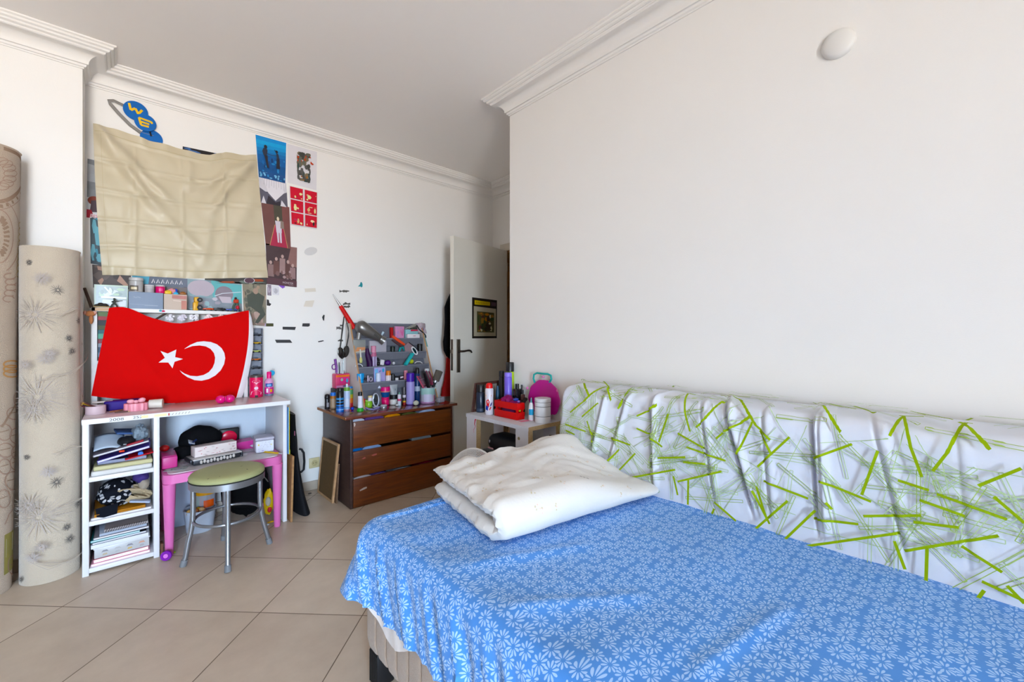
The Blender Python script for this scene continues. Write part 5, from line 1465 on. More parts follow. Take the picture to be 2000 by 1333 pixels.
def wrap(t, c, r, z0, z1, col, a0=-1.6, a1=1.6, name='label', n=14):
    """a printed band on the side of a round thing that faces the camera"""
    f = math.atan2(-c.y, -c.x); b = MB(M(col, .4, var=.05)); vs = []
    for i in range(n + 1):
        a = f + lerp(a0, a1, i / n)
        vs += [(c.x + r * math.cos(a), c.y + r * math.sin(a), c.z + z0), (c.x + r * math.cos(a), c.y + r * math.sin(a), c.z + z1)]
    b.add(vs, [(2 * i, 2 * i + 2, 2 * i + 3, 2 * i + 1) for i in range(n)]); return b.build(name, t, 60)
jar('glass_jar', 'large grey glass jar with a dark sketch on the grey-blue box', 'jar', 266, 572, 544, 28, top + .0005, '#b3b0ae', '#c5c2c0', .2, [(.08, .55, '#5a5148', -1.1, .3), (.2, .42, '#d6c9ad', -.8, 0.1)], Y=YS + .01)
jar('clear_cup', 'clear plastic cup on the grey-blue box beside the glass jar', 'cup', 292, 572, 557, 19, top + .0005, '#b9b7b8', '#cfcdce', .12, [(.1, .6, '#a9a6a8', -1, 1)], Y=YS)
jar('pink_tin', 'hot pink tin with a grey lid on the grey-blue box', 'tin', 313, 573, 557, 19, top + .0005, '#cc2b6c', '#b9b3b6', .2, [(.3, .7, '#e05a92', -.3, .5)], Y=YS)
b1, b2_ = onY(319, 606, YS), onY(364, 607, YS); top2 = onY(340, 576, YS).z
bb = thing('storage_box', 'beige box with red print beside the grey-blue box', 'box', ((b1.x + b2_.x) / 2, YS, SH)); b = MB(M('#c5b5a8', .6, var=.06))
b.box(((b1.x + b2_.x) / 2, YS, (SH + top2) / 2), (b2_.x - b1.x - .002, .075, top2 - SH), bev=.001); P = quadmap((b1.x, YS - .038, SH), (b2_.x, YS - .038, SH), (b2_.x, YS - .038, top2), (b1.x, YS - .038, top2)); s = Skin(b, P)
s.poly([(.35, .72), (.98, .7), (.98, .92), (.35, .95)], M('#b98580', .6, var=.3)); s.stroke([(.4, .6), (.95, .55)], .06, M('#d2c3b8')); s.poly([(.75, .05), (.98, .05), (.98, .6), (.75, .6)], M('#b9857a', .6, var=.3)); b.build('carton', bb)
for lb, col, px, py, sz in (('yellow', '#d9b324', 328, 574, (.034, .025, .020)), ('pink', '#d98f95', 336, 569, (.036, .025, .034)), ('blue', '#2446b0', 344, 568, (.016, .02, .034)), ('light blue', '#4aa6c9', 343, 574, (.026, .02, .012)), ('brown', '#8f5a24', 357, 573, (.030, .02, .016))):
    q = onY(px, 570, YS); zz = top2 + .0008; b = MB(M(col, .45, var=.1)); b.box((q.x, YS + (.012 if lb in ('pink', 'blue') else -.012), zz + sz[2] / 2), sz, bev=.005)
    b.cyl((q.x, YS + (.012 if lb in ('pink', 'blue') else -.012), zz + sz[2]), (q.x, YS + (.012 if lb in ('pink', 'blue') else -.012), zz + sz[2] + .004), sz[0] * .25)
    solo(b, 'toy_block', '%s toy piece lying on the beige box' % lb, 'toy', (q.x, YS, zz), 'toy pieces on the beige box')
# yellow toy vehicle standing on its end
q = onY(383, 608, HY + .03); q.z = SH; t = thing('toy_truck', 'yellow toy truck stood on its end on the hutch shelf', 'toy', q); b = MB(M('#d3a01c', .4, var=.08))
b.box(q + Vector((-.004, 0, .026)), (.026, .036, .052), bev=.004); b.box(q + Vector((.002, 0, .068)), (.026, .032, .036), bev=.006); b.build('body', t)
for dz in (.020, .068):
    b = MB(M('#1c1c1e', .5)); b.cyl(q + Vector((.018, -.019, dz)), q + Vector((.018, -.005, dz)), .015, seg=20); w = b.build('wheel', t); b = MB(M('#6b6b6e', .3)); b.cyl(q + Vector((.018, -.0205, dz)), q + Vector((.018, -.019, dz)), .006); b.build('hub', w)
for lb, col, x0, x1, py, hh in (('orange', '#c9552c', 396, 417, 604, .016), ('black', '#1c1c1f', 417, 440, 604, .020), ('blue', '#3a4f9c', 441, 462, 606, .016)):
    a, c = onY(x0, py, HY + .025), onY(x1, py, HY + .025); b = MB(M(col, .35, var=.15)); m_ = (a + c) / 2; m_.z = SH
    b.box(m_ + Vector((0, 0, .004 + hh / 2)), (c.x - a.x, .024, hh * .6), bev=.003); b.box(m_ + Vector((.004, 0, hh * .9)), ((c.x - a.x) * .5, .020, hh * .5), bev=.003)
    for dx in (-.3, .3): b.cyl(m_ + Vector((dx * (c.x - a.x), -.0125, .005)), m_ + Vector((dx * (c.x - a.x), .0125, .005)), .005, m=M('#19191b', .5))
    solo(b, 'toy_car', '%s toy racing car lying on the hutch shelf' % lb, 'toy', m_, 'toy cars on the hutch shelf')
q = onY(461, 609, HY + .02); q.z = SH; t = thing('toy_figure', 'green and red toy figure standing near the end of the hutch shelf', 'toy figure', q)
b = MB(M('#4a5a4f', .5, var=.2)); b.tube([q + Vector((-.02, 0, 0)), q + Vector((-.015, 0, .035)), q + Vector((-.005, 0, .058))], [.009, .007, .008], seg=8); b.tube([q + Vector((.018, 0, 0)), q + Vector((.014, 0, .03)), q + Vector((.004, 0, .058))], [.009, .007, .008], seg=8); b.build('leg', t)
b = MB(M('#b0412f', .5, var=.2)); b.box(q + Vector((0, 0, .070)), (.030, .016, .026), bev=.006); b.build('torso', t); b = MB(M('#3a2f2c', .5)); b.ball(q + Vector((-.002, 0, .090)), (.008, .008, .008)); b.build('head', t)
b = MB(M('#b3243c', .4)); b.ball(onY(464, 602, HY - .005) + Vector((0, 0, .004)), (.011, .010, .013), seg=12, rings=8); b.cyl(onY(465, 606, HY - .005), onY(465, 609, HY - .005), .010, m=M('#34344f', .4))
solo(b, 'toy_bead', 'small red and navy toy at the end of the hutch shelf', 'toy', onY(465, 609, HY))
# ---------------------------------------------------------------- grey rack of toy cars
rx0, rx1, ry = .622, .722, 3.405
rk = thing('toy_rack', 'grey wall rack of small compartments holding toy cars beside the flag', 'rack', ((rx0 + rx1) / 2, 3.43, DT + .0005)); m_rk = M('#8f929c', .5, var=.06)
b = MB(m_rk)
zb, zt = DT + .0005, onY(503, 641, ry).z
b.box(((rx0 + rx1) / 2, YA - .016, (zb + zt) / 2), (rx1 - rx0, .006, zt - zb)); b.build('back_panel', rk)
for x in (rx0 + .0015, rx1 - .0015):
    b = MB(m_rk); b.box((x, (ry + YA - .02) / 2, (zb + zt) / 2), (.003, YA - .02 - ry, zt - zb)); b.build('side_panel', rk)
nsh = 8
for i in range(nsh + 1):
    z = lerp(zb + .002, zt - .002, i / nsh); b = MB(m_rk); b.box(((rx0 + rx1) / 2, (ry + YA - .02) / 2, z), (rx1 - rx0 - .004, YA - .02 - ry, .004)); b.build('shelf', rk)
for i, (c, nm) in enumerate((('#c9a13a', 'mustard'), ('#d2c62c', 'lemon'), ('#4a86a0', 'blue'), ('#2b2d33', 'black'), ('#c46a2c', 'orange'), ('#b9bf6a', 'pale green'), ('#d3a81f', 'yellow'), ('#2f3540', 'charcoal'))):
    z = lerp(zb + .002, zt - .002, i / nsh) + .0022; b = MB(M(c, .3, var=.05)); m_ = Vector(((rx0 + rx1) / 2 + .012, ry + .022, z))
    b.box(m_ + Vector((0, 0, .011)), (.058, .024, .011), bev=.004); b.box(m_ + Vector((-.004, 0, .019)), (.03, .020, .010), M('#5b6270', .2), bev=.004)
    for dx in (-.018, .018): b.cyl(m_ + Vector((dx, -.0125, .006)), m_ + Vector((dx, .0125, .006)), .006, m=M('#19191b', .5))
    solo(b, 'toy_car', '%s toy car in the %s compartment of the grey rack from the desk up' % (nm, ('first', 'second', 'third', 'fourth', 'fifth', 'sixth', 'seventh', 'topmost')[i]), 'toy car', m_, 'toy cars in the grey rack')
# ================================================================ things on the desk top
TZ = DT + .0005
c, r, h = stand(187, 811, 793, 42, TZ); t = thing('pencil_bowl', 'pale pink round tub of pencils at the outer corner of the desk', 'tub', c)
b = MB(M('#cdb6bb', .45, var=.05)); b.lathe([(r * .96, 0), (r, .004), (r, h), (r * .97, h), (r * .95, .006), (0, .005)], c, seg=36); b.build('body', t)
for i, (dx, dy, ln, az, el, col, lb) in enumerate(((-.02, .01, .12, 160, 30, '#5a3230', 'dark red'), (-.01, .02, .11, 150, 24, '#8f4a5c', 'wine'), (0, 0, .10, 165, 34, '#c9a63a', 'yellow'), (.01, .015, .10, 140, 20, '#7a2f3c', 'crimson'), (-.015, -.01, .11, 175, 26, '#3c2a2a', 'black'))):
    p0 = c + Vector((-dx * .8, dy, h * .55)); d = Vector((math.cos(math.radians(az)) * math.cos(math.radians(el)), .35 * math.sin(math.radians(az)), math.sin(math.radians(el))))
    b = MB(M(col, .5)); b.cyl(p0 - d * .01, p0 + d * ln * .62, .004, seg=7); b.cyl(p0 + d * ln * .62, p0 + d * (ln * .62 + .012), .004, .0008, m=M('#c9a87c', .6), seg=7)
    solo(b, 'pencil', '%s pencil in the pale pink tub on the desk' % lb, 'pencil', p0, 'pencils in the pink tub')
b = MB(M('#cfc3bd', .5)); p0, p1 = onZ(180, 806, TZ) + Vector((0, .03, h + .004)), onZ(214, 803, TZ) + Vector((0, .03, h + .004)); p0.z = p1.z = TZ + h + .005
b.cyl(p0, p1, .005, seg=10); b.cyl(p1, p1 + (p1 - p0).normalized() * .012, .0052, m=M('#e2d9de')); solo(b, 'marker', 'white marker resting across the pale pink tub', 'marker', p0)
b = MB(M('#352479', .6, var=.12)); a, c2 = onZ(190, 799, TZ), onZ(253, 800, TZ)
b.box(((a.x + c2.x) / 2 + .04, 3.262, TZ + .026), (c2.x - a.x + .02, .08, .052), bev=.008); solo(b, 'pencil_case', 'deep purple case lying under the hem of the red flag', 'pencil case', ((a.x + c2.x) / 2, 3.262, TZ))
for i, (x0, y0, x1, y1, col, lb) in enumerate(((209, 799, 228, 796, '#b9bccf', 'pale blue'), (228, 796.5, 241, 796, '#c06a45', 'orange'), (238, 799, 250, 797, '#5fae74', 'green'), (215, 805, 240, 801, '#9a6a52', 'tan'), (224, 806, 250, 804, '#6a4a44', 'brown'), (296, 789, 286, 792, '#8f8fa0', 'grey'))):
    p0, p1 = onZ(x0, y0, TZ + .004), onZ(x1, y1, TZ + .004); b = MB(M(col, .45)); b.cyl(p0, p1, .0042, seg=8); b.cyl(p1, p1 + (p1 - p0).normalized() * .010, .004, .001, M('#d0b48c'), seg=8)
    solo(b, 'crayon', '%s crayon lying loose on the desk between the tub and the pink box' % lb if i < 5 else 'grey crayon lying under the flag beside the cream cup', 'crayon', p0, 'loose crayons on the desk')
c = onZ(266, 804, TZ) + Vector((0, .035, 0)); t = thing('gift_box', 'fluted pale pink gift-shaped box with a bow on the desk', 'box', c); m_pk = M('#dc8f9c', .35, var=.04)
b = MB(m_pk); n = 40; vs = []
for z in (0, .042):
    for i in range(n):
        a = 2 * PI * i / n; rr = (.048 + .0035 * math.cos(a * 12)); vs.append(c + Vector((rr * math.copysign(abs(math.cos(a)) ** .7, math.cos(a)), rr * .72 * math.copysign(abs(math.sin(a)) ** .7, math.sin(a)), z)))
b.add(vs, [(i, (i + 1) % n, n + (i + 1) % n, n + i) for i in range(n)] + [tuple(range(n - 1, -1, -1)), tuple(range(n, 2 * n))]); b.build('body', t)
b = MB(M('#e6a9b4', .35)); b.ball(c + Vector((-.022, 0, .053)), (.017, .012, .012), seg=12, rings=8); b.ball(c + Vector((.024, 0, .056)), (.017, .012, .013), seg=12, rings=8, R=RY(-20)); b.ball(c + Vector((0, -.003, .050)), (.011, .010, .009), seg=12, rings=8); b.build('bow', t)
p0, p1 = onZ(296, 796, TZ), onZ(317, 797, TZ); p0.z = p1.z = TZ + .026; t = thing('cream_cup', 'cream cup lying on its side against the red flag', 'cup', (p0.x, p0.y, TZ)); b = MB(M('#cfc9bf', .4, var=.03))
b.lathe([(.0, 0), (.025, .001), (.026, .006), (.024, .062), (.022, .062), (.022, .01), (0, .008)], p1 + Vector((.004, .0, 0)), (-1, .25, 0), seg=28); b.build('body', t)
b = MB(M('#8f8178', .6)); d = Vector((-1, .25, 0)).normalized(); b.lathe([(0, .058), (.0215, .058)], p1 + Vector((.004, 0, 0)), d, seg=24); b.build('dark_mouth', t)  # dark disc set just inside the rim, darkens the cup's mouth
c, r, h = stand(440, 790, 772, 38, TZ); t = thing('pink_case', 'hot pink hinged plastic case on the desk in front of the flag', 'case', c); m_hp = M('#d92b7c', .25, coat=.4)
for dx in (-1, 1):
    b = MB(m_hp); b.ball(c + Vector((dx * r * .48, 0, h * .5)), (r * .56, .026, h * .5), seg=20, rings=12); b.build('shell', t)
b = MB(M('#b81f66', .3)); b.box(c + Vector((0, -.012, h * .5)), (.004, .016, h * .8), bev=.002); b.build('hinge', t)
b = MB(M('#d5d4dc', .6)); q = onZ(327, 790, TZ); b.box(q + Vector((.0, .03, .001)), (.07, .05, .001), R=RZ(8)); solo(b, 'paper_sheet', 'small white paper half under the flag beside the cream cup', 'paper', q)
# pink money tin
c, r, h = stand(500.5, 777, 733, 27, TZ); t = thing('money_tin', 'hot pink tin with a dark lid at the flag\'s lower corner', 'tin', c); hb = h * .9
b = MB(M('#d41f5f', .35)); b.lathe([(r * .98, 0), (r, .003), (r, hb)], c, seg=36); b.build('body', t)
b = MB(M('#5a5652', .4, metal=.4)); b.lathe([(r * 1.02, 0), (r * 1.02, h - hb - .004), (r * .9, h - hb), (0, h - hb)], c + Vector((0, 0, hb)), seg=36); b.build('lid', t)
o = wrap(t, c, r + .0005, hb * .06, hb * .94, '#d41f5f', -1.4, 1.4)
f0 = math.atan2(-c.y, -c.x)
b = MB(); s = Skin(b, lambda x, z, o=0.0: Vector((c.x + (r + .0008 + o) * math.cos(f0 + x), c.y + (r + .0008 + o) * math.sin(f0 + x), c.z + z)))
s.ell(0, hb * .80, .62, hb * .07, M('#e6b7c9')); s.poly([(-.35, hb * .78), (.35, hb * .78), (.05, hb * .66)], M('#e6b7c9')); s.poly([(-.85, hb * .14), (.7, hb * .14), (.8, hb * .24), (.35, hb * .34), (-.2, hb * .36), (-.7, hb * .3)], M('#e6e0e6')); s.poly([(-.18, hb * .01), (.25, hb * .01), (.25, hb * .11), (-.18, hb * .11)], M('#2a2426')); s.ell(.0, hb * .47, .28, hb * .08, M('#e3c9d6')); b.build('print', t, 0)
# pink spray bottle with a blue disc behind it
c, r, h = stand(525.5, 774, 727, 18.5, TZ); t = thing('pink_bottle', 'pink bottle with a blue label and bright pink cap beside the pink tin', 'bottle', c); hb = h * .72
b = MB(M('#d9a3c9', .25, coat=.3)); b.lathe([(r * .9, 0), (r, .004), (r, hb * .86), (r * .62, hb), (r * .5, hb + .002), (0, hb + .002)], c, seg=30); b.build('body', t)
b = MB(M('#e0227c', .3)); b.lathe([(r * .5, 0), (r * .52, h - hb - .006), (r * .4, h - hb), (0, h - hb)], c + Vector((0, 0, hb + .002)), seg=24); b.build('cap', t)
wrap(t, c, r + .0006, hb * .12, hb * .50, '#c9408c', -1.3, 1.3); wrap(t, c, r + .0010, hb * .02, hb * .12, '#6a7a8c', -1.2, 1.2); wrap(t, c, r + .0010, hb * .54, hb * .74, '#2f4f9c', -.8, .8); wrap(t, c, r + .0014, hb * .59, hb * .68, '#7fb3d8', -.5, .5); wrap(t, c, r + .0012, hb * .22, hb * .4, '#d9a13a', .2, .7); wrap(t, c, r + .0013, hb * .2, hb * .44, '#e6dfe6', -.6, -.2)
q = onY(531, 729, c.y + .03); b = MB(M('#2f9cc9', .4)); b.cyl(q, q + Vector((0, .004, 0)), .019, seg=28); b.cyl((q.x - .005, q.y + .002, TZ), (q.x - .005, q.y + .002, q.z), .003, m=M('#6fb7c9', .3)); b.cyl((q.x - .005, q.y + .002, TZ), (q.x - .005, q.y + .002, TZ + .004), .014)
solo(b, 'bubble_wand', 'blue disc on a stem standing behind the pink bottle', 'wand', (q.x, q.y, TZ))
# ================================================================ pink child's table tucked into the desk
KX0, KX1, KY0, KY1, KZ = .150, .735, 2.922, 3.40, .445
kt = thing('plastic_table', 'pink plastic children\'s table tucked under the white desk', 'table', (.44, 3.15, 0)); m_kp = M('#d87bb0', .4, var=.03)
b = MB(m_kp)
def rrect(x0, x1, y0, y1, rc, n=6):
    out = []
    for (cx, cy, a0) in ((x1 - rc, y1 - rc, 0), (x0 + rc, y1 - rc, PI / 2), (x0 + rc, y0 + rc, PI), (x1 - rc, y0 + rc, 1.5 * PI)):
        out += [(cx + rc * math.cos(a0 + PI / 2 * i / n), cy + rc * math.sin(a0 + PI / 2 * i / n)) for i in range(n + 1)]
    return out
b.prism(rrect(KX0, KX1, KY0, KY1, .05), KZ - .052, KZ - .004, lambda x, y, d: Vector((x, y, d)))
b.build('table_top', kt)
b = MB(M('#c9c6c9', .35, var=.12, scale=20)); b.prism(rrect(KX0 + .022, KX1 - .022, KY0 + .022, KY1 - .022, .035), KZ - .004, KZ, lambda x, y, d: Vector((x, y, d))); b.build('printed_panel', kt)
for (x, y) in ((KX0 + .028, KY0 + .03), (KX1 - .030, KY0 + .03), (KX0 + .03, KY1 - .03), (KX1 - .03, KY1 - .03)):
    b = MB(m_kp); b.lathe([(.017, 0), (.018, .002), (.029, KZ - .06), (.030, KZ - .052), (0, KZ - .052)], (x, y, 0), seg=24); b.build('leg', kt)
KT = KZ + .0006
def kz(px, py): return onZ(px, py, KT)
t = thing('baseball_hat', 'black hat lying on its side at the back of the pink table', 'hat', kz(372, 893)); cp = Vector((.350, 3.275, KT + .098))
b = MB(M('#0e0e11', .9, var=.15)); b.ball(cp, (.112, .070, .090), seg=30, rings=18, warp=lambda d: .10 * ns(d.x * 2, d.y * 2, d.z * 2 + 5)); b.ball(cp + Vector((-.090, -.045, -.052)), (.060, .06, .040), seg=20, rings=12, R=RZ(20), warp=lambda d: .1 * ns(d.x * 3, d.y * 3, d.z * 3)); b.build('crown', t, 80)
b = MB(M('#b9bec9', .8)); q = onP(374, 864, cp + Vector((-.02, -.088, 0)), (-.25, -1, .2)); R_ = RZ(-12) @ RX(-70)
b.box(q, (.034, .040, .004), bev=.002, R=RX(20) @ RY(25)); b.box(q + Vector((.008, -.004, .0)), (.044, .006, .010), M('#1a2340', .8), R=RY(-38)); b.build('strap_patch', t)
t = thing('red_compact', 'red and black shell-shaped mirror standing at the back of the pink table', 'mirror', (.50, 3.33, KT)); q = Vector((.510, 3.335, KT + .085))
b = MB(M('#18181a', .4)); b.box(q, (.115, .02, .105), bev=.02); b.box(q - Vector((0, 0, .066)), (.06, .02, .036), bev=.004); b.build('frame', t); b = MB(M('#d3274f', .25)); b.ball(q + Vector((-.004, -.008, -.008)), (.048, .012, .045), seg=24, rings=12); b.build('shell', t)
b = MB(M('#c2458c', .4)); q = Vector((.560, 3.285, KT + .028)); b.prism([(-.09, -.028), (.09, -.028), (.09, .012), (.07, .028), (-.09, .022)], -.05, .05, lambda x, y, d: Vector((q.x + x, q.y + d, q.z + y)))
solo(b, 'pink_box', 'pink slope-edged plastic box at the back of the pink table', 'box', q - Vector((0, 0, .028)))
b = MB(M('#c24a86', .4)); b.box((.186, 3.17, KT + .034), (.07, .22, .066), bev=.006); b.box((.186, 3.17, KT + .069), (.066, .2, .004), bev=.002); solo(b, 'pink_box', 'pink box beside the desk pier under the black cap', 'box', (.186, 3.17, KT))
q = Vector((.400, 3.10, KT)); t = thing('metal_tray', 'dark wire tray hung with pearl beads on the pink table', 'tray', q); Rt = RZ(9)
b = MB(M('#c9c6c3', .3, metal=.3)); b.box(q + Vector((0, 0, .034)), (.25, .14, .006), bev=.002, R=Rt); b.build('plate', t)
b = MB(M('#3a3b40', .4, metal=.4)); b.box(q + Vector((0, .005, .016)), (.24, .12, .030), bev=.004, R=Rt); b.box(q + Rt @ Vector((0.13, 0, .018)), (.012, .11, .034), bev=.004, R=Rt); b.box(q + Rt @ Vector((-.13, 0, .026)), (.012, .12, .022), bev=.004, R=Rt); b.build('body', t)
for i in range(11):
    b = MB(M('#cfcac6', .3)); q2 = q + Rt @ Vector((-.085 + .0165 * i, -.066, .017 + .003 * math.sin(i * 2.1))); b.ball(q2, (.0075, .0075, .011), seg=12, rings=8); b.build('bead', t)
b = MB(M('#d6cbc8', .5, var=.03)); q3 = q + Vector((.0, .012, .038 + .030)); b.box(q3, (.215, .075, .058), bev=.002, R=Rt)
P = quadmap(*[q3 + Rt @ Vector(v) for v in ((-.107, -.0385, -.028), (.107, -.0385, -.028), (.107, -.0385, .028), (-.107, -.0385, .028))]); s = Skin(b, P); rd = random.Random(8)
for i in range(26): s.ell(rd.uniform(.04, .96), rd.uniform(.08, .92), .012, .045, M(('#b03a46', '#7a3f46', '#5c5a52', '#c46a70')[i % 4], .5), n=8, rot=rd.uniform(0, 3))
solo(b, 'gift_box', 'long white box dotted with red cherries on the metal tray', 'box', q3 - Vector((0, 0, .029)))
c = Vector((.667, 3.13, KT)); t = thing('white_tin', 'white square tin with a lilac floral front on the pink table', 'tin', c); b = MB(M('#c6c4ce', .35, var=.03)); Rw = RZ(-4)
b.box(c + Vector((0, 0, .040)), (.105, .12, .078), bev=.012, R=Rw); b.build('body', t); b = MB(M('#b7b5c2', .35)); b.box(c + Vector((0, 0, .088)), (.108, .123, .018), bev=.006, R=Rw); b.build('lid', t)
P = quadmap(*[c + Rw @ Vector(v) for v in ((-.048, -.0615, .006), (.048, -.0615, .006), (.048, -.0615, .076), (-.048, -.0615, .076))]); b = MB(); s = paper(b, P, M('#d3d5de', .4), .0005)
rd = random.Random(2)
for i in range(26): x, y = rd.uniform(.2, .85), rd.uniform(.35, .92); s.stroke([(x, y), (x + rd.uniform(-.06, .06), y + rd.uniform(-.1, .1))], .014, M(('#8a8a96', '#a9a0c4')[i % 2]))
s.ell(.12, .7, .05, .07, M('#d8c66a')); s.ell(.86, .62, .05, .06, M('#d9cf9a')); s.patches(5, [M('#a78fd0'), M('#b9a4d8')], 4, (.08, .1, .45, .35), (.05, .1)); b.build('front_print', t, 0)
p0, p1 = kz(512, 884), kz(551, 888); p0.z = p1.z = KT + .005; b = MB(M('#d9b11c', .45)); b.cyl(p0, p0.lerp(p1, .85), .005, seg=7); b.cyl(p0.lerp(p1, .85), p1, .005, .004, M('#b9b9bf', .3), seg=8); solo(b, 'pencil', 'yellow pencil lying in front of the white tin', 'pencil', p0)
b = MB(M('#b31f22', .3, coat=.3)); q = Vector((.170, 3.19, KT + .0745 + .019)); b.ball(q, (.024, .024, .019), seg=18, rings=10); solo(b, 'red_ball', 'glossy red ball on the pink box beside the desk pier', 'ball', q - Vector((0, 0, .019)))
rd = random.Random(21)
for i, (px, py, w, h_, col, lb) in enumerate(((345, 918, .10, .07, '#b9c4c4', 'greenish printed sheet at the near corner of the pink table'), (372, 905, .09, .06, '#bfaab4', 'pink and grey printed sheet in front of the metal tray'), (352, 900, .07, .05, '#d9a9bd', 'pink paper scrap at the side of the pink table'), (480, 883, .09, .07, '#c9c3cb', 'pale lilac papers between the metal tray and the white tin'), (470, 892, .08, .05, '#d8d6da', 'white paper behind the stool on the pink table'), (497, 876, .06, .06, '#b9b8bf', 'crumpled clear wrapper beside the white tin'))):
    q = kz(px, py); b = MB(M(col, .6, var=.2, scale=60)); Rr = RZ(rd.uniform(-25, 25))
    zz = .001 + .0013 * i
    if 'crumpled' in lb: b.ball(q + Vector((0, .02, .02)), (.035, .03, .018), seg=16, rings=10, warp=lambda d: .4 * ns(d.x * 3, d.y * 3, d.z * 3))
    else: b.box(q + Vector((0, .02, zz)), (w, h_, .001), R=Rr)
    if i < 2:
        P = quadmap(*[q + Vector((0, .02, zz + .0006)) + Rr @ Vector(v) for v in ((-w / 2, -h_ / 2, 0), (w / 2, -h_ / 2, 0), (w / 2, h_ / 2, 0), (-w / 2, h_ / 2, 0))]); s = Skin(b, P, start=.0002); s.patches(16, [M(k, .6) for k in ('#6f8f8c', '#8f8f96', '#c98aa4', '#dfe2e2', '#4f6a6a')], i, (.03, .03, .97, .97), (.05, .16))
    solo(b, 'paper_sheet', lb, 'paper', q, smooth=0)
# ================================================================ round stool
sx, sy = .414, 2.744; st = thing('round_stool', 'round metal stool with a worn pale green seat in front of the pink table', 'stool', (sx, sy, 0))
m_al = M('#9a9ca0', .35, metal=.75, var=.08); SHh = .468; SR = .173
b = MB(M('#b2b48a', .5, var=.07, scale=8, hex2='#a5a77c', bump=.05)); b.lathe([(SR - .006, SHh - .030), (SR, SHh - .026), (SR + .001, SHh - .014), (SR - .006, SHh - .005), (SR - .022, SHh), (SR - .06, SHh + .003), (0, SHh + .004)], (sx, sy, 0), seg=56); seat = b.build('seat', st)
b = MB(M('#4b4b40', .7)); s = Skin(b, lambda x, y, o=0.0: Vector((sx + x, sy + y, SHh + .0042 + o)))
for (px, py, L_, a) in ((405, 937, .012, .8), (484, 918, .014, 1.8), (452, 900, .006, 1.5), (470, 912, .01, .1), (430, 932, .006, 2.2)):
    q = onZ(px, py, SHh + .004); s.stroke([(q.x - sx, q.y - sy), (q.x - sx + L_ * math.cos(a), q.y - sy + L_ * math.sin(a))], [.006, .003], M('#4b4b40', .7))
b.build('tear', seat, 0)
b = MB(M('#2a2a26', .7)); b.lathe([(SR + .0016, SHh - .033), (SR + .0022, SHh - .030), (SR + .0016, SHh - .027)], (sx, sy, 0), seg=56); b.build('piping', seat)
b = MB(m_al); b.lathe([(SR - .004, SHh - .066), (SR, SHh - .066), (SR + .0005, SHh - .031), (SR - .02, SHh - .031), (SR - .02, SHh - .066), (SR - .004, SHh - .066)], (sx, sy, 0), seg=56); b.build('seat_ring', st)
ft = [onZ(357, 1107, 0), onZ(445, 1118, 0), onZ(527, 1062, 0), onZ(437, 1055, 0)]
for p in ft:
    d = Vector((p.x - sx, p.y - sy, 0)); L_ = d.length; d.normalize(); pt = lambda r, z: Vector((sx + d.x * r, sy + d.y * r, z))
    b = MB(m_al); b.tube([pt(.152, SHh - .036), pt(.152, .36), pt(.152, .28), pt(.154, .23), pt(.160, .18), pt(.172, .12), pt(L_ - .012, .05), pt(L_ - .004, .02)], .0125, seg=14); lg = b.build('leg', st)
    b = MB(M('#7b7d80', .5)); b.cyl(pt(L_, .0), pt(L_ - .008, .032), .0155, .0148); b.build('foot_cap', lg)
b = MB(m_al); b.tube([(sx + .150 * math.cos(2 * PI * i / 56), sy + .150 * math.sin(2 * PI * i / 56), .222) for i in range(56)], .0078, seg=10, closed=True); b.build('foot_ring', st)
# ================================================================ under the pink table
b = MB(M('#aeb6c6', .6)); q = Vector((.298, 3.375, .155)); b.box(q, (.16, .012, .31), bev=.003, R=RX(-6)); solo(b, 'white_board', 'pale blue-white board standing behind the bucket under the pink table', 'board', (q.x, q.y, 0))
c, r, h = stand(380, 1038, 985, 62, .0005); c = Vector((.342, 3.225, .0005)); r = .082; h = .135; t = thing('bucket', 'white plastic bucket under the pink table', 'bucket', c)
b = MB(M('#b9c0cc', .4, var=.03)); b.lathe([(r * .82, 0), (r * .84, .003), (r, h - .004), (r * 1.03, h - .002), (r * 1.03, h), (r * .96, h), (r * .82, .008), (0, .007)], c, seg=40); b.build('pail', t)
rd = random.Random(4)
for i, nm in enumerate(('light', 'dark', 'reddish', 'golden', 'pale')):
    q = c + Vector((-.055 + .016 * i, -.035 + .015 * (i % 2), h - .012)); b = MB(M(('#b08a55', '#7d5230', '#8f5a38', '#b58a3a', '#c9a77c')[i], .7)); b.ball(q, (.017, .015, .024), seg=12, rings=8, R=RY(rd.uniform(-30, 30)))
    solo(b, 'wooden_piece', '%s wooden piece heaped at the bucket\'s outer rim' % nm, 'wooden piece', q, 'wooden pieces in the bucket')
c = Vector((.375, 3.265, .050)); t = thing('chalk_tub', 'clear tub of coloured chalk with a yellow lid standing in the bucket', 'tub', c); h = .20; r = .052
b = MB(M('#c9cdd2', .2, alpha=.55)); b.lathe([(r, 0), (r, h * .8)], c, seg=32); b.build('tub', t)
b = MB(M('#d79a1c', .4)); b.lathe([(r * 1.08, h * .78), (r * 1.1, h * .80), (r * 1.1, h * .93), (r * 1.0, h * .97), (0, h)], c, seg=32); b.build('lid', t)
for i in range(11):
    a = 2 * PI * i / 11; b = MB(M(('#b3263f', '#5a4fa8', '#d9622c', '#3a7fb5', '#c93a7c', '#e0a52c', '#4a9a5a')[i % 7], .7)); q = c + Vector((.041 * math.cos(a), .041 * math.sin(a), .006)); b.cyl(q, q + Vector((0, 0, h * .66)), .009, seg=10); b.build('chalk', t)
wrap(t, c, r + .001, h * .40, h * .62, '#d9622c', -.2, .9)
t = thing('backpack', 'black bag slumped on the floor under the pink table', 'bag', (.60, 3.22, 0)); b = MB(M('#0d0d0f', .8, var=.2))
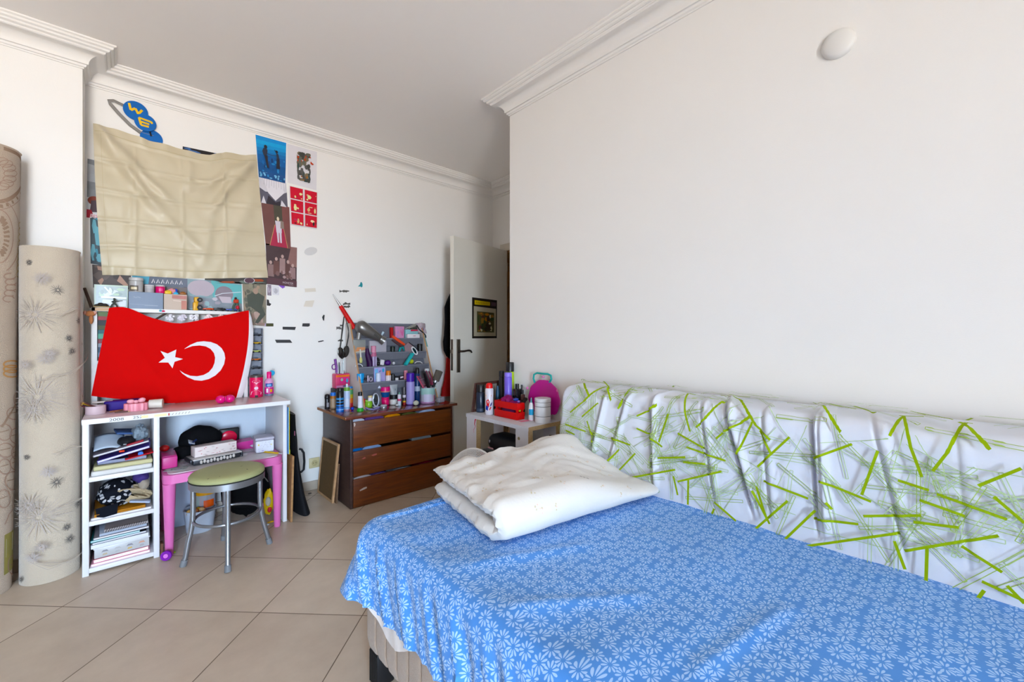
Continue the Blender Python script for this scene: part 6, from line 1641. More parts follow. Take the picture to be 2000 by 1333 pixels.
def sack(d): return .10 * ns(d.x * 2.2, d.y * 2.2, d.z * 2.2 + 1) + .05 * ns(d.x * 6, d.y * 6, d.z * 6)
b.ball((.590, 3.235, .185), (.135, .105, .185), seg=36, rings=24, warp=lambda d: sack(d) + (.0 if d.z > -.55 else -.12)); b.build('body', t, 80)
b = MB(M('#6f6c66', .6))
for k in range(3): b.tube([Vector((.655 + .014 * k, 3.135 + .012 * k, .30 - .022 * k)), Vector((.664 + .014 * k, 3.128 + .012 * k, .285 - .022 * k)), Vector((.672 + .014 * k, 3.135 + .012 * k, .272 - .022 * k))], .0035, seg=6)
b.build('buckle', t)
t = thing('snack_bag', 'yellow and red snack packet stuffed against the black bag', 'packet', (.672, 3.14, 0)); b = MB(M('#d3b21c', .4, var=.15)); b.ball((.690, 3.100, .115), (.030, .028, .082), seg=18, rings=14, warp=lambda d: .2 * ns(d.x * 3, d.y * 3, d.z * 3 + 2)); b.build('packet', t)
b = MB(M('#b9b4a6', .5)); b.ball((.682, 3.075, .125), (.016, .012, .03), seg=12, rings=8); b.ball((.690, 3.074, .07), (.013, .010, .018), M('#c03a46', .5), seg=12, rings=8); b.build('print', t)
b = MB(M('#cfa81c', .5)); q = onZ(533, 1019, .004); b.tube([q + Vector((-.03, .0, 0)), q, q + Vector((.035, .012, 0))], .0042, seg=8); solo(b, 'yellow_strap', 'yellow strip lying on the floor by the pink table\'s leg', 'strap', q)
b = MB(M('#4a8fbf', .5)); q = onZ(516, 1029, .004); b.ball(q + Vector((0, 0, .002)), (.010, .008, .005), seg=10, rings=6, R=RZ(30)); b.ball(q + Vector((.020, .010, .002)), (.012, .007, .005), M('#c3cad0', .5), seg=10, rings=6); solo(b, 'blue_wrapper', 'blue and white wrapper bit on the floor behind a stool leg', 'wrapper', q)
q = onZ(325, 1091, 0); c = Vector((q.x - .002, KY0 - .022, .026)); t = thing('purple_spool', 'purple spool standing against the pink table\'s near leg', 'spool', (c.x, c.y, 0)); b = MB(M('#7a2f9c', .4))
ax = Vector((-.45, -1, .1)).normalized(); b.lathe([(.012, -.008), (.024, -.008), (.026, -.003), (.026, .003), (.024, .008), (.013, .008), (.012, .004)], c, ax, seg=28); b.build('rim', t); b = MB(M('#d07fd0', .4)); b.cyl(c - ax * .006, c + ax * .009, .011); b.build('hub', t)
b = MB(M('#8fae3a', .5)); q = onZ(340, 1080, .003); b.ball(q + Vector((0, 0, .002)), (.008, .006, .004), seg=10, rings=6); solo(b, 'green_scrap', 'tiny green scrap on the floor near the purple spool', 'scrap', q)
b = MB(M('#6a4a3a', .7)); b.box((.1475, 2.99, .035), (.012, .05, .070), bev=.003); solo(b, 'wooden_block', 'small brown block between the desk pier and the pink table\'s leg', 'block', (.1475, 2.99, 0))
# ================================================================ between the desk and the dresser
x = .7715; b = MB(M('#5a8fc9', .45)); b.box((x + .003, 3.10, .585), (.004, .26, .30)); b.box((x + .0065, 3.095, .585), (.003, .262, .302), M('#d9c62c', .45)); b.box((x + .0088, 3.09, .45), (.0016, .262, .03), M('#9ab04a', .45))
solo(b, 'plastic_folder', 'blue and yellow plastic folder stuck along the desk\'s end panel', 'folder', (x + .004, 3.1, .435))
b = MB(wood('8f6a48', 'a9825a', .6)); b.box((.792, 3.10, .21), (.012, .30, .42), R=RY(1.5)); solo(b, 'wooden_board', 'brown hardboard sheet leaning beside the desk\'s end panel', 'board', (.792, 3.1, 0))
t = thing('portfolio_bag', 'tall black carrying bag with a handle standing between desk and cork board', 'bag', (.83, 3.2, 0)); b = MB(M('#121216', .75, var=.2, bump=.2)); 
def bag(u, v):
    z = lerp(0.001, .675, v); a = 2 * PI * u
    w = .030 + .016 * (1 - v) ** 2 - .014 * v; L_ = .19 - .03 * v
    return Vector((.845 + .045 * (1 - v) ** 3 - .02 * v + w * math.cos(a) + .004 * ns(v * 6, a), 3.17 + L_ * math.sin(a) * (1 - .05 * v), z))
b.grid(bag, 36, 30, cu=True); top_ = [bag(i / 36, 1) for i in range(36)]; b.add(top_, [tuple(range(36))]); b.build('body', t)
b = MB(M('#17171b', .6)); b.tube([(.868, 3.08, .43), (.882, 3.075, .425), (.896, 3.075, .40), (.900, 3.075, .34), (.896, 3.075, .285), (.882, 3.078, .272), (.868, 3.08, .27)], .0075, seg=8); b.build('handle', t)
b = MB(M('#7a4a5c', .6)); b.box((.815, 2.985, .56), (.006, .002, .03)); b.build('tag', t)
cA, cB, cC, cD = onZ(620, 961.5, .001), onZ(649, 984, .001), Vector((1.135, 3.07, 0)), Vector((1.135, 3.37, 0))
zt = onX(660, 868, 1.128).z
def cork_board(name, label, pts, th, m_f, m_p, fw):
    c0 = (Vector(pts[0]) + Vector(pts[1])) / 2; t = thing(name, label, 'board', c0)
    P = quadmap(*pts); b = MB(m_f)
    def bar(u0, v0, u1, v1):
        vs = [P(u, v, d) for u, v in ((u0, v0), (u1, v0), (u1, v1), (u0, v1)) for d in (-th, .002)]
        b.add(vs, [(0, 2, 4, 6), (1, 7, 5, 3), (0, 1, 3, 2), (2, 3, 5, 4), (4, 5, 7, 6), (6, 7, 1, 0)])
    L1 = (Vector(pts[1]) - Vector(pts[0])).length; L2 = (Vector(pts[3]) - Vector(pts[0])).length; fu, fv_ = fw / L1, fw / L2
    bar(0, 0, fu, 1); bar(1 - fu, 0, 1, 1); bar(fu, 0, 1 - fu, fv_); bar(fu, 1 - fv_, 1 - fu, 1); b.build('frame', t, 0)
    b = MB(m_p); vs = [P(u, v, d) for u, v in ((fu, fv_), (1 - fu, fv_), (1 - fu, 1 - fv_), (fu, 1 - fv_)) for d in (-th * .8, -.001)]
    b.add(vs, [(0, 2, 4, 6), (1, 7, 5, 3), (0, 1, 3, 2), (2, 3, 5, 4), (4, 5, 7, 6), (6, 7, 1, 0)]); b.build('panel', t, 0)
tl, tr = onX(630, 854, 1.118), onX(661, 868.5, 1.118)
cork_board('cork_board', 'wood-framed brown cork board leaning on the dresser\'s side', (cA, cB, tr, tl), .012, wood('b5906c', 'c9a582', .5, (8, 8, 8)), M('#6f5a42', .95, var=.15, scale=120, bump=.4), .016)
b = MB(wood('6b5240', '80664f', .7)); dz = .27; q0 = Vector((1.108, 3.06, .001)); 
b.box((1.118, 3.19, .14), (.010, .27, .28), R=RY(3)); solo(b, 'wooden_board', 'short dark board between the cork board and the dresser', 'board', (1.118, 3.19, 0))
rd = random.Random(6); b = MB(M('#cfcbd2', .7)); q = onZ(592, 973, .003); b.box(q, (.05, .014, .003), R=RZ(50)); solo(b, 'paper_scrap', 'white paper scrap on the floor beside the black carrying bag', 'paper scrap', q)
b = MB(M('#5a5450', .8)); q = onZ(605, 964.5, .003); b.ball(q, (.014, .008, .004), seg=10, rings=6); solo(b, 'dust_lump', 'dark dust lump on the floor against the skirting', 'dust', q)
# ================================================================ brown dresser
RX0, RX1, RYF, RYB, RT = 1.142, 1.985, 2.890, 3.445, .640
dr = thing('dresser', 'dark brown three-drawer dresser with clothes showing in the drawer gaps', 'dresser', ((RX0 + RX1) / 2, 3.17, 0))
m_dw = wood('3d1d12', '55291a', .35, (2.0, 2.0, 16), coat=.15); m_df = wood('522910', '743d16', .38, (1.6, 12, 26), coat=.15); m_dt = wood('5c2c20', '74402f', .22, (2, 16, 8), coat=.5); m_edge = M('#93603a', .5, var=.15)
def dpanel(name, x0, x1, y0, y1, z0, z1, m, bev=.0015):
    b = MB(m); b.box(((x0 + x1) / 2, (y0 + y1) / 2, (z0 + z1) / 2), (x1 - x0, y1 - y0, z1 - z0), bev=bev); return b.build(name, dr)
b = MB(m_dt); b.box((1.562, (2.872 + RYB) / 2, RT - .010), (.918, RYB - 2.872, .020), bev=.002); b.box((1.1022, (2.872 + RYB) / 2, RT - .010), (.0015, RYB - 2.872 - .004, .018), m_edge); b.build('top', dr)
dpanel('side_panel', RX0, RX0 + .018, RYF, RYB - .01, 0, RT - .020, wood('3a2a28', '4a3834', .45, (2, 3, 14))); dpanel('side_panel', RX1 - .018, RX1, RYF, RYB - .01, 0, RT - .020, m_dw)
dpanel('back_panel', RX0 + .018, RX1 - .018, RYB - .016, RYB - .010, 0, RT - .02, M('#3a2218', .7)); dpanel('carcass', RX0 + .018, RX1 - .018, RYF + .03, RYB - .02, .004, .012, M('#1c110c', .8))
for i, (z0, z1) in enumerate(((.004, .198), (.216, .392), (.414, .598))):
    d = dpanel('drawer', RX0 + .020, RX1 - .020, RYF - .004, RYF + .014, z0, z1, m_df)
    b = MB(M('#4a3020', .7)); b.box(((RX0 + RX1) / 2, RYF + .24, z0 + .05), (.76, .43, .08)); b.build('drawer_box', d, 0)
m_chip = M('#c3b4ac', .7, var=.1)
def dz(px, py): p = onY(px, py, RYF - .004); return (p.x, p.z)
for pts, c in (([(690.5, 827), (693, 826), (694.5, 829), (693, 834), (691.5, 834)], '#b9aca6'), ([(702, 958), (710, 953), (716, 951), (716.5, 954), (708, 958), (703, 960)], '#c0b2ab'), ([(725, 890), (731, 887), (736, 886), (735.5, 889), (729, 891)], '#a8625c'), ([(706, 897), (712, 893), (715, 895), (710, 897.5)], '#9a5a52'), ([(686, 899), (688, 897), (688, 901)], '#8a4a3c')):
    b = MB(); s = Skin(b, lambda x, z, o=0.0: Vector((x, RYF - .0044 - o, z))); s.poly([dz(*p) for p in pts], M(c, .7, var=.1)); b.build('scratch', dr, 0)
def garment(lb, px0, px1, yb0, yt0, yb1, yt1, col, seed):
    a0, a1, c0, c1 = onY(px0, yb0, RYF + .012), onY(px0, yt0, RYF + .012), onY(px1, yb1, RYF + .012), onY(px1, yt1, RYF + .012)
    b = MB(M(col, .9, var=.2, scale=30)); n = 16; vs = []
    for i in range(n + 1):
        u = i / n; w = .35 + .65 * math.sin(PI * min(1, max(0, u * .96 + .02))) ** .5
        lo = a0.lerp(c0, u) - Vector((0, 0, .012)); hi = a1.lerp(c1, u); hi.z = lo.z + (hi.z - lo.z) * w + .0015 * ns(u * 8, seed); hi.y += .006
        vs += [lo, hi, hi + Vector((0, .06, -.004)), lo + Vector((0, .06, 0))]
    fs = []
    for i in range(n):
        for k in range(4): fs.append((4 * i + k, 4 * i + (k + 1) % 4, 4 * i + 4 + (k + 1) % 4, 4 * i + 4 + k))
    fs += [(3, 2, 1, 0), (4 * n, 4 * n + 1, 4 * n + 2, 4 * n + 3)]
    b.add(vs, fs); solo(b, 'folded_garment', lb, 'clothes', a0, 'clothes in the drawer gaps', smooth=60)
for i, g in enumerate((('white cloth at the near end of the dresser\'s top gap', 690, 712, 823, 819, 820, 817, '#b9bcc9'), ('purple cloth in the dresser\'s top gap', 713, 750, 820, 815, 815, 811, '#5a3f72'), ('orange cloth in the dresser\'s top gap', 752, 782, 816, 811, 811, 807, '#c98526'), ('dark olive cloth in the dresser\'s top gap', 786, 816, 811, 807, 808, 804, '#54522c'), ('pale blue cloth at the far end of the dresser\'s top gap', 818, 850, 808, 803, 802, 798, '#a9b6cf'),
    ('bright blue cloth in the dresser\'s middle gap', 686, 708, 883, 878, 879, 873, '#2c66a8'), ('pale blue cloth in the dresser\'s middle gap', 709, 745, 879, 873, 872, 867, '#8fa9cf'), ('grey cloth in the dresser\'s middle gap', 805, 842, 858, 853, 852, 848, '#7f8a90'),
    ('large white cloth bulging from the dresser\'s lowest gap', 688, 729, 942, 934, 934, 925, '#c9c3c4'), ('lilac cloth in the dresser\'s lowest gap', 730, 760, 931, 926, 925, 921, '#7a6ab0'), ('grey-white cloth in the dresser\'s lowest gap', 761, 810, 924, 919, 914, 909, '#a9adba'), ('raspberry cloth in the dresser\'s lowest gap', 811, 864, 913, 907, 902, 897, '#8f2446'))):
    garment(*g, i)
# ================================================================ grey tiered organiser
og = thing('tiered_organiser', 'grey felt tiered organiser with pale wooden sides leaning on the wall above the dresser', 'organiser', (1.64, 3.3, RT)); m_fe = M('#6f7078', .95, var=.08, scale=70, bump=.25, bscale=300); m_lip = M('#7a7b84', .9, var=.06, scale=70)
OP, ON = (0, 3.10, .64), (0, 1, -.424)
def fp(px, py): return onP(px, py, OP, ON)
def fy_(z): return 3.10 + .424 * (z - .64)
OX0, OX1, OZ = 1.338, 1.972, 1.295
for x, m_ in ((OX0 - .012, M('#c9c4c0', .5)), (OX1, M('#bfb9b6', .5))):
    b = MB(m_); b.prism([(3.098, RT + .0006), (3.452, RT + .0006), (3.456, OZ), (fy_(OZ), OZ)], x, x + .012, lambda y, z, d: Vector((d, y, z)))
    sp_ = b.build('side_panel', og, 0); b = MB(wood('a8805c', 'bd9672', .5, (6, 6, 6)))
    b.prism([(3.0955, RT + .0006), (3.098, RT + .0006), (fy_(OZ), OZ), (fy_(OZ) - .003, OZ)], x + .0005, x + .0115, lambda y, z, d: Vector((d, y, z))); b.build('wood_edge', sp_, 0)
b = MB(m_fe); vs = [(OX0, 3.19, RT + .002), (OX1, 3.19, RT + .002), (OX1, 3.445, OZ), (OX0, 3.445, OZ)]; b.add(vs, [(0, 1, 2, 3)]); b.build('back_panel', og, 0, solid=.003)
tz = []
for (l, r) in (((697, 747), (836, 741)), ((697, 717), (832, 712)), ((694, 689), (824, 687)), ((690, 660.5), (818, 661.5))):
    p, q = fp(*l), fp(*r); tz.append((p.z + q.z) / 2)
for z in tz:
    y = fy_(z); b = MB(m_fe)
    b.add([(OX0, y, z), (OX1, y, z), (OX1, y + .012, z - .062), (OX0, y + .012, z - .062)], [(0, 1, 2, 3)]); b.build('pocket_front', og, 0, solid=.003)
    b = MB(m_lip); b.box(((OX0 + OX1) / 2, y, z - .005), (OX1 - OX0 - .001, .010, .012), bev=.004); b.build('pocket_lip', og)
    b = MB(m_fe); b.box(((OX0 + OX1) / 2, y + .050, z - .055), (OX1 - OX0 - .001, .078, .004)); b.build('shelf', og, 0)
b = MB(m_lip); b.box(((OX0 + OX1) / 2, 3.445, OZ), (OX1 - OX0 + .02, .014, .014), bev=.004); b.build('top_rail', og)
TY = [fy_(z) + .036 for z in tz]; TZs = [z - .0525 for z in tz]
def tier(k, px, yt, w, dy=0.0):
    """foot, radius, height of an upright thing in pocket k (0 = lowest)"""
    c = onY(px, 0, TY[k] + dy); f = fwd(c); c.z = TZs[k]
    return c, w / 2 * f / F_PX / math.sqrt(1 + ((px - C_X) / F_PX) ** 2), CAM_H + (C_Y - yt) / F_PX * f - c.z
def tjar(k, name, label, cat, px, yt, w, body, lid=None, lidf=.3, dy=0.0, lab=None, group=None, lean=0.0):
    c, r, h = tier(k, px, yt, w, dy); t = thing(name, label, cat, c, group); hb = h * (1 - lidf) if lid else h; ax = Vector((math.sin(math.radians(lean)), 0, math.cos(math.radians(lean))))
    b = MB(M(body, .4, var=.06)); b.lathe([(r * .93, 0), (r, .003), (r, hb - .004), (r * .92, hb), (0, hb)], c, ax, seg=22) if lean else b.lathe([(r * .93, 0), (r, .003), (r, hb - .004), (r * .92, hb), (0, hb)], c, seg=22); b.build('body', t)
    if lid:
        b = MB(M(lid, .4)); b.lathe([(r * .86, 0), (r * .86, h - hb - .003), (r * .78, h - hb), (0, h - hb)], c + ax * hb, ax, seg=22); b.build('cap', t)
    if lab and not lean: wrap(t, c, r + .0005, hb * lab[0], hb * lab[1], lab[2], -1, 1)
    return t, c, r, h
def tbox(k, name, label, cat, px, yt, w, depth, col, dy=0.0, rz=0, tilt=0, roll=0, hmax=None, draw=None):
    c, r, h = tier(k, px, yt, w, dy); h0 = 0
    if hmax and h > hmax: h0, h = h - hmax, hmax
    q = c + Vector((0, 0, h0 + h / 2)); R = RZ(rz) @ RY(roll) @ RX(tilt); b = MB(M(col, .5, var=.08)); b.box(q, (r * 2, depth, h), bev=.002, R=R)
    if draw:
        P = quadmap(*[q + R @ Vector(v) for v in ((-r, -depth / 2, -h / 2), (r, -depth / 2, -h / 2), (r, -depth / 2, h / 2), (-r, -depth / 2, h / 2))]); draw(Skin(b, P))
    return solo(b, name, label, cat, c)
# --- top pocket
tbox(3, 'carton', 'pink carton in the organiser\'s top pocket', 'carton', 779.5, 638, 19, .03, '#c98fb0', draw=lambda s: s.patches(9, [M('#d9a0c8'), M('#c9709a'), M('#b58ac0')], 3, (.05, .3, .95, .95), (.06, .18)))
tbox(3, 'carton', 'white flat carton lying at the end of the organiser\'s top pocket', 'carton', 806.5, 653, 27, .03, '#d6d1d4', dy=-.012, draw=lambda s: s.stroke([(.45, .8), (.65, .82)], .05, M('#b5566a')))
tbox(3, 'carton', 'teal and white carton behind the white flat carton', 'carton', 803, 644, 28, .028, '#8fb9bf', dy=.020, draw=lambda s: s.poly([(.4, .88), (.98, .9), (.98, .99), (.4, .99)], M('#c22a4a')))
tbox(3, 'carton', 'narrow red carton beside the pink carton', 'carton', 764.5, 640, 5, .03, '#a8242a')
tbox(3, 'eyeshadow_palette', 'dark palette standing behind the teal and white carton', 'palette', 806, 640, 17, .012, '#3d3b34', dy=.036)
q = tier(3, 745, 640, 5)[0]; b = MB(M('#b5c6d0', .3)); b.tube([q + Vector((-.02, 0, .03)), q + Vector((.0, 0, .075)), q + Vector((.018, 0, .105))], [.008, .007, .010], seg=10); solo(b, 'razor', 'pale blue razor handle standing beside the hair dryer nozzle', 'razor', q)
for i, (px, yt, col, lb) in enumerate(((799, 634, '#b9b3aa', 'silver'), (806, 633, '#c9c5b9', 'cream'), (812, 632, '#8a857c', 'grey'))):
    q = tier(3, px, yt, 3, .03); b = MB(M(col, .4, metal=.3)); p1 = onY(px + 12, yt - 1, TY[3] + .03); b.cyl(onY(px - 8, yt + 9, TY[3] + .03), p1, .003, seg=8); solo(b, 'makeup_pencil', '%s make-up pencil slanting over the cartons in the organiser\'s top pocket' % lb, 'make-up pencil', p1, 'make-up pencils in the organiser')
# hair dryer lying across the top
Y0 = fy_(tz[3]) - .060; p0, p1 = onY(704, 638, Y0 + .02), onY(749, 666, Y0 - .015); t = thing('hair_dryer', 'grey metallic hair dryer lying nozzle down across the organiser\'s top pocket', 'hair dryer', p0)
ax = (p1 - p0).normalized(); L_ = (p1 - p0).length; b = MB(M('#7e7c7a', .3, metal=.7, var=.06)); k = .052
b.lathe([(0, -k * .75), (k * .55, -k * .62), (k * .9, -k * .3), (k, .0), (k * .98, L_ * .2), (k * .78, L_ * .55), (k * .60, L_ * .82), (k * .55, L_ * .84), (k * .55, L_ * .86), (k * .62, L_ * .9), (k * .72, L_ * 1.02), (k * .66, L_ * 1.02), (k * .4, L_ * .9), (0, L_ * .9)], p0, ax, seg=36, sx=1.0); b.build('barrel', t)
b = MB(M('#8f8d8b', .35, metal=.5)); hd = onY(700, 663, Y0 + .03); b.tube([p0 + ax * .02, p0.lerp(hd, .5), hd], [.020, .018, .017], seg=16); b.build('handle', t)
b = MB(M('#4a4848', .5)); 
for i in range(4): b.cyl(p0 + ax * (L_ * .5 + i * .012) + Vector((0, -k * .80 + .004 * i, -.006)), p0 + ax * (L_ * .5 + i * .012 + .004) + Vector((0, -k * .80 + .004 * i, -.006)), .008, seg=8)
b.build('switch', t)
# red wand leaning above it
Yw = 3.405; t = thing('curling_wand', 'red-gripped wand with a silver rod leaning on the wall above the hair dryer', 'curling wand', onY(696, 640, Yw)); g0, g1, g2 = onY(692, 642, Yw - .02), onY(665, 598, Yw + .02), onY(650, 575, Yw + .035)
b = MB(M('#c4160f', .5)); b.cyl(g0, g1, .020, .016, seg=18); b.build('grip', t); b = MB(M('#b3b0ae', .3, metal=.8)); b.cyl(g1, g1.lerp(g2, .45), .010, .007, seg=14); b.cyl(g1.lerp(g2, .45), g2, .006, .003, seg=12); b.build('rod', t)
# sunglasses hanging from the organiser's corner
Yg = 3.372; t = thing('sunglasses', 'black oval-lens sunglasses hanging upside down at the organiser\'s corner', 'sunglasses', onY(671, 690, Yg)); dv_ = Vector((0, .06, 0))
for sgn, (cx, cy, rot) in ((-1, (666.2, 690, 14)), (1, (675.8, 687, -10))):
    c = onY(cx, cy, Yg); b = MB(M('#17120e', .15, coat=.5)); b.ball(c, (.026, .005, .047), seg=24, rings=14, R=RY(-rot)); b.build('lens', t)
b = MB(M('#141212', .4)); c0 = onY(671.5, 697.5, Yg); b.tube([onY(667.5, 697, Yg - .004), c0, onY(674.5, 697, Yg - .004)], .006, seg=8); b.build('bridge', t)
for pts in ([(664.5, 679), (667, 660), (669, 643), (672, 619)], [(677, 676), (680, 660), (681.5, 648), (678.5, 636), (674, 619)]):
    b = MB(M('#141212', .4)); b.tube([onY(x, y, Yg + .03 * (1 - (y - 628) / 50)) for x, y in pts], [.005, .005, .006, .004] + ([.003] if len(pts) == 5 else []), seg=8); b.build('temple_arm', t)
# --- third pocket
tbox(2, 'clear_box', 'translucent grey plastic box of beige things in the organiser', 'box', 701, 664, 26, .03, '#8d8f8c', draw=lambda s: (s.poly([(.1, .38), (.95, .48), (.95, .62), (.3, .62)], M('#c98f6a')), s.poly([(.1, .30), (.96, .36), (.96, .46), (.1, .38)], M('#c9c3b5'))))
tbox(2, 'clear_box', 'pale lilac translucent box under the hair dryer nozzle', 'box', 737, 666, 36, .03, '#b5b0b8', dy=.012)
b = MB(M('#d2502a', .4)); q0, q1 = fp(765, 657) + Vector((0, -.008, 0)), fp(789, 674) + Vector((0, -.012, 0)); t = thing('hair_straightener', 'orange and black hair straightener slanting over the organiser', 'hair straightener', q1)
b.tube([q0, q0.lerp(q1, .5), q1], [.012, .013, .010], seg=10); b.build('upper_arm', t); b = MB(M('#40242a', .4)); q2, q3 = fp(765, 664) + Vector((0, -.004, 0)), fp(783, 677) + Vector((0, -.008, 0)); b.tube([q2, q2.lerp(q3, .5), q3], [.008, .010, .008], seg=10); b.build('lower_arm', t)
tjar(2, 'black_bottle', 'dark rounded bottle in the organiser below the straightener', 'bottle', 767, 677, 9, '#1b241f')
b = MB(M('#1f8f92', .4)); c, r, h = tier(2, 782.5, 677, 9); b.tube([c + Vector((-.02, -.01, .05)), c + Vector((-.008, -.012, .085)), c + Vector((.015, -.012, .088)), c + Vector((.028, -.01, .06))], [.009, .011, .010, .006], seg=10); solo(b, 'hair_clip', 'teal hair clip below the straightener', 'hair clip', c)
b = MB(M('#8f7a80', .8, var=.2, scale=120)); P0 = [fp(x, y) + Vector((0, .012, 0)) for x, y in ((790, 676), (798, 669.5), (816, 685), (806, 691), (792, 688))]; b.add([p + Vector((0, dd, 0)) for dd in (-.012, .012) for p in P0], [(0, 1, 2, 3, 4), (9, 8, 7, 6, 5)] + [(i, (i + 1) % 5, 5 + (i + 1) % 5, 5 + i) for i in range(5)])
b.tube([fp(798, 669) + Vector((0, -.002, 0)), fp(807, 676) + Vector((0, -.004, 0)), fp(816, 684) + Vector((0, -.002, 0))], .004, M('#151214', .5), seg=6); solo(b, 'net_pouch', 'pink-grey net pouch with a black zip in the organiser', 'pouch', P0[3])
tjar(2, 'perfume_bottle', 'square black perfume bottle near the end of the organiser\'s pocket', 'bottle', 820, 672, 10, '#17171a', None, lab=(.1, .35, '#c9c9cc'))
# --- second pocket
t = thing('makeup_brush', 'small pale yellow brush hooked over a pocket edge of the organiser', 'brush', fp(703, 700)); b = MB(M('#c9c9c2', .4)); qa, qb, qc = fp(702.5, 683) + Vector((0, -.010, 0)), fp(703.5, 699) + Vector((0, -.012, 0)), fp(703.7, 709) + Vector((0, -.012, 0))
b.tube([qa, qb], [.006, .007], seg=8); b.build('handle', t); b = MB(M('#c9c98a', .8)); b.tube([qb, qb.lerp(qc, .5), qc], [.008, .012, .009], seg=10); b.build('bristles', t)
b = MB(M('#34163f', .5, var=.3)); c, r, h = tier(1, 719, 681, 11); b.tube([c + Vector((.020, 0, .012)), c + Vector((.015, 0, h * .45)), c + Vector((-.006, -.004, h * .75)), c + Vector((-.012, -.006, h))], [.024, .026, .020, .012], seg=14); solo(b, 'hair_brush', 'dark purple paddle brush standing in the organiser', 'hair brush', c)
tjar(1, 'pink_bottle', 'translucent pink bottle behind the dark purple brush', 'bottle', 729.5, 676, 12, '#b56a86', '#c98aa0', .25, dy=.02)
tbox(1, 'carton', 'lilac carton with a dark stripe in front of the translucent pink bottle', 'carton', 731, 697, 9, .02, '#b5a9c6', dy=-.012, draw=lambda s: s.poly([(.42, 0), (.58, 0), (.58, 1), (.42, 1)], M('#3a1f44')))
t = thing('panda_figure', 'white and black round toy in the organiser beside the purple ball', 'toy', tier(1, 743, 705, 12)[0]); c, r, h = tier(1, 743, 703, 13)
b = MB(M('#cfccd2', .5)); b.box(c + Vector((.008, -.01, h - .022)), (.034, .025, .044), bev=.006, R=RY(12)); b.build('body', t); b = MB(M('#141416', .5)); b.ball(c + Vector((-.022, -.012, h - .030)), (.014, .012, .016), seg=14, rings=8); b.ball(c + Vector((-.020, .0, h + .004)), (.010, .008, .016), seg=12, rings=8, R=RY(-30)); b.build('patch', t)
c, r, h = tier(1, 757.5, 704, 13); b = MB(M('#4a1570', .45)); b.ball(c + Vector((0, 0, h - r * .8)), (r, r * .8, r * .8), seg=20, rings=12); solo(b, 'purple_ball', 'glossy purple ball in the organiser', 'ball', c)
c, r, h = tier(1, 769, 707, 6); b = MB(M('#d3d1d6', .3)); b.ball(c + Vector((0, 0, h - r)), r, seg=16, rings=10); solo(b, 'white_ball', 'small white bead beside the glossy purple ball', 'bead', c)
t = thing('teal_mirror', 'teal handled mirror with a white rim slanting out of the organiser', 'mirror', fp(790, 711)); q0, q1, q2 = fp(789, 713) + Vector((0, -.024, 0)), fp(802, 691) + Vector((0, -.030, 0)), fp(806, 685.5) + Vector((0, -.032, 0))
b = MB(M('#1ba3a6', .35)); b.tube([q0, q0.lerp(q1, .5), q1], [.020, .021, .022], seg=14, flat=.5); b.build('handle', t); b = MB(M('#d6d6d9', .3)); d = (q2 - q1).normalized(); b.tube([q2 + Vector((.030 * math.cos(a) * .8 - .010 * math.sin(a), 0, .030 * math.sin(a) - .012 * math.cos(a))) for a in [2 * PI * i / 20 for i in range(20)]], .006, seg=8, closed=True); b.build('rim', t); b = MB(M('#10262a', .1)); b.ball(q2, (.024, .004, .027), seg=18, rings=10, R=RY(-25)); b.build('glass', t)
c, r, h = tier(1, 803.5, 702, 9); b = MB(M('#bcc41a', .45)); b.ball(c + Vector((0, 0, h - r)), r, seg=18, rings=12); solo(b, 'yellow_ball', 'yellow-green ball beside the teal mirror', 'ball', c)
b = MB(M('#d3d3d6', .4)); b.tube([fp(811, 711) + Vector((0, .01, .004)), fp(815, 708) + Vector((0, .01, .004)), fp(822, 708) + Vector((0, .01, .004)), fp(826, 711) + Vector((0, .01, .004))], .004, seg=8); solo(b, 'hair_slide', 'white hair slide near the end of the organiser\'s second pocket', 'hair slide', fp(818, 710))
b = MB(M('#c3c3c6', .4)); b.tube([fp(695 + 7 * (1 - math.cos(a)), 717 - 5.5 * math.sin(a)) + Vector((0, .01, 0)) for a in [PI * i / 10 for i in range(11)]], .004, seg=8); solo(b, 'hair_band', 'white hair band arching out of the organiser below the small brush', 'hair band', fp(702, 716))
# --- lowest pocket
c, r, h = tier(0, 704, 730, 15); t = thing('blue_bowl', 'bright blue cup with a face in the organiser\'s lowest pocket', 'cup', c); b = MB(M('#1f9ad6', .35)); b.lathe([(r * .6, 0), (r * .68, .006), (r, h * .95), (r * .94, h), (r * .6, .02), (0, .02)], c, seg=26); b.build('body', t)
b = MB(M('#1a2a44', .5))
for dx in (-.010, .012): b.ball(c + Vector((dx, -r * .92, h * .62)), (.003, .002, .003), seg=8, rings=6)
b.build('eye', t)
c, r, h = tier(0, 714, 738, 6); b = MB(M('#241a20', .4)); b.ball(c + Vector((0, 0, h - r)), r, seg=14, rings=8); solo(b, 'dark_bead', 'dark ball beside the bright blue cup', 'ball', c)
tjar(0, 'nail_polish', 'slim lilac-capped nail polish beside the dark ball', 'nail polish', 718.5, 734, 4, '#8a7f92', '#c3b5c6', .4)
tbox(0, 'lilac_case', 'lilac and blue plastic case standing in the organiser\'s lowest pocket', 'case', 741, 718, 24, .018, '#a9a3d0', dy=.014, draw=lambda s: (s.ell(.15, .78, .1, .07, M('#3f7fb0')), s.ell(.8, .85, .1, .1, M('#4a9ac0')), s.poly([(.05, .4), (.35, .6), (.3, .95), (.03, .9)], M('#7ab0d6')), s.stroke([(.42, .8), (.6, .83)], .04, M('#5a5a8c'))))
tjar(0, 'white_bottle', 'small white bottle leaning in front of the lilac case', 'bottle', 739, 729, 10, '#c9d0df', None, dy=-.012)
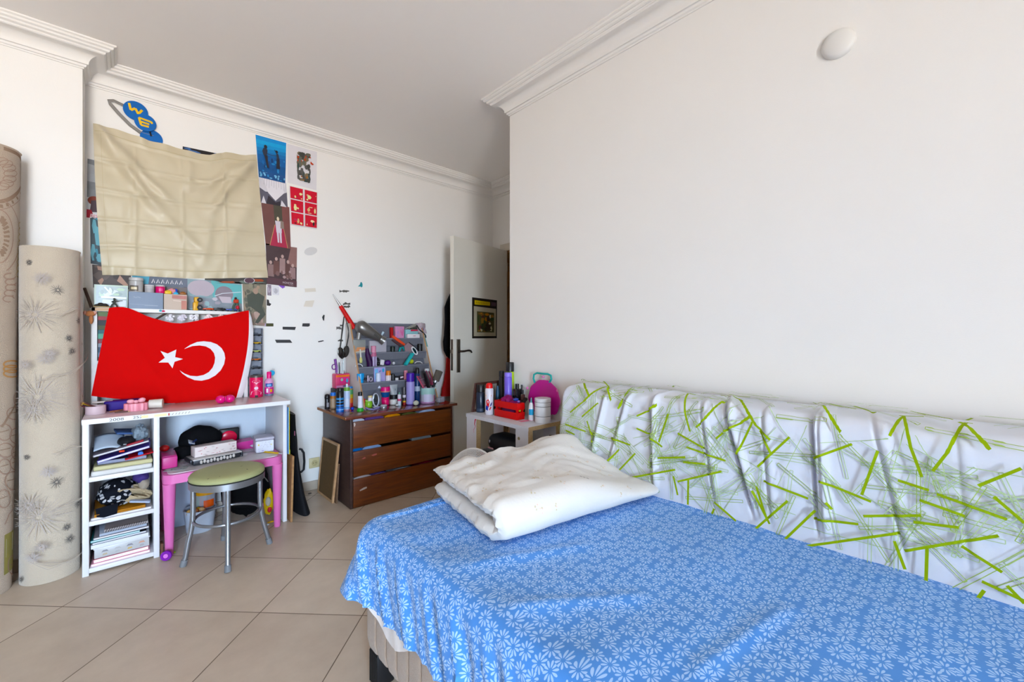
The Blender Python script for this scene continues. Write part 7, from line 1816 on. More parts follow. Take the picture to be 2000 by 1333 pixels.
b = MB(M('#c3b5c6', .4)); q = fp(724, 741) + Vector((0, -.004, 0)); b.tube([q + Vector((.012 * math.cos(a), 0, .016 * math.sin(a))) for a in [2 * PI * i / 14 for i in range(14)]], .003, seg=6, closed=True); solo(b, 'hair_tie', 'pale ring-shaped hair tie hooked by the lilac case', 'hair tie', q)
tjar(0, 'cream_jar', 'white jar with an orange lid in the organiser\'s lowest pocket', 'jar', 758.5, 724.5, 11, '#d0c6cb', '#cf7a1f', .28)
tjar(0, 'perfume_bottle', 'squat black bottle beside the orange-lidded jar', 'bottle', 767.5, 731, 8, '#1b1c1e')
tbox(0, 'compact_case', 'black compact beside the squat black bottle', 'compact', 774, 735, 8, .02, '#1f2022', roll=12)
tbox(0, 'white_eraser', 'small white block among the black make-up in the organiser', 'block', 775, 738.5, 6, .012, '#c9c9cb', dy=-.016)
tbox(0, 'compact_case', 'black and white compact next to the pink tube', 'compact', 784, 734, 9, .02, '#2a2229', draw=lambda s: s.poly([(.1, .75), (.8, .8), (.8, .95), (.1, .9)], M('#cfc3cc')))
tjar(0, 'pink_tube', 'pink tube standing at the end of the organiser\'s lowest pocket', 'tube', 792.5, 724, 7.5, '#d98fa0', dy=-.01)
# cloth, strap and ribbon at the top corner
b = MB(M('#b9aab0', .85, var=.12)); P0 = lambda u, v: onY(lerp(813, 829, u) + 4 * v, lerp(631 + 2 * abs(u - .5), 650, v) + 2 * u * v, 3.375 + .012 * math.sin(u * 7 + v * 3) + .008 * v)
b.grid(P0, 14, 14); b.build
o_cl = solo(b, 'cosmetic_bag', 'pale pink cloth bag slumped over the organiser\'s top corner', 'bag', onY(822, 640, 3.37), smooth=60, solid=.012)
b = MB(M('#8a5a9c', .8)); s = Skin(b, lambda u, v, o=0.0: P0(u, v) - Vector((0, .0075 + o, 0))); s.ell(.55, .6, .16, .12, M('#8a5a9c', .8)); s.ell(.35, .35, .08, .08, M('#5a5560', .8)); b.build('print', o_cl, 0)
b = MB(M('#1d1b1e', .6)); b.tube([onY(x, y, 3.345) for x, y in ((814, 636), (819, 644), (826, 650), (831, 655), (832, 660))], .0055, seg=8); solo(b, 'black_strap', 'black strap crossing the pale pink cloth bag', 'strap', onY(826, 650, 3.345))
b = MB(M('#7fb3ae', .6)); b.grid(lambda u, v: onY(lerp(823, 828, u) + 8 * v, lerp(648, 676, v) + 2 * u, 3.365 - .02 * v + .004 * math.sin(v * 6)), 4, 16); solo(b, 'teal_ribbon', 'pale teal ribbon hanging down the organiser\'s far side', 'ribbon', onY(828, 660, 3.36), solid=.002)
# ================================================================ things on the dresser top
DZ = RT + .0006
def can(name, label, cat, px, yb, yt, w, body, cap=None, capf=.2, capw=.9, bands=(), z=None, neck=None, rough=.3, metal=0.0, round_cap=False, dome=None, group=None):
    c, r, h = stand(px, yb, yt, w, DZ if z is None else z); t = thing(name, label, cat, c, group); hb = h * (1 - capf) if cap else h
    b = MB(M(body, rough, metal=metal, var=.04)); b.lathe([(r * .95, 0), (r, .003), (r, hb - r * .3), (r * .85, hb - r * .08), (r * .8, hb), (0, hb)], c, seg=30); b.build('body', t)
    for (f0, f1, col) in bands: wrap(t, c, r + .0005 + .0002 * len(t.children), hb * f0, hb * f1, col)
    if cap:
        rc = r * capw; hc = h - hb; b = MB(M(cap, .4))
        pr = [(rc, 0), (rc, hc * .5), (rc * .92, hc * .75), (rc * .6, hc * .95), (0, hc)] if round_cap else [(rc, 0), (rc, hc - .004), (rc * .9, hc), (0, hc)]
        b.lathe(pr, c + Vector((0, 0, hb)), seg=30); b.build('cap', t)
    return t, c, r, h
b = MB(M('#c07f92', .6, var=.15)); p0 = onZ(625, 795, DZ); q0 = onZ(647, 799, DZ) + Vector((0, .12, 0)); P = quadmap(p0 + Vector((0, .13, .001)), p0 + Vector((.09, .06, .001)), p0 + Vector((.092, .10, .145)), p0 + Vector((.004, .17, .14)))
s = paper(b, P, M('#c4879a', .6), .02); s.patches(16, [M(c) for c in ('#d9a9b5', '#b0506a', '#c99aa8', '#dbb9c2')], 3, (.04, .04, .96, .96), (.05, .12)); s.ell(.5, .62, .2, .08, M('#a8242c')); s.ell(.28, .5, .1, .06, M('#b8362c')); s.stroke([(.2, .1), (.3, .35), (.5, .42)], .03, M('#d6bcc4')); solo(b, 'pink_notebook', 'pink patterned book standing at the dresser top\'s near corner', 'book', P(.5, 0))
t, c, r, h = can('black_pump', 'black bulb-topped bottle standing before the pink patterned book', 'bottle', 639, 800, 771, 10, '#1f1d20', None); 
b = MB(M('#18171a', .3)); b.ball(c + Vector((0, 0, h * .80)), (r * 1.12, r * 1.12, h * .24), seg=18, rings=12); b.build('bulb', t); wrap(t, c, r + .0012, h * .15, h * .45, '#8a868c', -.2, .8)
t, c, r, h = can('scent_bottle', 'beige patterned bottle with a bright blue cap behind the black spray can', 'bottle', 650.5, 799.5, 767, 11, '#8a7660', '#1a6fc4', .20, 1.0, bands=((.1, .75, '#a08a74'), (.8, 1.0, '#a86a2c')))
can('nail_polish', 'black capped bottle behind the blue-capped bottle', 'bottle', 650, 789, 748, 7, '#1c1b1d', '#b9a9b5', .28, .8)
b = MB(M('#1e1c20', .5)); cb = onY(666, 0, 3.385); cb.z = DZ; f = fwd(cb); zt = CAM_H + (C_Y - 758) / F_PX * f; b.box(cb + Vector((0, 0, (zt - DZ) / 2)), (.13, .09, zt - DZ - .0005), bev=.004); solo(b, 'black_box', 'black box under the pink pencil cup', 'box', cb)
c = onY(666, 0, 3.385); c.z = zt; f = fwd(c); r = .055; h = 28 / F_PX * f; t = thing('pencil_cup', 'pink square pencil cup with an orange rim standing on the black box', 'cup', c)
b = MB(M('#c9486f', .4, var=.08)); b.box(c + Vector((0, 0, h / 2)), (.112, .08, h), bev=.008); b.build('body', t); P = quadmap(*[c + Vector(v) for v in ((-.054, -.0405, .004), (.054, -.0405, .004), (.054, -.0405, h), (-.054, -.0405, h))]); b = MB(); s = Skin(b, P)
s.poly([(0, .78), (1, .78), (1, .92), (0, .92)], M('#d97a3c')); s.poly([(.25, .3), (.93, .3), (.93, .76), (.25, .76)], M('#c9447c')); s.ell(.42, .58, .09, .1, M('#8fae9c')); s.ell(.8, .5, .09, .16, M('#5a8fb5')); s.poly([(.02, .02), (.98, .02), (.98, .18), (.02, .18)], M('#c98ab5')); s.ell(.6, .12, .12, .06, M('#5f6f8c')); b.build('print', t, 0)
zz = c.z + h - .03
t = thing('scissors', 'purple scissors standing handles down in the pink pencil cup', 'scissors', c); b = MB(M('#6a2a80', .4)); q = onY(655, 715, 3.385); b.tube([onY(657.5, 729, 3.385), onY(657, 718, 3.385), onY(654.5, 702, 3.385)], [.009, .009, .010], seg=10); b.tube([q + Vector((-.010 + .016 * math.cos(a), 0, -.008 + .020 * math.sin(a))) for a in [2 * PI * i / 14 for i in range(14)]], .004, seg=6, closed=True); b.build('handle', t)
for i, (x0, x1, yt, col, lb, rr) in enumerate(((663, 662.5, 708, '#20322e', 'dark green brush', .005), (660.5, 660, 714, '#cdc6d0', 'pale lilac pen', .005), (666, 667, 704, '#d0d3d3', 'tall white pen', .006), (669.5, 670.5, 703, '#c3cdd0', 'tall pale blue pen', .006), (670.5, 671, 723, '#1a1a1c', 'short black pen', .007))):
    p0, p1 = onY(x0, 731, 3.37 + .01 * (i % 3)), onY(x1, yt, 3.37 + .01 * (i % 3)); p0.z = zz; b = MB(M(col, .4)); b.cyl(p0, p0.lerp(p1, .8), rr, seg=10); b.cyl(p0.lerp(p1, .8), p1, rr * .9, rr * .5, seg=10); solo(b, 'pen', '%s standing in the pink pencil cup' % lb, 'pen', p0, 'pens in the pink cup')
can('spray_can', 'black and blue ringed spray can on the dresser\'s near edge', 'spray can', 664, 806, 758, 15.5, '#16171b', '#141418', .12, .8, bands=((.0, .24, '#2a5fae'), (.28, .36, '#3a6fb5'), (.45, .5, '#3f7fc0'), (.58, .68, '#3f7fb5'), (.10, .14, '#7fb0dc')))
can('spray_can', 'white spray can with blue print beside the black and blue one', 'spray can', 677.5, 803, 750, 11.5, '#c3cbdc', '#c9cdd2', .12, .35, bands=((.84, .99, '#6a9a44'), (.02, .05, '#a83a4a'), (.5, .8, '#b5c3dd'), (.08, .16, '#8fa9c9')))
can('spray_can', 'rainbow coloured spray can half behind the white spray can', 'spray can', 684, 797, 755, 11, '#b5762c', '#2c6fae', .10, .9, bands=((.0, .25, '#b5333a'), (.25, .5, '#c96a2c'), (.5, .7, '#a89a3a'), (.7, .95, '#4a8a5a')))
c = onZ(688.5, 802, DZ); b = MB(M('#1f3fae', .35)); b.ball(c + Vector((0, 0, .013)), .013, seg=16, rings=10); solo(b, 'blue_ball', 'small blue ball at the foot of the organiser\'s wooden side', 'ball', c)
t, c, r, h = can('glue_bottle', 'white bottle with a black cap and green base on the dresser', 'bottle', 703.5, 804, 766, 9.5, '#cfd0dc', '#17181b', .20, .9, bands=((.0, .2, '#2f9a2f'), (.25, .6, '#d6d7e2')))
b = MB(M('#2f9a34', .4)); b.lathe([(r * 1.5, 0), (r * 1.5, .006), (r * 1.0, .024), (0, .024)], c, seg=24); b.build('base', t)
b = MB(M('#b8363c', .5, var=.3)); q = onZ(713, 797, DZ); b.box(q + Vector((0, .02, .034)), (.022, .016, .066), bev=.003); solo(b, 'red_carton', 'little red and white patterned carton behind the green-based bottle', 'carton', q + Vector((0, .02, 0)))
t, c, r, h = can('green_jar', 'small lime green jar on the dresser', 'jar', 720, 797, 781, 15, '#8fbf4a', '#a9cf6a', .2, 1.0, rough=.2); ch = c.z + h
can('cream_jar', 'little cream-coloured jar standing on the lime green jar', 'jar', 723, 784, 773.5, 9, '#d3cdd2', '#d6c58f', .3, 1.0, z=ch + .0005)
c = onZ(735, 797, DZ); t = thing('table_mirror', 'small oval mirror in a white frame standing on the dresser', 'mirror', c); q = c + Vector((0, .01, .060)); b = MB(M('#b9bccb', .3)); b.tube([q + Vector((.022 * math.cos(a) * 1.05, .008 * math.sin(a), .048 * math.sin(a))) for a in [2 * PI * i / 26 for i in range(26)]], .0045, seg=8, closed=True); b.box(c + Vector((0, .01, .006)), (.05, .03, .010), bev=.004); b.build('frame', t)
b = MB(M('#7f8a90', .05, metal=.9)); b.ball(q, (.0215, .003, .046), seg=20, rings=12); b.build('glass', t)
b = MB(M('#9a94cf', .4)); b.tube([onZ(x, y, DZ + .0055) for x, y in ((712, 797.5), (720, 799.5), (729, 800), (738, 797.5), (745, 794))], .005, seg=8); solo(b, 'lilac_headband', 'lilac plastic headband lying in front of the oval mirror', 'headband', onZ(728, 800, DZ))
b = MB(M('#b9b5c3', .5)); b.tube([onZ(x, y, DZ + .004) for x, y in ((709, 799), (715, 801.5), (719, 798.5), (714, 795))], .004, seg=8); solo(b, 'hair_tie', 'pale grey hair tie lying by the green-based bottle', 'hair tie', onZ(714, 800, DZ))
t, c, r, h = can('cream_jar', 'hot pink jar on the dresser with another pot stacked on it', 'jar', 752.5, 792, 776, 16, '#d61f6c', '#d02868', .15, 1.0); ch = c.z + h
c2, r2, h2 = c, 17.5 / 2 * fwd(c) / F_PX, 20 / F_PX * fwd(c); c2 = Vector((c.x, c.y, ch + .0006)); t = thing('cream_jar', 'navy pot with a hot pink lid stacked on the hot pink jar', 'jar', c2); b = MB(M('#1f4f86', .35)); b.lathe([(r2 * .72, 0), (r2 * .95, h2 * .35), (r2, h2 * .5), (0, h2 * .5)], c2, seg=28); b.build('body', t); b = MB(M('#d13a78', .35)); b.lathe([(r2 * 1.04, h2 * .5), (r2 * 1.06, h2 * .96), (r2, h2), (0, h2)], c2, seg=28); b.build('lid', t); wrap(t, c2, r2 * 1.06 + .0005, h2 * .52, h2 * .6, '#c98a6a')
can('metal_tin', 'little silver tin in front of the hot pink jar', 'tin', 749.5, 799, 791, 13, '#9a9a9e', '#a9a9ad', .3, 1.0, metal=.7)
t, c, r, h = can('cream_jar', 'white jar with a black lid beside the hot pink jar', 'jar', 769, 791, 771, 15.5, '#d0d0cc', '#151618', .45, 1.03); ch = c.z + h
c2 = Vector((c.x, c.y + .0, ch + .0006)); f = fwd(c2); w2 = 16 / F_PX * f; h2 = 19 / F_PX * f; t = thing('cream_tube', 'pale grey tube standing on the black-lidded white jar', 'tube', c2); b = MB(M('#a3a8ac', .4))
n = 20; vs = []
for k in range(7):
    v = k / 6; a_, b_ = lerp(w2 * .42, w2 * .52, v), lerp(w2 * .42, .002, v); vs += [c2 + Vector((a_ * math.cos(2 * PI * i / n), b_ * math.sin(2 * PI * i / n), h2 * v)) for i in range(n)]
b.add(vs, [(k * n + i, k * n + (i + 1) % n, (k + 1) * n + (i + 1) % n, (k + 1) * n + i) for k in range(6) for i in range(n)] + [tuple(range(n - 1, -1, -1)), tuple(range(6 * n, 7 * n))]); b.build('tube', t)
b = MB(M('#7d858a', .5)); b.box(c2 + Vector((.004, -w2 * .26, h2 * .5)), (.006, .002, .016)); b.build('logo', t)
can('small_bottle', 'little white and pink bottle with a green cap beside the black-lidded jar', 'bottle', 780, 793, 767, 7, '#cdc9d3', '#6fa08a', .14, .5, bands=((.42, .60, '#c9486f'), (.0, .25, '#b9c9d3')))
b = MB(M('#cfcfd2', .4)); q = onZ(776, 793.5, DZ); b.ball(q + Vector((0, 0, .008)), (.014, .010, .008), seg=12, rings=8); solo(b, 'cotton_ball', 'white cotton ball in front of the little white and pink bottle', 'cotton ball', q)
can('nail_polish', 'dark nail polish bottle with gold trim beside the tall purple can', 'nail polish', 789.5, 791.5, 757, 5.5, '#2a2320', '#6d6a6c', .4, .7, bands=((.0, .25, '#8f1f24'), (.25, .4, '#c9a03a'), (.7, .95, '#c9c3cc')))
can('spray_can', 'tall purple spray can with a patterned side on the dresser', 'spray can', 801.5, 791.5, 729, 16.5, '#7a5fb0', '#4a2c9a', .26, .96, bands=((.04, .98, '#a39ad0'),))
t, c, r, h = can('blue_bottle', 'navy bottle with a ball cap behind the tall purple can', 'bottle', 815, 789.5, 718, 11, '#16305c', '#121214', .17, .75, round_cap=True, bands=((.42, .58, '#a9b5c9'),))
q = onZ(815, 793, DZ); b = MB(M('#c6c6b5', .5)); b.ball(q + Vector((0, .02, .020)), (.024, .018, .020), seg=18, rings=12); solo(b, 'sponge', 'cream egg-shaped sponge beside the tall purple can', 'sponge', q + Vector((0, .02, 0)))
c, r, h = stand(835, 789, 757, 29, DZ); t = thing('pail', 'small white and mint pail of hair brushes on the dresser', 'pail', c); b = MB(M('#bfb9c6', .35, var=.06)); b.lathe([(r * .95, 0), (r, .004), (r * .97, h), (r * 1.03, h + .002), (r * .92, h), (r * .9, .006), (0, .006)], c, seg=34); b.build('body', t)
wrap(t, c, r + .0006, h * .55, h * .98, '#a3c6c0', -1.5, 1.5); wrap(t, c, r + .0008, h * .0, h * .12, '#b58ab0', -1.5, 1.5); wrap(t, c, r + .0010, h * .1, h * .6, '#c6c3d6', -.5, .6); wrap(t, c, r + .0011, h * .1, h * .5, '#b0607a', 1.0, 1.4); wrap(t, c, r + .0011, h * .3, h * .8, '#8a4a6c', -1.5, -1.2)
b = MB(M('#c6d3d0', .4)); b.tube([c + Vector((r * .6, -r * .7, h * .9)), c + Vector((r * 1.1, -r * .5, h * .98)), c + Vector((r * 1.15, 0, h * 1.04))], .006, seg=8); b.build('bail', t)
pc = c; Yp = c.y
def prod(px, py, dy=0): return onY(px, py, Yp + dy)
t = thing('hair_comb', 'pink wide-toothed comb standing in the small pail', 'comb', pc); b = MB(M('#b5566a', .4)); b.tube([prod(828, 760, -.02), prod(822, 748, -.02), prod(814, 735.5, -.02)], [.007, .007, .006], seg=8)
for i in range(9): q = prod(826 - 11.5 * i / 8, 757 - 20 * i / 8, -.02); b.cyl(q, q + Vector((.030, 0, .006)), .0028, .0018, seg=6)
b.build('comb', t)
t = thing('hair_brush', 'black and wine vent brush standing in the small pail', 'hair brush', pc); b = MB(M('#1d1418', .45)); b.tube([prod(838, 760), prod(835, 745), prod(830, 728)], [.020, .032, .024], seg=14, flat=.5); b.build('head', t); b = MB(M('#7a2a44', .4)); b.tube([prod(832, 724, -.02), prod(838, 740, -.024), prod(843, 752, -.02)], [.005, .006, .006], seg=8); b.tube([prod(845, 752, -.01), prod(843, 738, -.01), prod(838, 726, -.01)], .006, seg=8); b.build('frame', t); b = MB(M('#c9ccd0', .4)); b.box(prod(833.5, 723, -.01), (.034, .02, .022), bev=.005); b.build('tip', t)
t = thing('round_brush', 'round grey-bristled brush tilted in the small pail', 'hair brush', pc); q0, q1, q2, q3 = prod(846, 757), prod(849, 748), prod(851, 744), prod(858, 725); b = MB(M('#b9b9bd', .3, metal=.6)); b.cyl(q1, q2, .016, .018, seg=16); b.build('ferrule', t); b = MB(M('#1a1a1c', .5)); b.cyl(q0, q1, .013, seg=12); b.build('handle', t)
b = MB(M('#5d564f', .9, var=.3, scale=160, bump=.6)); b.cyl(q2, q3, .030, .032, seg=22); b.build('bristles', t)
b = MB(M('#a9a9b3', .2, alpha=.6, var=.1)); q = onZ(863, 787, DZ); b.box(q + Vector((0, .02, .022)), (.062, .04, .042), bev=.008, R=RZ(10)); solo(b, 'clear_box', 'small clear plastic box near the dresser top\'s far corner', 'box', q + Vector((0, .02, 0)))
# ================================================================ clothes hanging behind the door
HY_ = 3.30
ct = thing('hanging_coat', 'black coat hanging behind the open door', 'coat', (2.33, HY_, 1.0)); b = MB(M('#0a0a0d', .85, var=.2, bump=.2))
Lx = [(555, 890), (570, 881), (585, 874), (600, 868.5), (630, 869), (655, 868), (668, 866), (685, 867), (696, 872), (704, 882)]
rows = []
for (py, px) in Lx:
    p = onY(px, py, HY_); rows.append((p.x, p.z))
n = 28; vs = []
for k, (xl, z) in enumerate(rows):
    xr = 2.50; cx = (xl + xr) / 2; a = (xr - xl) / 2
    for i in range(n):
        t_ = 2 * PI * i / n; vs.append(Vector((cx + a * math.cos(t_) + .004 * ns(t_, z * 9), HY_ + (.055 + .012 * ns(t_ * 2, z * 5)) * math.sin(t_), z)))
b.add(vs, [(k * n + i, k * n + (i + 1) % n, (k + 1) * n + (i + 1) % n, (k + 1) * n + i) for k in range(len(rows) - 1) for i in range(n)] + [tuple(range(n)), tuple(range(len(rows) * n - 1, (len(rows) - 1) * n - 1, -1))]); b.build('body', ct, 70)
b = MB(M('#b5b5b8', .3, metal=.8)); q = onY(883.5, 690, HY_ - .062); b.cyl(q, q + Vector((0, .02, 0)), .008, seg=12); b.build('snap_button', ct)
b = MB(M('#6b6b6e', .4)); b.cyl((2.42, 3.155, 1.70), (2.42, 3.235, 1.71), .006, seg=10); b.tube([(2.42, 3.235, 1.71), (2.42, 3.27, 1.70), (2.42, 3.30, 1.67)], .005, seg=8); b.build('hook', ct)
b = MB(M('#b02312', .7, var=.15)); Lr = [(690, 884), (702, 878.5), (725, 877), (745, 874), (760, 870), (776, 868)]; rows = [(onY(px, py, HY_ + .03).x, onY(px, py, HY_ + .03).z) for py, px in Lr]; vs = []
for k, (xl, z) in enumerate(rows):
    xr = 2.44; cx = (xl + xr) / 2; a = (xr - xl) / 2
    for i in range(n):
        t_ = 2 * PI * i / n; vs.append(Vector((cx + a * math.cos(t_), HY_ + .085 + (.036 + .010 * ns(t_ * 2, z * 7)) * math.sin(t_), z)))
b.add(vs, [(k * n + i, k * n + (i + 1) % n, (k + 1) * n + (i + 1) % n, (k + 1) * n + i) for k in range(len(rows) - 1) for i in range(n)] + [tuple(range(n)), tuple(range(len(rows) * n - 1, (len(rows) - 1) * n - 1, -1))])
solo(b, 'red_garment', 'bright red garment hanging below the black coat behind the door', 'garment', (2.35, HY_ + .06, .8), smooth=70)
# ================================================================ chipboard side table between bed and door
NX0, NX1, NY0, NY1, NZ = 1.607, 1.868, 1.622, 2.188, .70
nt = thing('side_table', 'white chipboard side table with raw edges standing past the foot of the bed', 'side table', ((NX0 + NX1) / 2, 1.9, 0))
m_nw = M('#c6c6cb', .45, var=.04); m_cb = M('#a98a66', .85, var=.25, scale=150, hex2='#cdb38c')
b = MB(m_nw); b.box(((NX0 + NX1) / 2, (NY0 + NY1) / 2, NZ - .011), (NX1 - NX0, NY1 - NY0, .022)); b.box(((NX0 + NX1) / 2, NY0 - .0006, NZ - .011), (NX1 - NX0, .0012, .022), m_cb); b.build('table_top', nt, 0)
for (x, y) in ((NX0, NY0 + .004), (NX0, NY1 - .104), (NX1 - .036, NY0 + .004), (NX1 - .036, NY1 - .104)):
    b = MB(m_nw); b.box((x + .019, y + .05, (NZ - .022) / 2), (.034, .10, NZ - .022)); b.box((x + .019, y - .0006, (NZ - .022) / 2), (.034, .0012, NZ - .022), m_cb); b.build('leg', nt, 0)
b = MB(m_nw); b.box(((NX0 + NX1) / 2 + .004, (NY0 + NY1) / 2, .33), (NX1 - NX0 - .06, NY1 - NY0 - .03, .018)); b.build('lower_shelf', nt, 0)
b = MB(); s = Skin(b, lambda y, z, o=0.0: Vector((NX0 + .0018 - o, y, z))); q = lambda px, py: (lambda p: (p.y, p.z))(onX(px, py, NX0 + .002))
s.stroke([q(931, 815), q(928, 822), q(927, 829), q(929, 834)], [.012, .009, .007, .003], M('#c0384c')); s.stroke([q(929, 834), q(925, 840), q(926, 846)], [.006, .005, .003], M('#d59aa8')); b.build('paint_mark', nt, 0)
b = MB(M('#8f8468', .6)); p = onX(1013.5, 857, NX0 + .002); b.cyl((NX0 + .0005, p.y, p.z), (NX0 + .0025, p.y, p.z), .009, seg=16); b.build('screw_cap', nt)
NT = NZ + .0006
def ncan(name, label, cat, px, yb, yt, w, body, cap=None, capf=.25, capw=.95, bands=(), **k): return can(name, label, cat, px, yb, yt, w, body, cap, capf, capw, bands, z=NT, **k)
bl, br = onZ(922, 805.5, NT), Vector((1.852, 2.176, NT)); up = Vector((.035, .010, .185))
cork_board('framed_picture', 'dark wood framed picture leaning at the back of the side table', (bl, br, br + up * 1.03, bl + up), .012, wood('3a211a', '52322a', .4), M('#8a8178', .6), .018)
ncan('spray_can', 'dark navy spray can with a black cap at the side table\'s outer corner', 'spray can', 938.5, 806.5, 752, 17, '#1f2a3c', '#111214', .26, .93, ((.05, .2, '#3a465a'),))
ncan('spray_can', 'black can half behind the dark navy spray can', 'spray can', 930.5, 803.5, 757, 9, '#16181c', '#101114', .2, .9)
t, c, r, h = ncan('spray_can', 'white spray can with a red cap on the side table', 'spray can', 955.5, 811, 748, 16.5, '#cfccd4', '#d3261c', .17, .82, round_cap=True)
f0 = math.atan2(-c.y, -c.x); hb = h * .83; b = MB(); s = Skin(b, lambda x, z, o=0.0: Vector((c.x + (r + .0006 + o) * math.cos(f0 + x), c.y + (r + .0006 + o) * math.sin(f0 + x), c.z + z)))
s.poly([(-.9, hb * .70), (.5, hb * .70), (.5, hb * .76), (-.9, hb * .76)], M('#d98a2c')); s.poly([(-.6, hb * .34), (-.1, hb * .28), (.1, hb * .5), (-.2, hb * .60), (-.7, hb * .54)], M('#c9261f')); s.poly([(-.9, hb * .2), (-.3, hb * .16), (-.2, hb * .34), (-.8, hb * .36)], M('#2a3f9c')); s.poly([(.1, hb * .3), (.5, hb * .36), (.8, hb * .5), (.3, hb * .42)], M('#3a2a6c')); s.poly([(.1, hb * .16), (.5, hb * .28), (.3, hb * .32), (0, hb * .22)], M('#c9362c')); b.build('print', t, 0)
# slatted red crate
cA, cC = onZ(1009, 822, NT), onZ(963, 812.5, NT); cB = Vector((1.752, cA.y - .001, NT)); cA.x, cC.x = cA.x + .004, cA.x + .004; ch = .097
cr = thing('crate', 'small red slatted wooden crate on the side table', 'crate', cA); m_cr = M('#c42a14', .5, var=.08); x0, x1, y0, y1 = cA.x, cB.x, cA.y, cC.y
for z0, z1 in ((0, .042), (.058, ch)):
    for (ax0, ax1, ay0, ay1) in ((x0, x0 + .006, y0, y1), (x1 - .006, x1, y0, y1), (x0 + .006, x1 - .006, y0, y0 + .006), (x0 + .006, x1 - .006, y1 - .006, y1)):
        b = MB(m_cr); b.box(((ax0 + ax1) / 2, (ay0 + ay1) / 2, NT + (z0 + z1) / 2), (ax1 - ax0, ay1 - ay0, z1 - z0), bev=.0012); b.build('board', cr)
for (ax, ay) in ((x0 + .012, y0 + .012), (x1 - .012, y0 + .012), (x0 + .012, y1 - .012), (x1 - .012, y1 - .012)):
    b = MB(m_cr); b.box((ax, ay, NT + ch / 2), (.012, .012, ch)); b.build('post', cr)
b = MB(m_cr); b.box(((x0 + x1) / 2, (y0 + y1) / 2, NT + .002), (x1 - x0 - .014, y1 - y0 - .014, .003)); b.build('bottom', cr)
b = MB(M('#8a1f5c', .6, var=.25, scale=80, alpha=.9)); b.ball((x0 + .06, y1 - .06, NT + .085), (.042, .042, .040), seg=22, rings=14, warp=lambda d: .3 * ns(d.x * 3, d.y * 3, d.z * 3)); b.ball((x0 + .045, y0 + .07, NT + .075), (.03, .05, .03), seg=18, rings=12, warp=lambda d: .3 * ns(d.x * 3, d.y * 3, d.z * 3 + 4)); solo(b, 'net_pouch', 'magenta net pouch stuffed in the red crate', 'pouch', (x0 + .06, y1 - .06, NT + .04), smooth=30)
b = MB(M('#5a1f4a', .6, var=.3)); b.ball((x0 + .035, (y0 + y1) / 2, NT + .040), (.022, .07, .03), seg=18, rings=10); solo(b, 'plum_cloth', 'plum cloth showing through the red crate\'s slot', 'cloth', (x0 + .035, (y0 + y1) / 2, NT + .01))
b = MB(M('#d3bd1c', .4)); b.ball((x0 + .055, y0 + .026, NT + .052), (.020, .014, .013), seg=16, rings=10); solo(b, 'yellow_toy', 'yellow piece in the red crate\'s slot near the white bottle', 'toy', (x0 + .055, y0 + .026, NT + .04))
b = MB(M('#1c1512', .5)); 
for (dx, dy, dz_, rx) in ((.09, .04, .095, .03), (.115, .05, .105, .022), (.075, .055, .090, .025)): b.ball((x0 + dx, y0 + dy, NT + dz_), (rx, .014, .010), seg=14, rings=8, R=RZ(30) @ RY(-18))
solo(b, 'sunglasses', 'black sunglasses lying on top of the red crate\'s contents', 'sunglasses', (x0 + .09, y0 + .045, NT + .08))
b = MB(M('#2a3f8c', .4, var=.3)); b.ball((x1 - .02, y0 + .055, NT + .112), (.020, .014, .010), seg=14, rings=8); b.ball((x1 - .012, y0 + .04, NT + .100), (.012, .010, .008), M('#7a5a9c', .4), seg=12, rings=8); solo(b, 'hair_clip', 'blue and purple hair clip at the inner end of the red crate', 'hair clip', (x1 - .02, y0 + .05, NT + .09))
# cans behind the crate
ncan('spray_can', 'lilac spray can standing behind the red crate', 'spray can', 992.5, 810, 728, 15.5, '#7a6acb', '#8a7ad6', .10, .97, ((.2, .6, '#7464c4'),))
ncan('spray_can', 'slim black spray can beside the lilac one', 'spray can', 979.5, 803, 725, 10.5, '#24242c', '#1b1b22', .15, .96)
ncan('spray_can', 'tall lime green spray can with a black cap behind the lilac one', 'spray can', 996, 806.5, 708, 16.5, '#a9c41a', '#16171a', .185, .97)
for lb, px, yb, yt, w, col in (('square black perfume bottle behind the red crate', 1010, 812, 750, 16, '#15171c'), ('second black perfume bottle nearest the magenta bag', 1019, 811, 752, 8, '#1a1c22'), ('small brown perfume bottle in front of the black ones', 1021, 815, 762, 8, '#3a241c')):
    c, r, h = stand(px, yb, yt, w, NT); t = thing('perfume_bottle', lb, 'perfume', c); b = MB(M(col, .15, coat=.4)); b.box(c + Vector((0, 0, h * .42)), (r * 1.9, r * 1.5, h * .84), bev=.005); b.build('flask', t); b = MB(M('#0f1012' if 'black' in lb else '#b08a6c', .3)); b.cyl(c + Vector((0, 0, h * .84)), c + Vector((0, 0, h)), r * .45, seg=14); b.build('cap', t)
c, r, h = stand(972, 805, 754, 7, NT); t = thing('blue_bottle', 'dark teal bottle between the picture frame and the slim black can', 'bottle', c); b = MB(M('#12405c', .3)); b.lathe([(r, 0), (r, h * .8), (r * .6, h * .88), (r * .6, h), (0, h)], c, seg=18); b.build('body', t); b = MB(M('#a9b0b8', .4)); b.cyl(c + Vector((-.004, -.01, h * .5)), c + Vector((.012, -.012, h * .1)), .002, seg=6); b.build('straw', t)
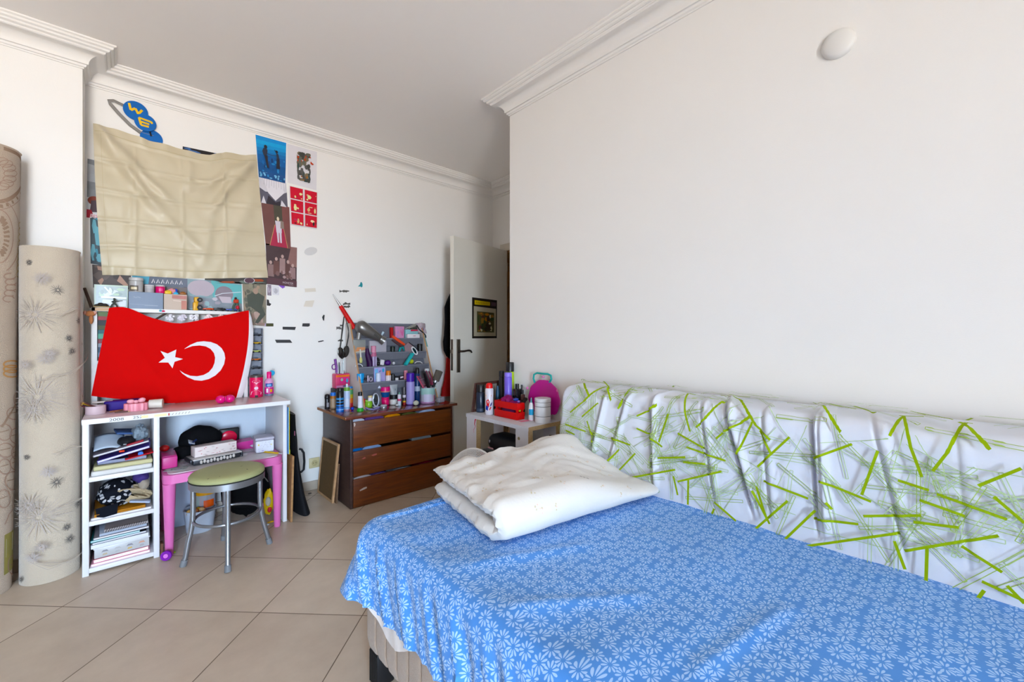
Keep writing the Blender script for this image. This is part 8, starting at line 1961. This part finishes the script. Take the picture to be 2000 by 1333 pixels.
# magenta bag with a teal handle
c = Vector((1.845, 1.735, NT)); t = thing('toy_bag', 'magenta shell-shaped plastic bag with a teal handle at the back of the side table', 'bag', c); d_ = Vector((.06, -.998, 0)).normalized(); bn = Vector((-.998, -.06, 0))
pc_ = onX(1062, 775, 1.846)
b = MB(M('#b5218c', .35, var=.06)); R_ = Matrix((d_, -bn, Vector((0, 0, 1)))).transposed(); cz = NT + .116
def shell(dd): return .02 * math.cos(10 * math.atan2(dd.z, dd.x)) - (.10 if dd.z < -.75 else 0)
b.ball((pc_.x, pc_.y, cz), (.122, .017, .116), seg=48, rings=24, R=R_, warp=shell); b.build('body', t)
P3 = lambda px, py: onP(px, py, (pc_.x, pc_.y, cz), bn)
b = MB(M('#22a6a0', .4)); b.tube([P3(x, y) for x, y in ((1044.5, 748), (1042, 740), (1043, 732), (1049, 729), (1060, 730.5), (1070, 731), (1076, 734), (1077, 741), (1073, 748), (1067, 751))], [.006] * 10, seg=10); b.build('handle', t)
b = MB(M('#cf7fb0', .4)); q = P3(1061, 736.5); b.ball(q, (.010, .008, .008), seg=12, rings=8); b.ball(P3(1030, 758.5), (.009, .008, .009), seg=12, rings=8); b.ball(P3(1088, 764), (.006, .008, .010), seg=12, rings=8); b.build('clasp', t)
# stacked white jar
c, r, h = stand(1073.5, 821, 774, 37, NT); c = Vector((1.772, 1.672, NT)); r = .047; h = .138; t = thing('stacking_jar', 'white three-tier round jar with thin dark bands on the side table', 'jar', c); m_wj = M('#cfced0', .35, var=.02)
for i, (f0_, f1_) in enumerate(((0, .26), (.27, .66), (.67, .84), (.85, 1.0))):
    b = MB(m_wj); rr = r * (.97 + .01 * i); b.lathe([(rr * .99, h * f0_), (rr, h * f0_ + .002), (rr, h * f1_ - .002), (rr * .985, h * f1_), (0, h * f1_)], c, seg=44); b.build('lid' if i == 3 else 'jar_tier', t)
for f_ in (.265, .665, .845):
    b = MB(M('#3a4444', .5)); b.cyl(c + Vector((0, 0, h * f_ - .0012)), c + Vector((0, 0, h * f_ + .0012)), r * .985, seg=44, caps=False); b.build('dark_band', t)
# white bottle with a nozzle, deodorant, pink card
b = MB(M('#d98aa0', .6)); q = onZ(1031, 823, NZ + .0004); b.box(q + Vector((.0, .012, .0006)), (.09, .035, .001), R=RZ(-12)); solo(b, 'pink_card', 'pink card lying under the white nozzle bottle', 'card', q, smooth=0)
c, r, h = stand(1037.5, 822, 777, 11.5, NT + .0012); t = thing('nozzle_bottle', 'white bottle with a teal pointed nozzle at the front of the side table', 'bottle', c); b = MB(M('#d3d2d6', .35)); b.lathe([(r * .95, 0), (r, .003), (r, h * .5), (r * .75, h * .7), (r * .45, h * .78), (0, h * .78)], c, seg=26); b.build('body', t); b = MB(M('#5f8f98', .4)); b.lathe([(r * .42, h * .78), (r * .3, h * .86), (r * .1, h), (0, h)], c, seg=18); b.build('nozzle', t); wrap(t, c, r + .0006, h * .24, h * .5, '#2f9cc6', -.9, .9)
c, r, h = stand(1052, 823, 793, 14, NT); t = thing('roll_on', 'white round disc with a purple handle lying beside the white nozzle bottle', 'deodorant', c); vd = Vector((-c.x, -c.y, .25)).normalized(); q = c + Vector((0, 0, r * 1.0)); b = MB(M('#d3d2d8', .35)); b.lathe([(r * .92, -.008), (r, -.004), (r, .004), (r * .92, .008), (0, .009)], q, vd, seg=30); b.cyl(q - vd * .008, q + vd * .002, r * .98, seg=30); b.build('disc', t); b = MB(M('#3a2a92', .35)); b.cyl(q + Vector((0, .012, r * .7)), q + Vector((0, .02, h - r + .010)), .010, .008, seg=14); b.build('handle', t)
# things on the lower shelf
LZ = .339 + .0006
bx = thing('radio', 'red-trimmed black portable radio on the side table\'s lower shelf', 'radio', (1.73, 1.93, LZ)); b = MB(M('#151417', .4)); b.box((1.725, 1.925, LZ + .075), (.17, .32, .15), bev=.02); b.build('case', bx); b = MB(M('#b5121f', .35)); b.box((1.722, 1.925, LZ + .122), (.172, .322, .022), bev=.008); b.build('trim', bx); b = MB(M('#b9a9ac', .4)); p = onX(968, 882, 1.636); b.box((1.637, p.y + .02, LZ + .140), (.004, .07, .014)); b.build('display', bx); b = MB(M('#a9a58f', .3)); b.cyl((1.634, 1.90, LZ + .045), (1.642, 1.90, LZ + .045), .008, seg=12); b.build('knob', bx)
bx = thing('black_case', 'black rounded case lying on the portable radio', 'case', (1.73, 1.91, LZ + .151)); b = MB(M('#0f1219', .5)); b.box((1.725, 1.90, LZ + .152 + .05), (.16, .28, .10), bev=.045); b.build('shell', bx); b = MB(M('#c9a0a8', .4)); p = onX(972, 876, 1.645); b.box((1.646, 1.99, LZ + .170), (.003, .05, .008)); b.build('label', bx); b = MB(M('#b9b9bf', .3)); b.ball((1.6465, 2.0, LZ + .21), (.002, .006, .010), seg=10, rings=8); b.build('logo', bx)
b = MB(M('#b5a9ac', .9, bump=.2)); b.ball((1.75, 1.685, LZ + .070), (.085, .055, .070), seg=26, rings=16, warp=lambda d: .12 * ns(d.x * 2.5, d.y * 2.5, d.z * 2.5)); solo(b, 'small_cushion', 'pale cushion pushed onto the side table\'s lower shelf by the bed', 'cushion', (1.75, 1.685, LZ))
b = MB(M('#2a1712', .8, var=.3)); b.ball((1.62, 1.475, .62), (.022, .020, .06), seg=14, rings=12, warp=lambda d: .3 * ns(d.x * 3, d.y * 3, d.z * 3)); b.cyl((1.62, 1.475, .0), (1.62, 1.475, .6), .016, seg=12); solo(b, 'wooden_post', 'dark brown post between the backrest and the side table', 'post', (1.62, 1.475, 0))
# slats leaning behind the side table
for i in range(8):
    y = 2.235 + .010 * i; xb = 2.03 + .016 * i; b = MB(wood(('8a6f55', '9a7c60', '7d634c')[i % 3], ('a68868', 'b39473', '967b5f')[i % 3], .7, (14, 14, 2)))
    b.tube([(xb - .09 + .012 * i, y, .001), (xb + .018 * i - .02, y + .004, .40), (xb + .022 * i + .03, y + .006, .74 - .01 * i)], .012, seg=8, flat=.5)
    solo(b, 'cane_slat', 'thin brown cane, %s of the bunch behind the side table' % ('first', 'second', 'third', 'fourth', 'fifth', 'sixth', 'seventh', 'last')[i], 'cane', (xb - .09, y, 0), 'canes leaning behind the side table')
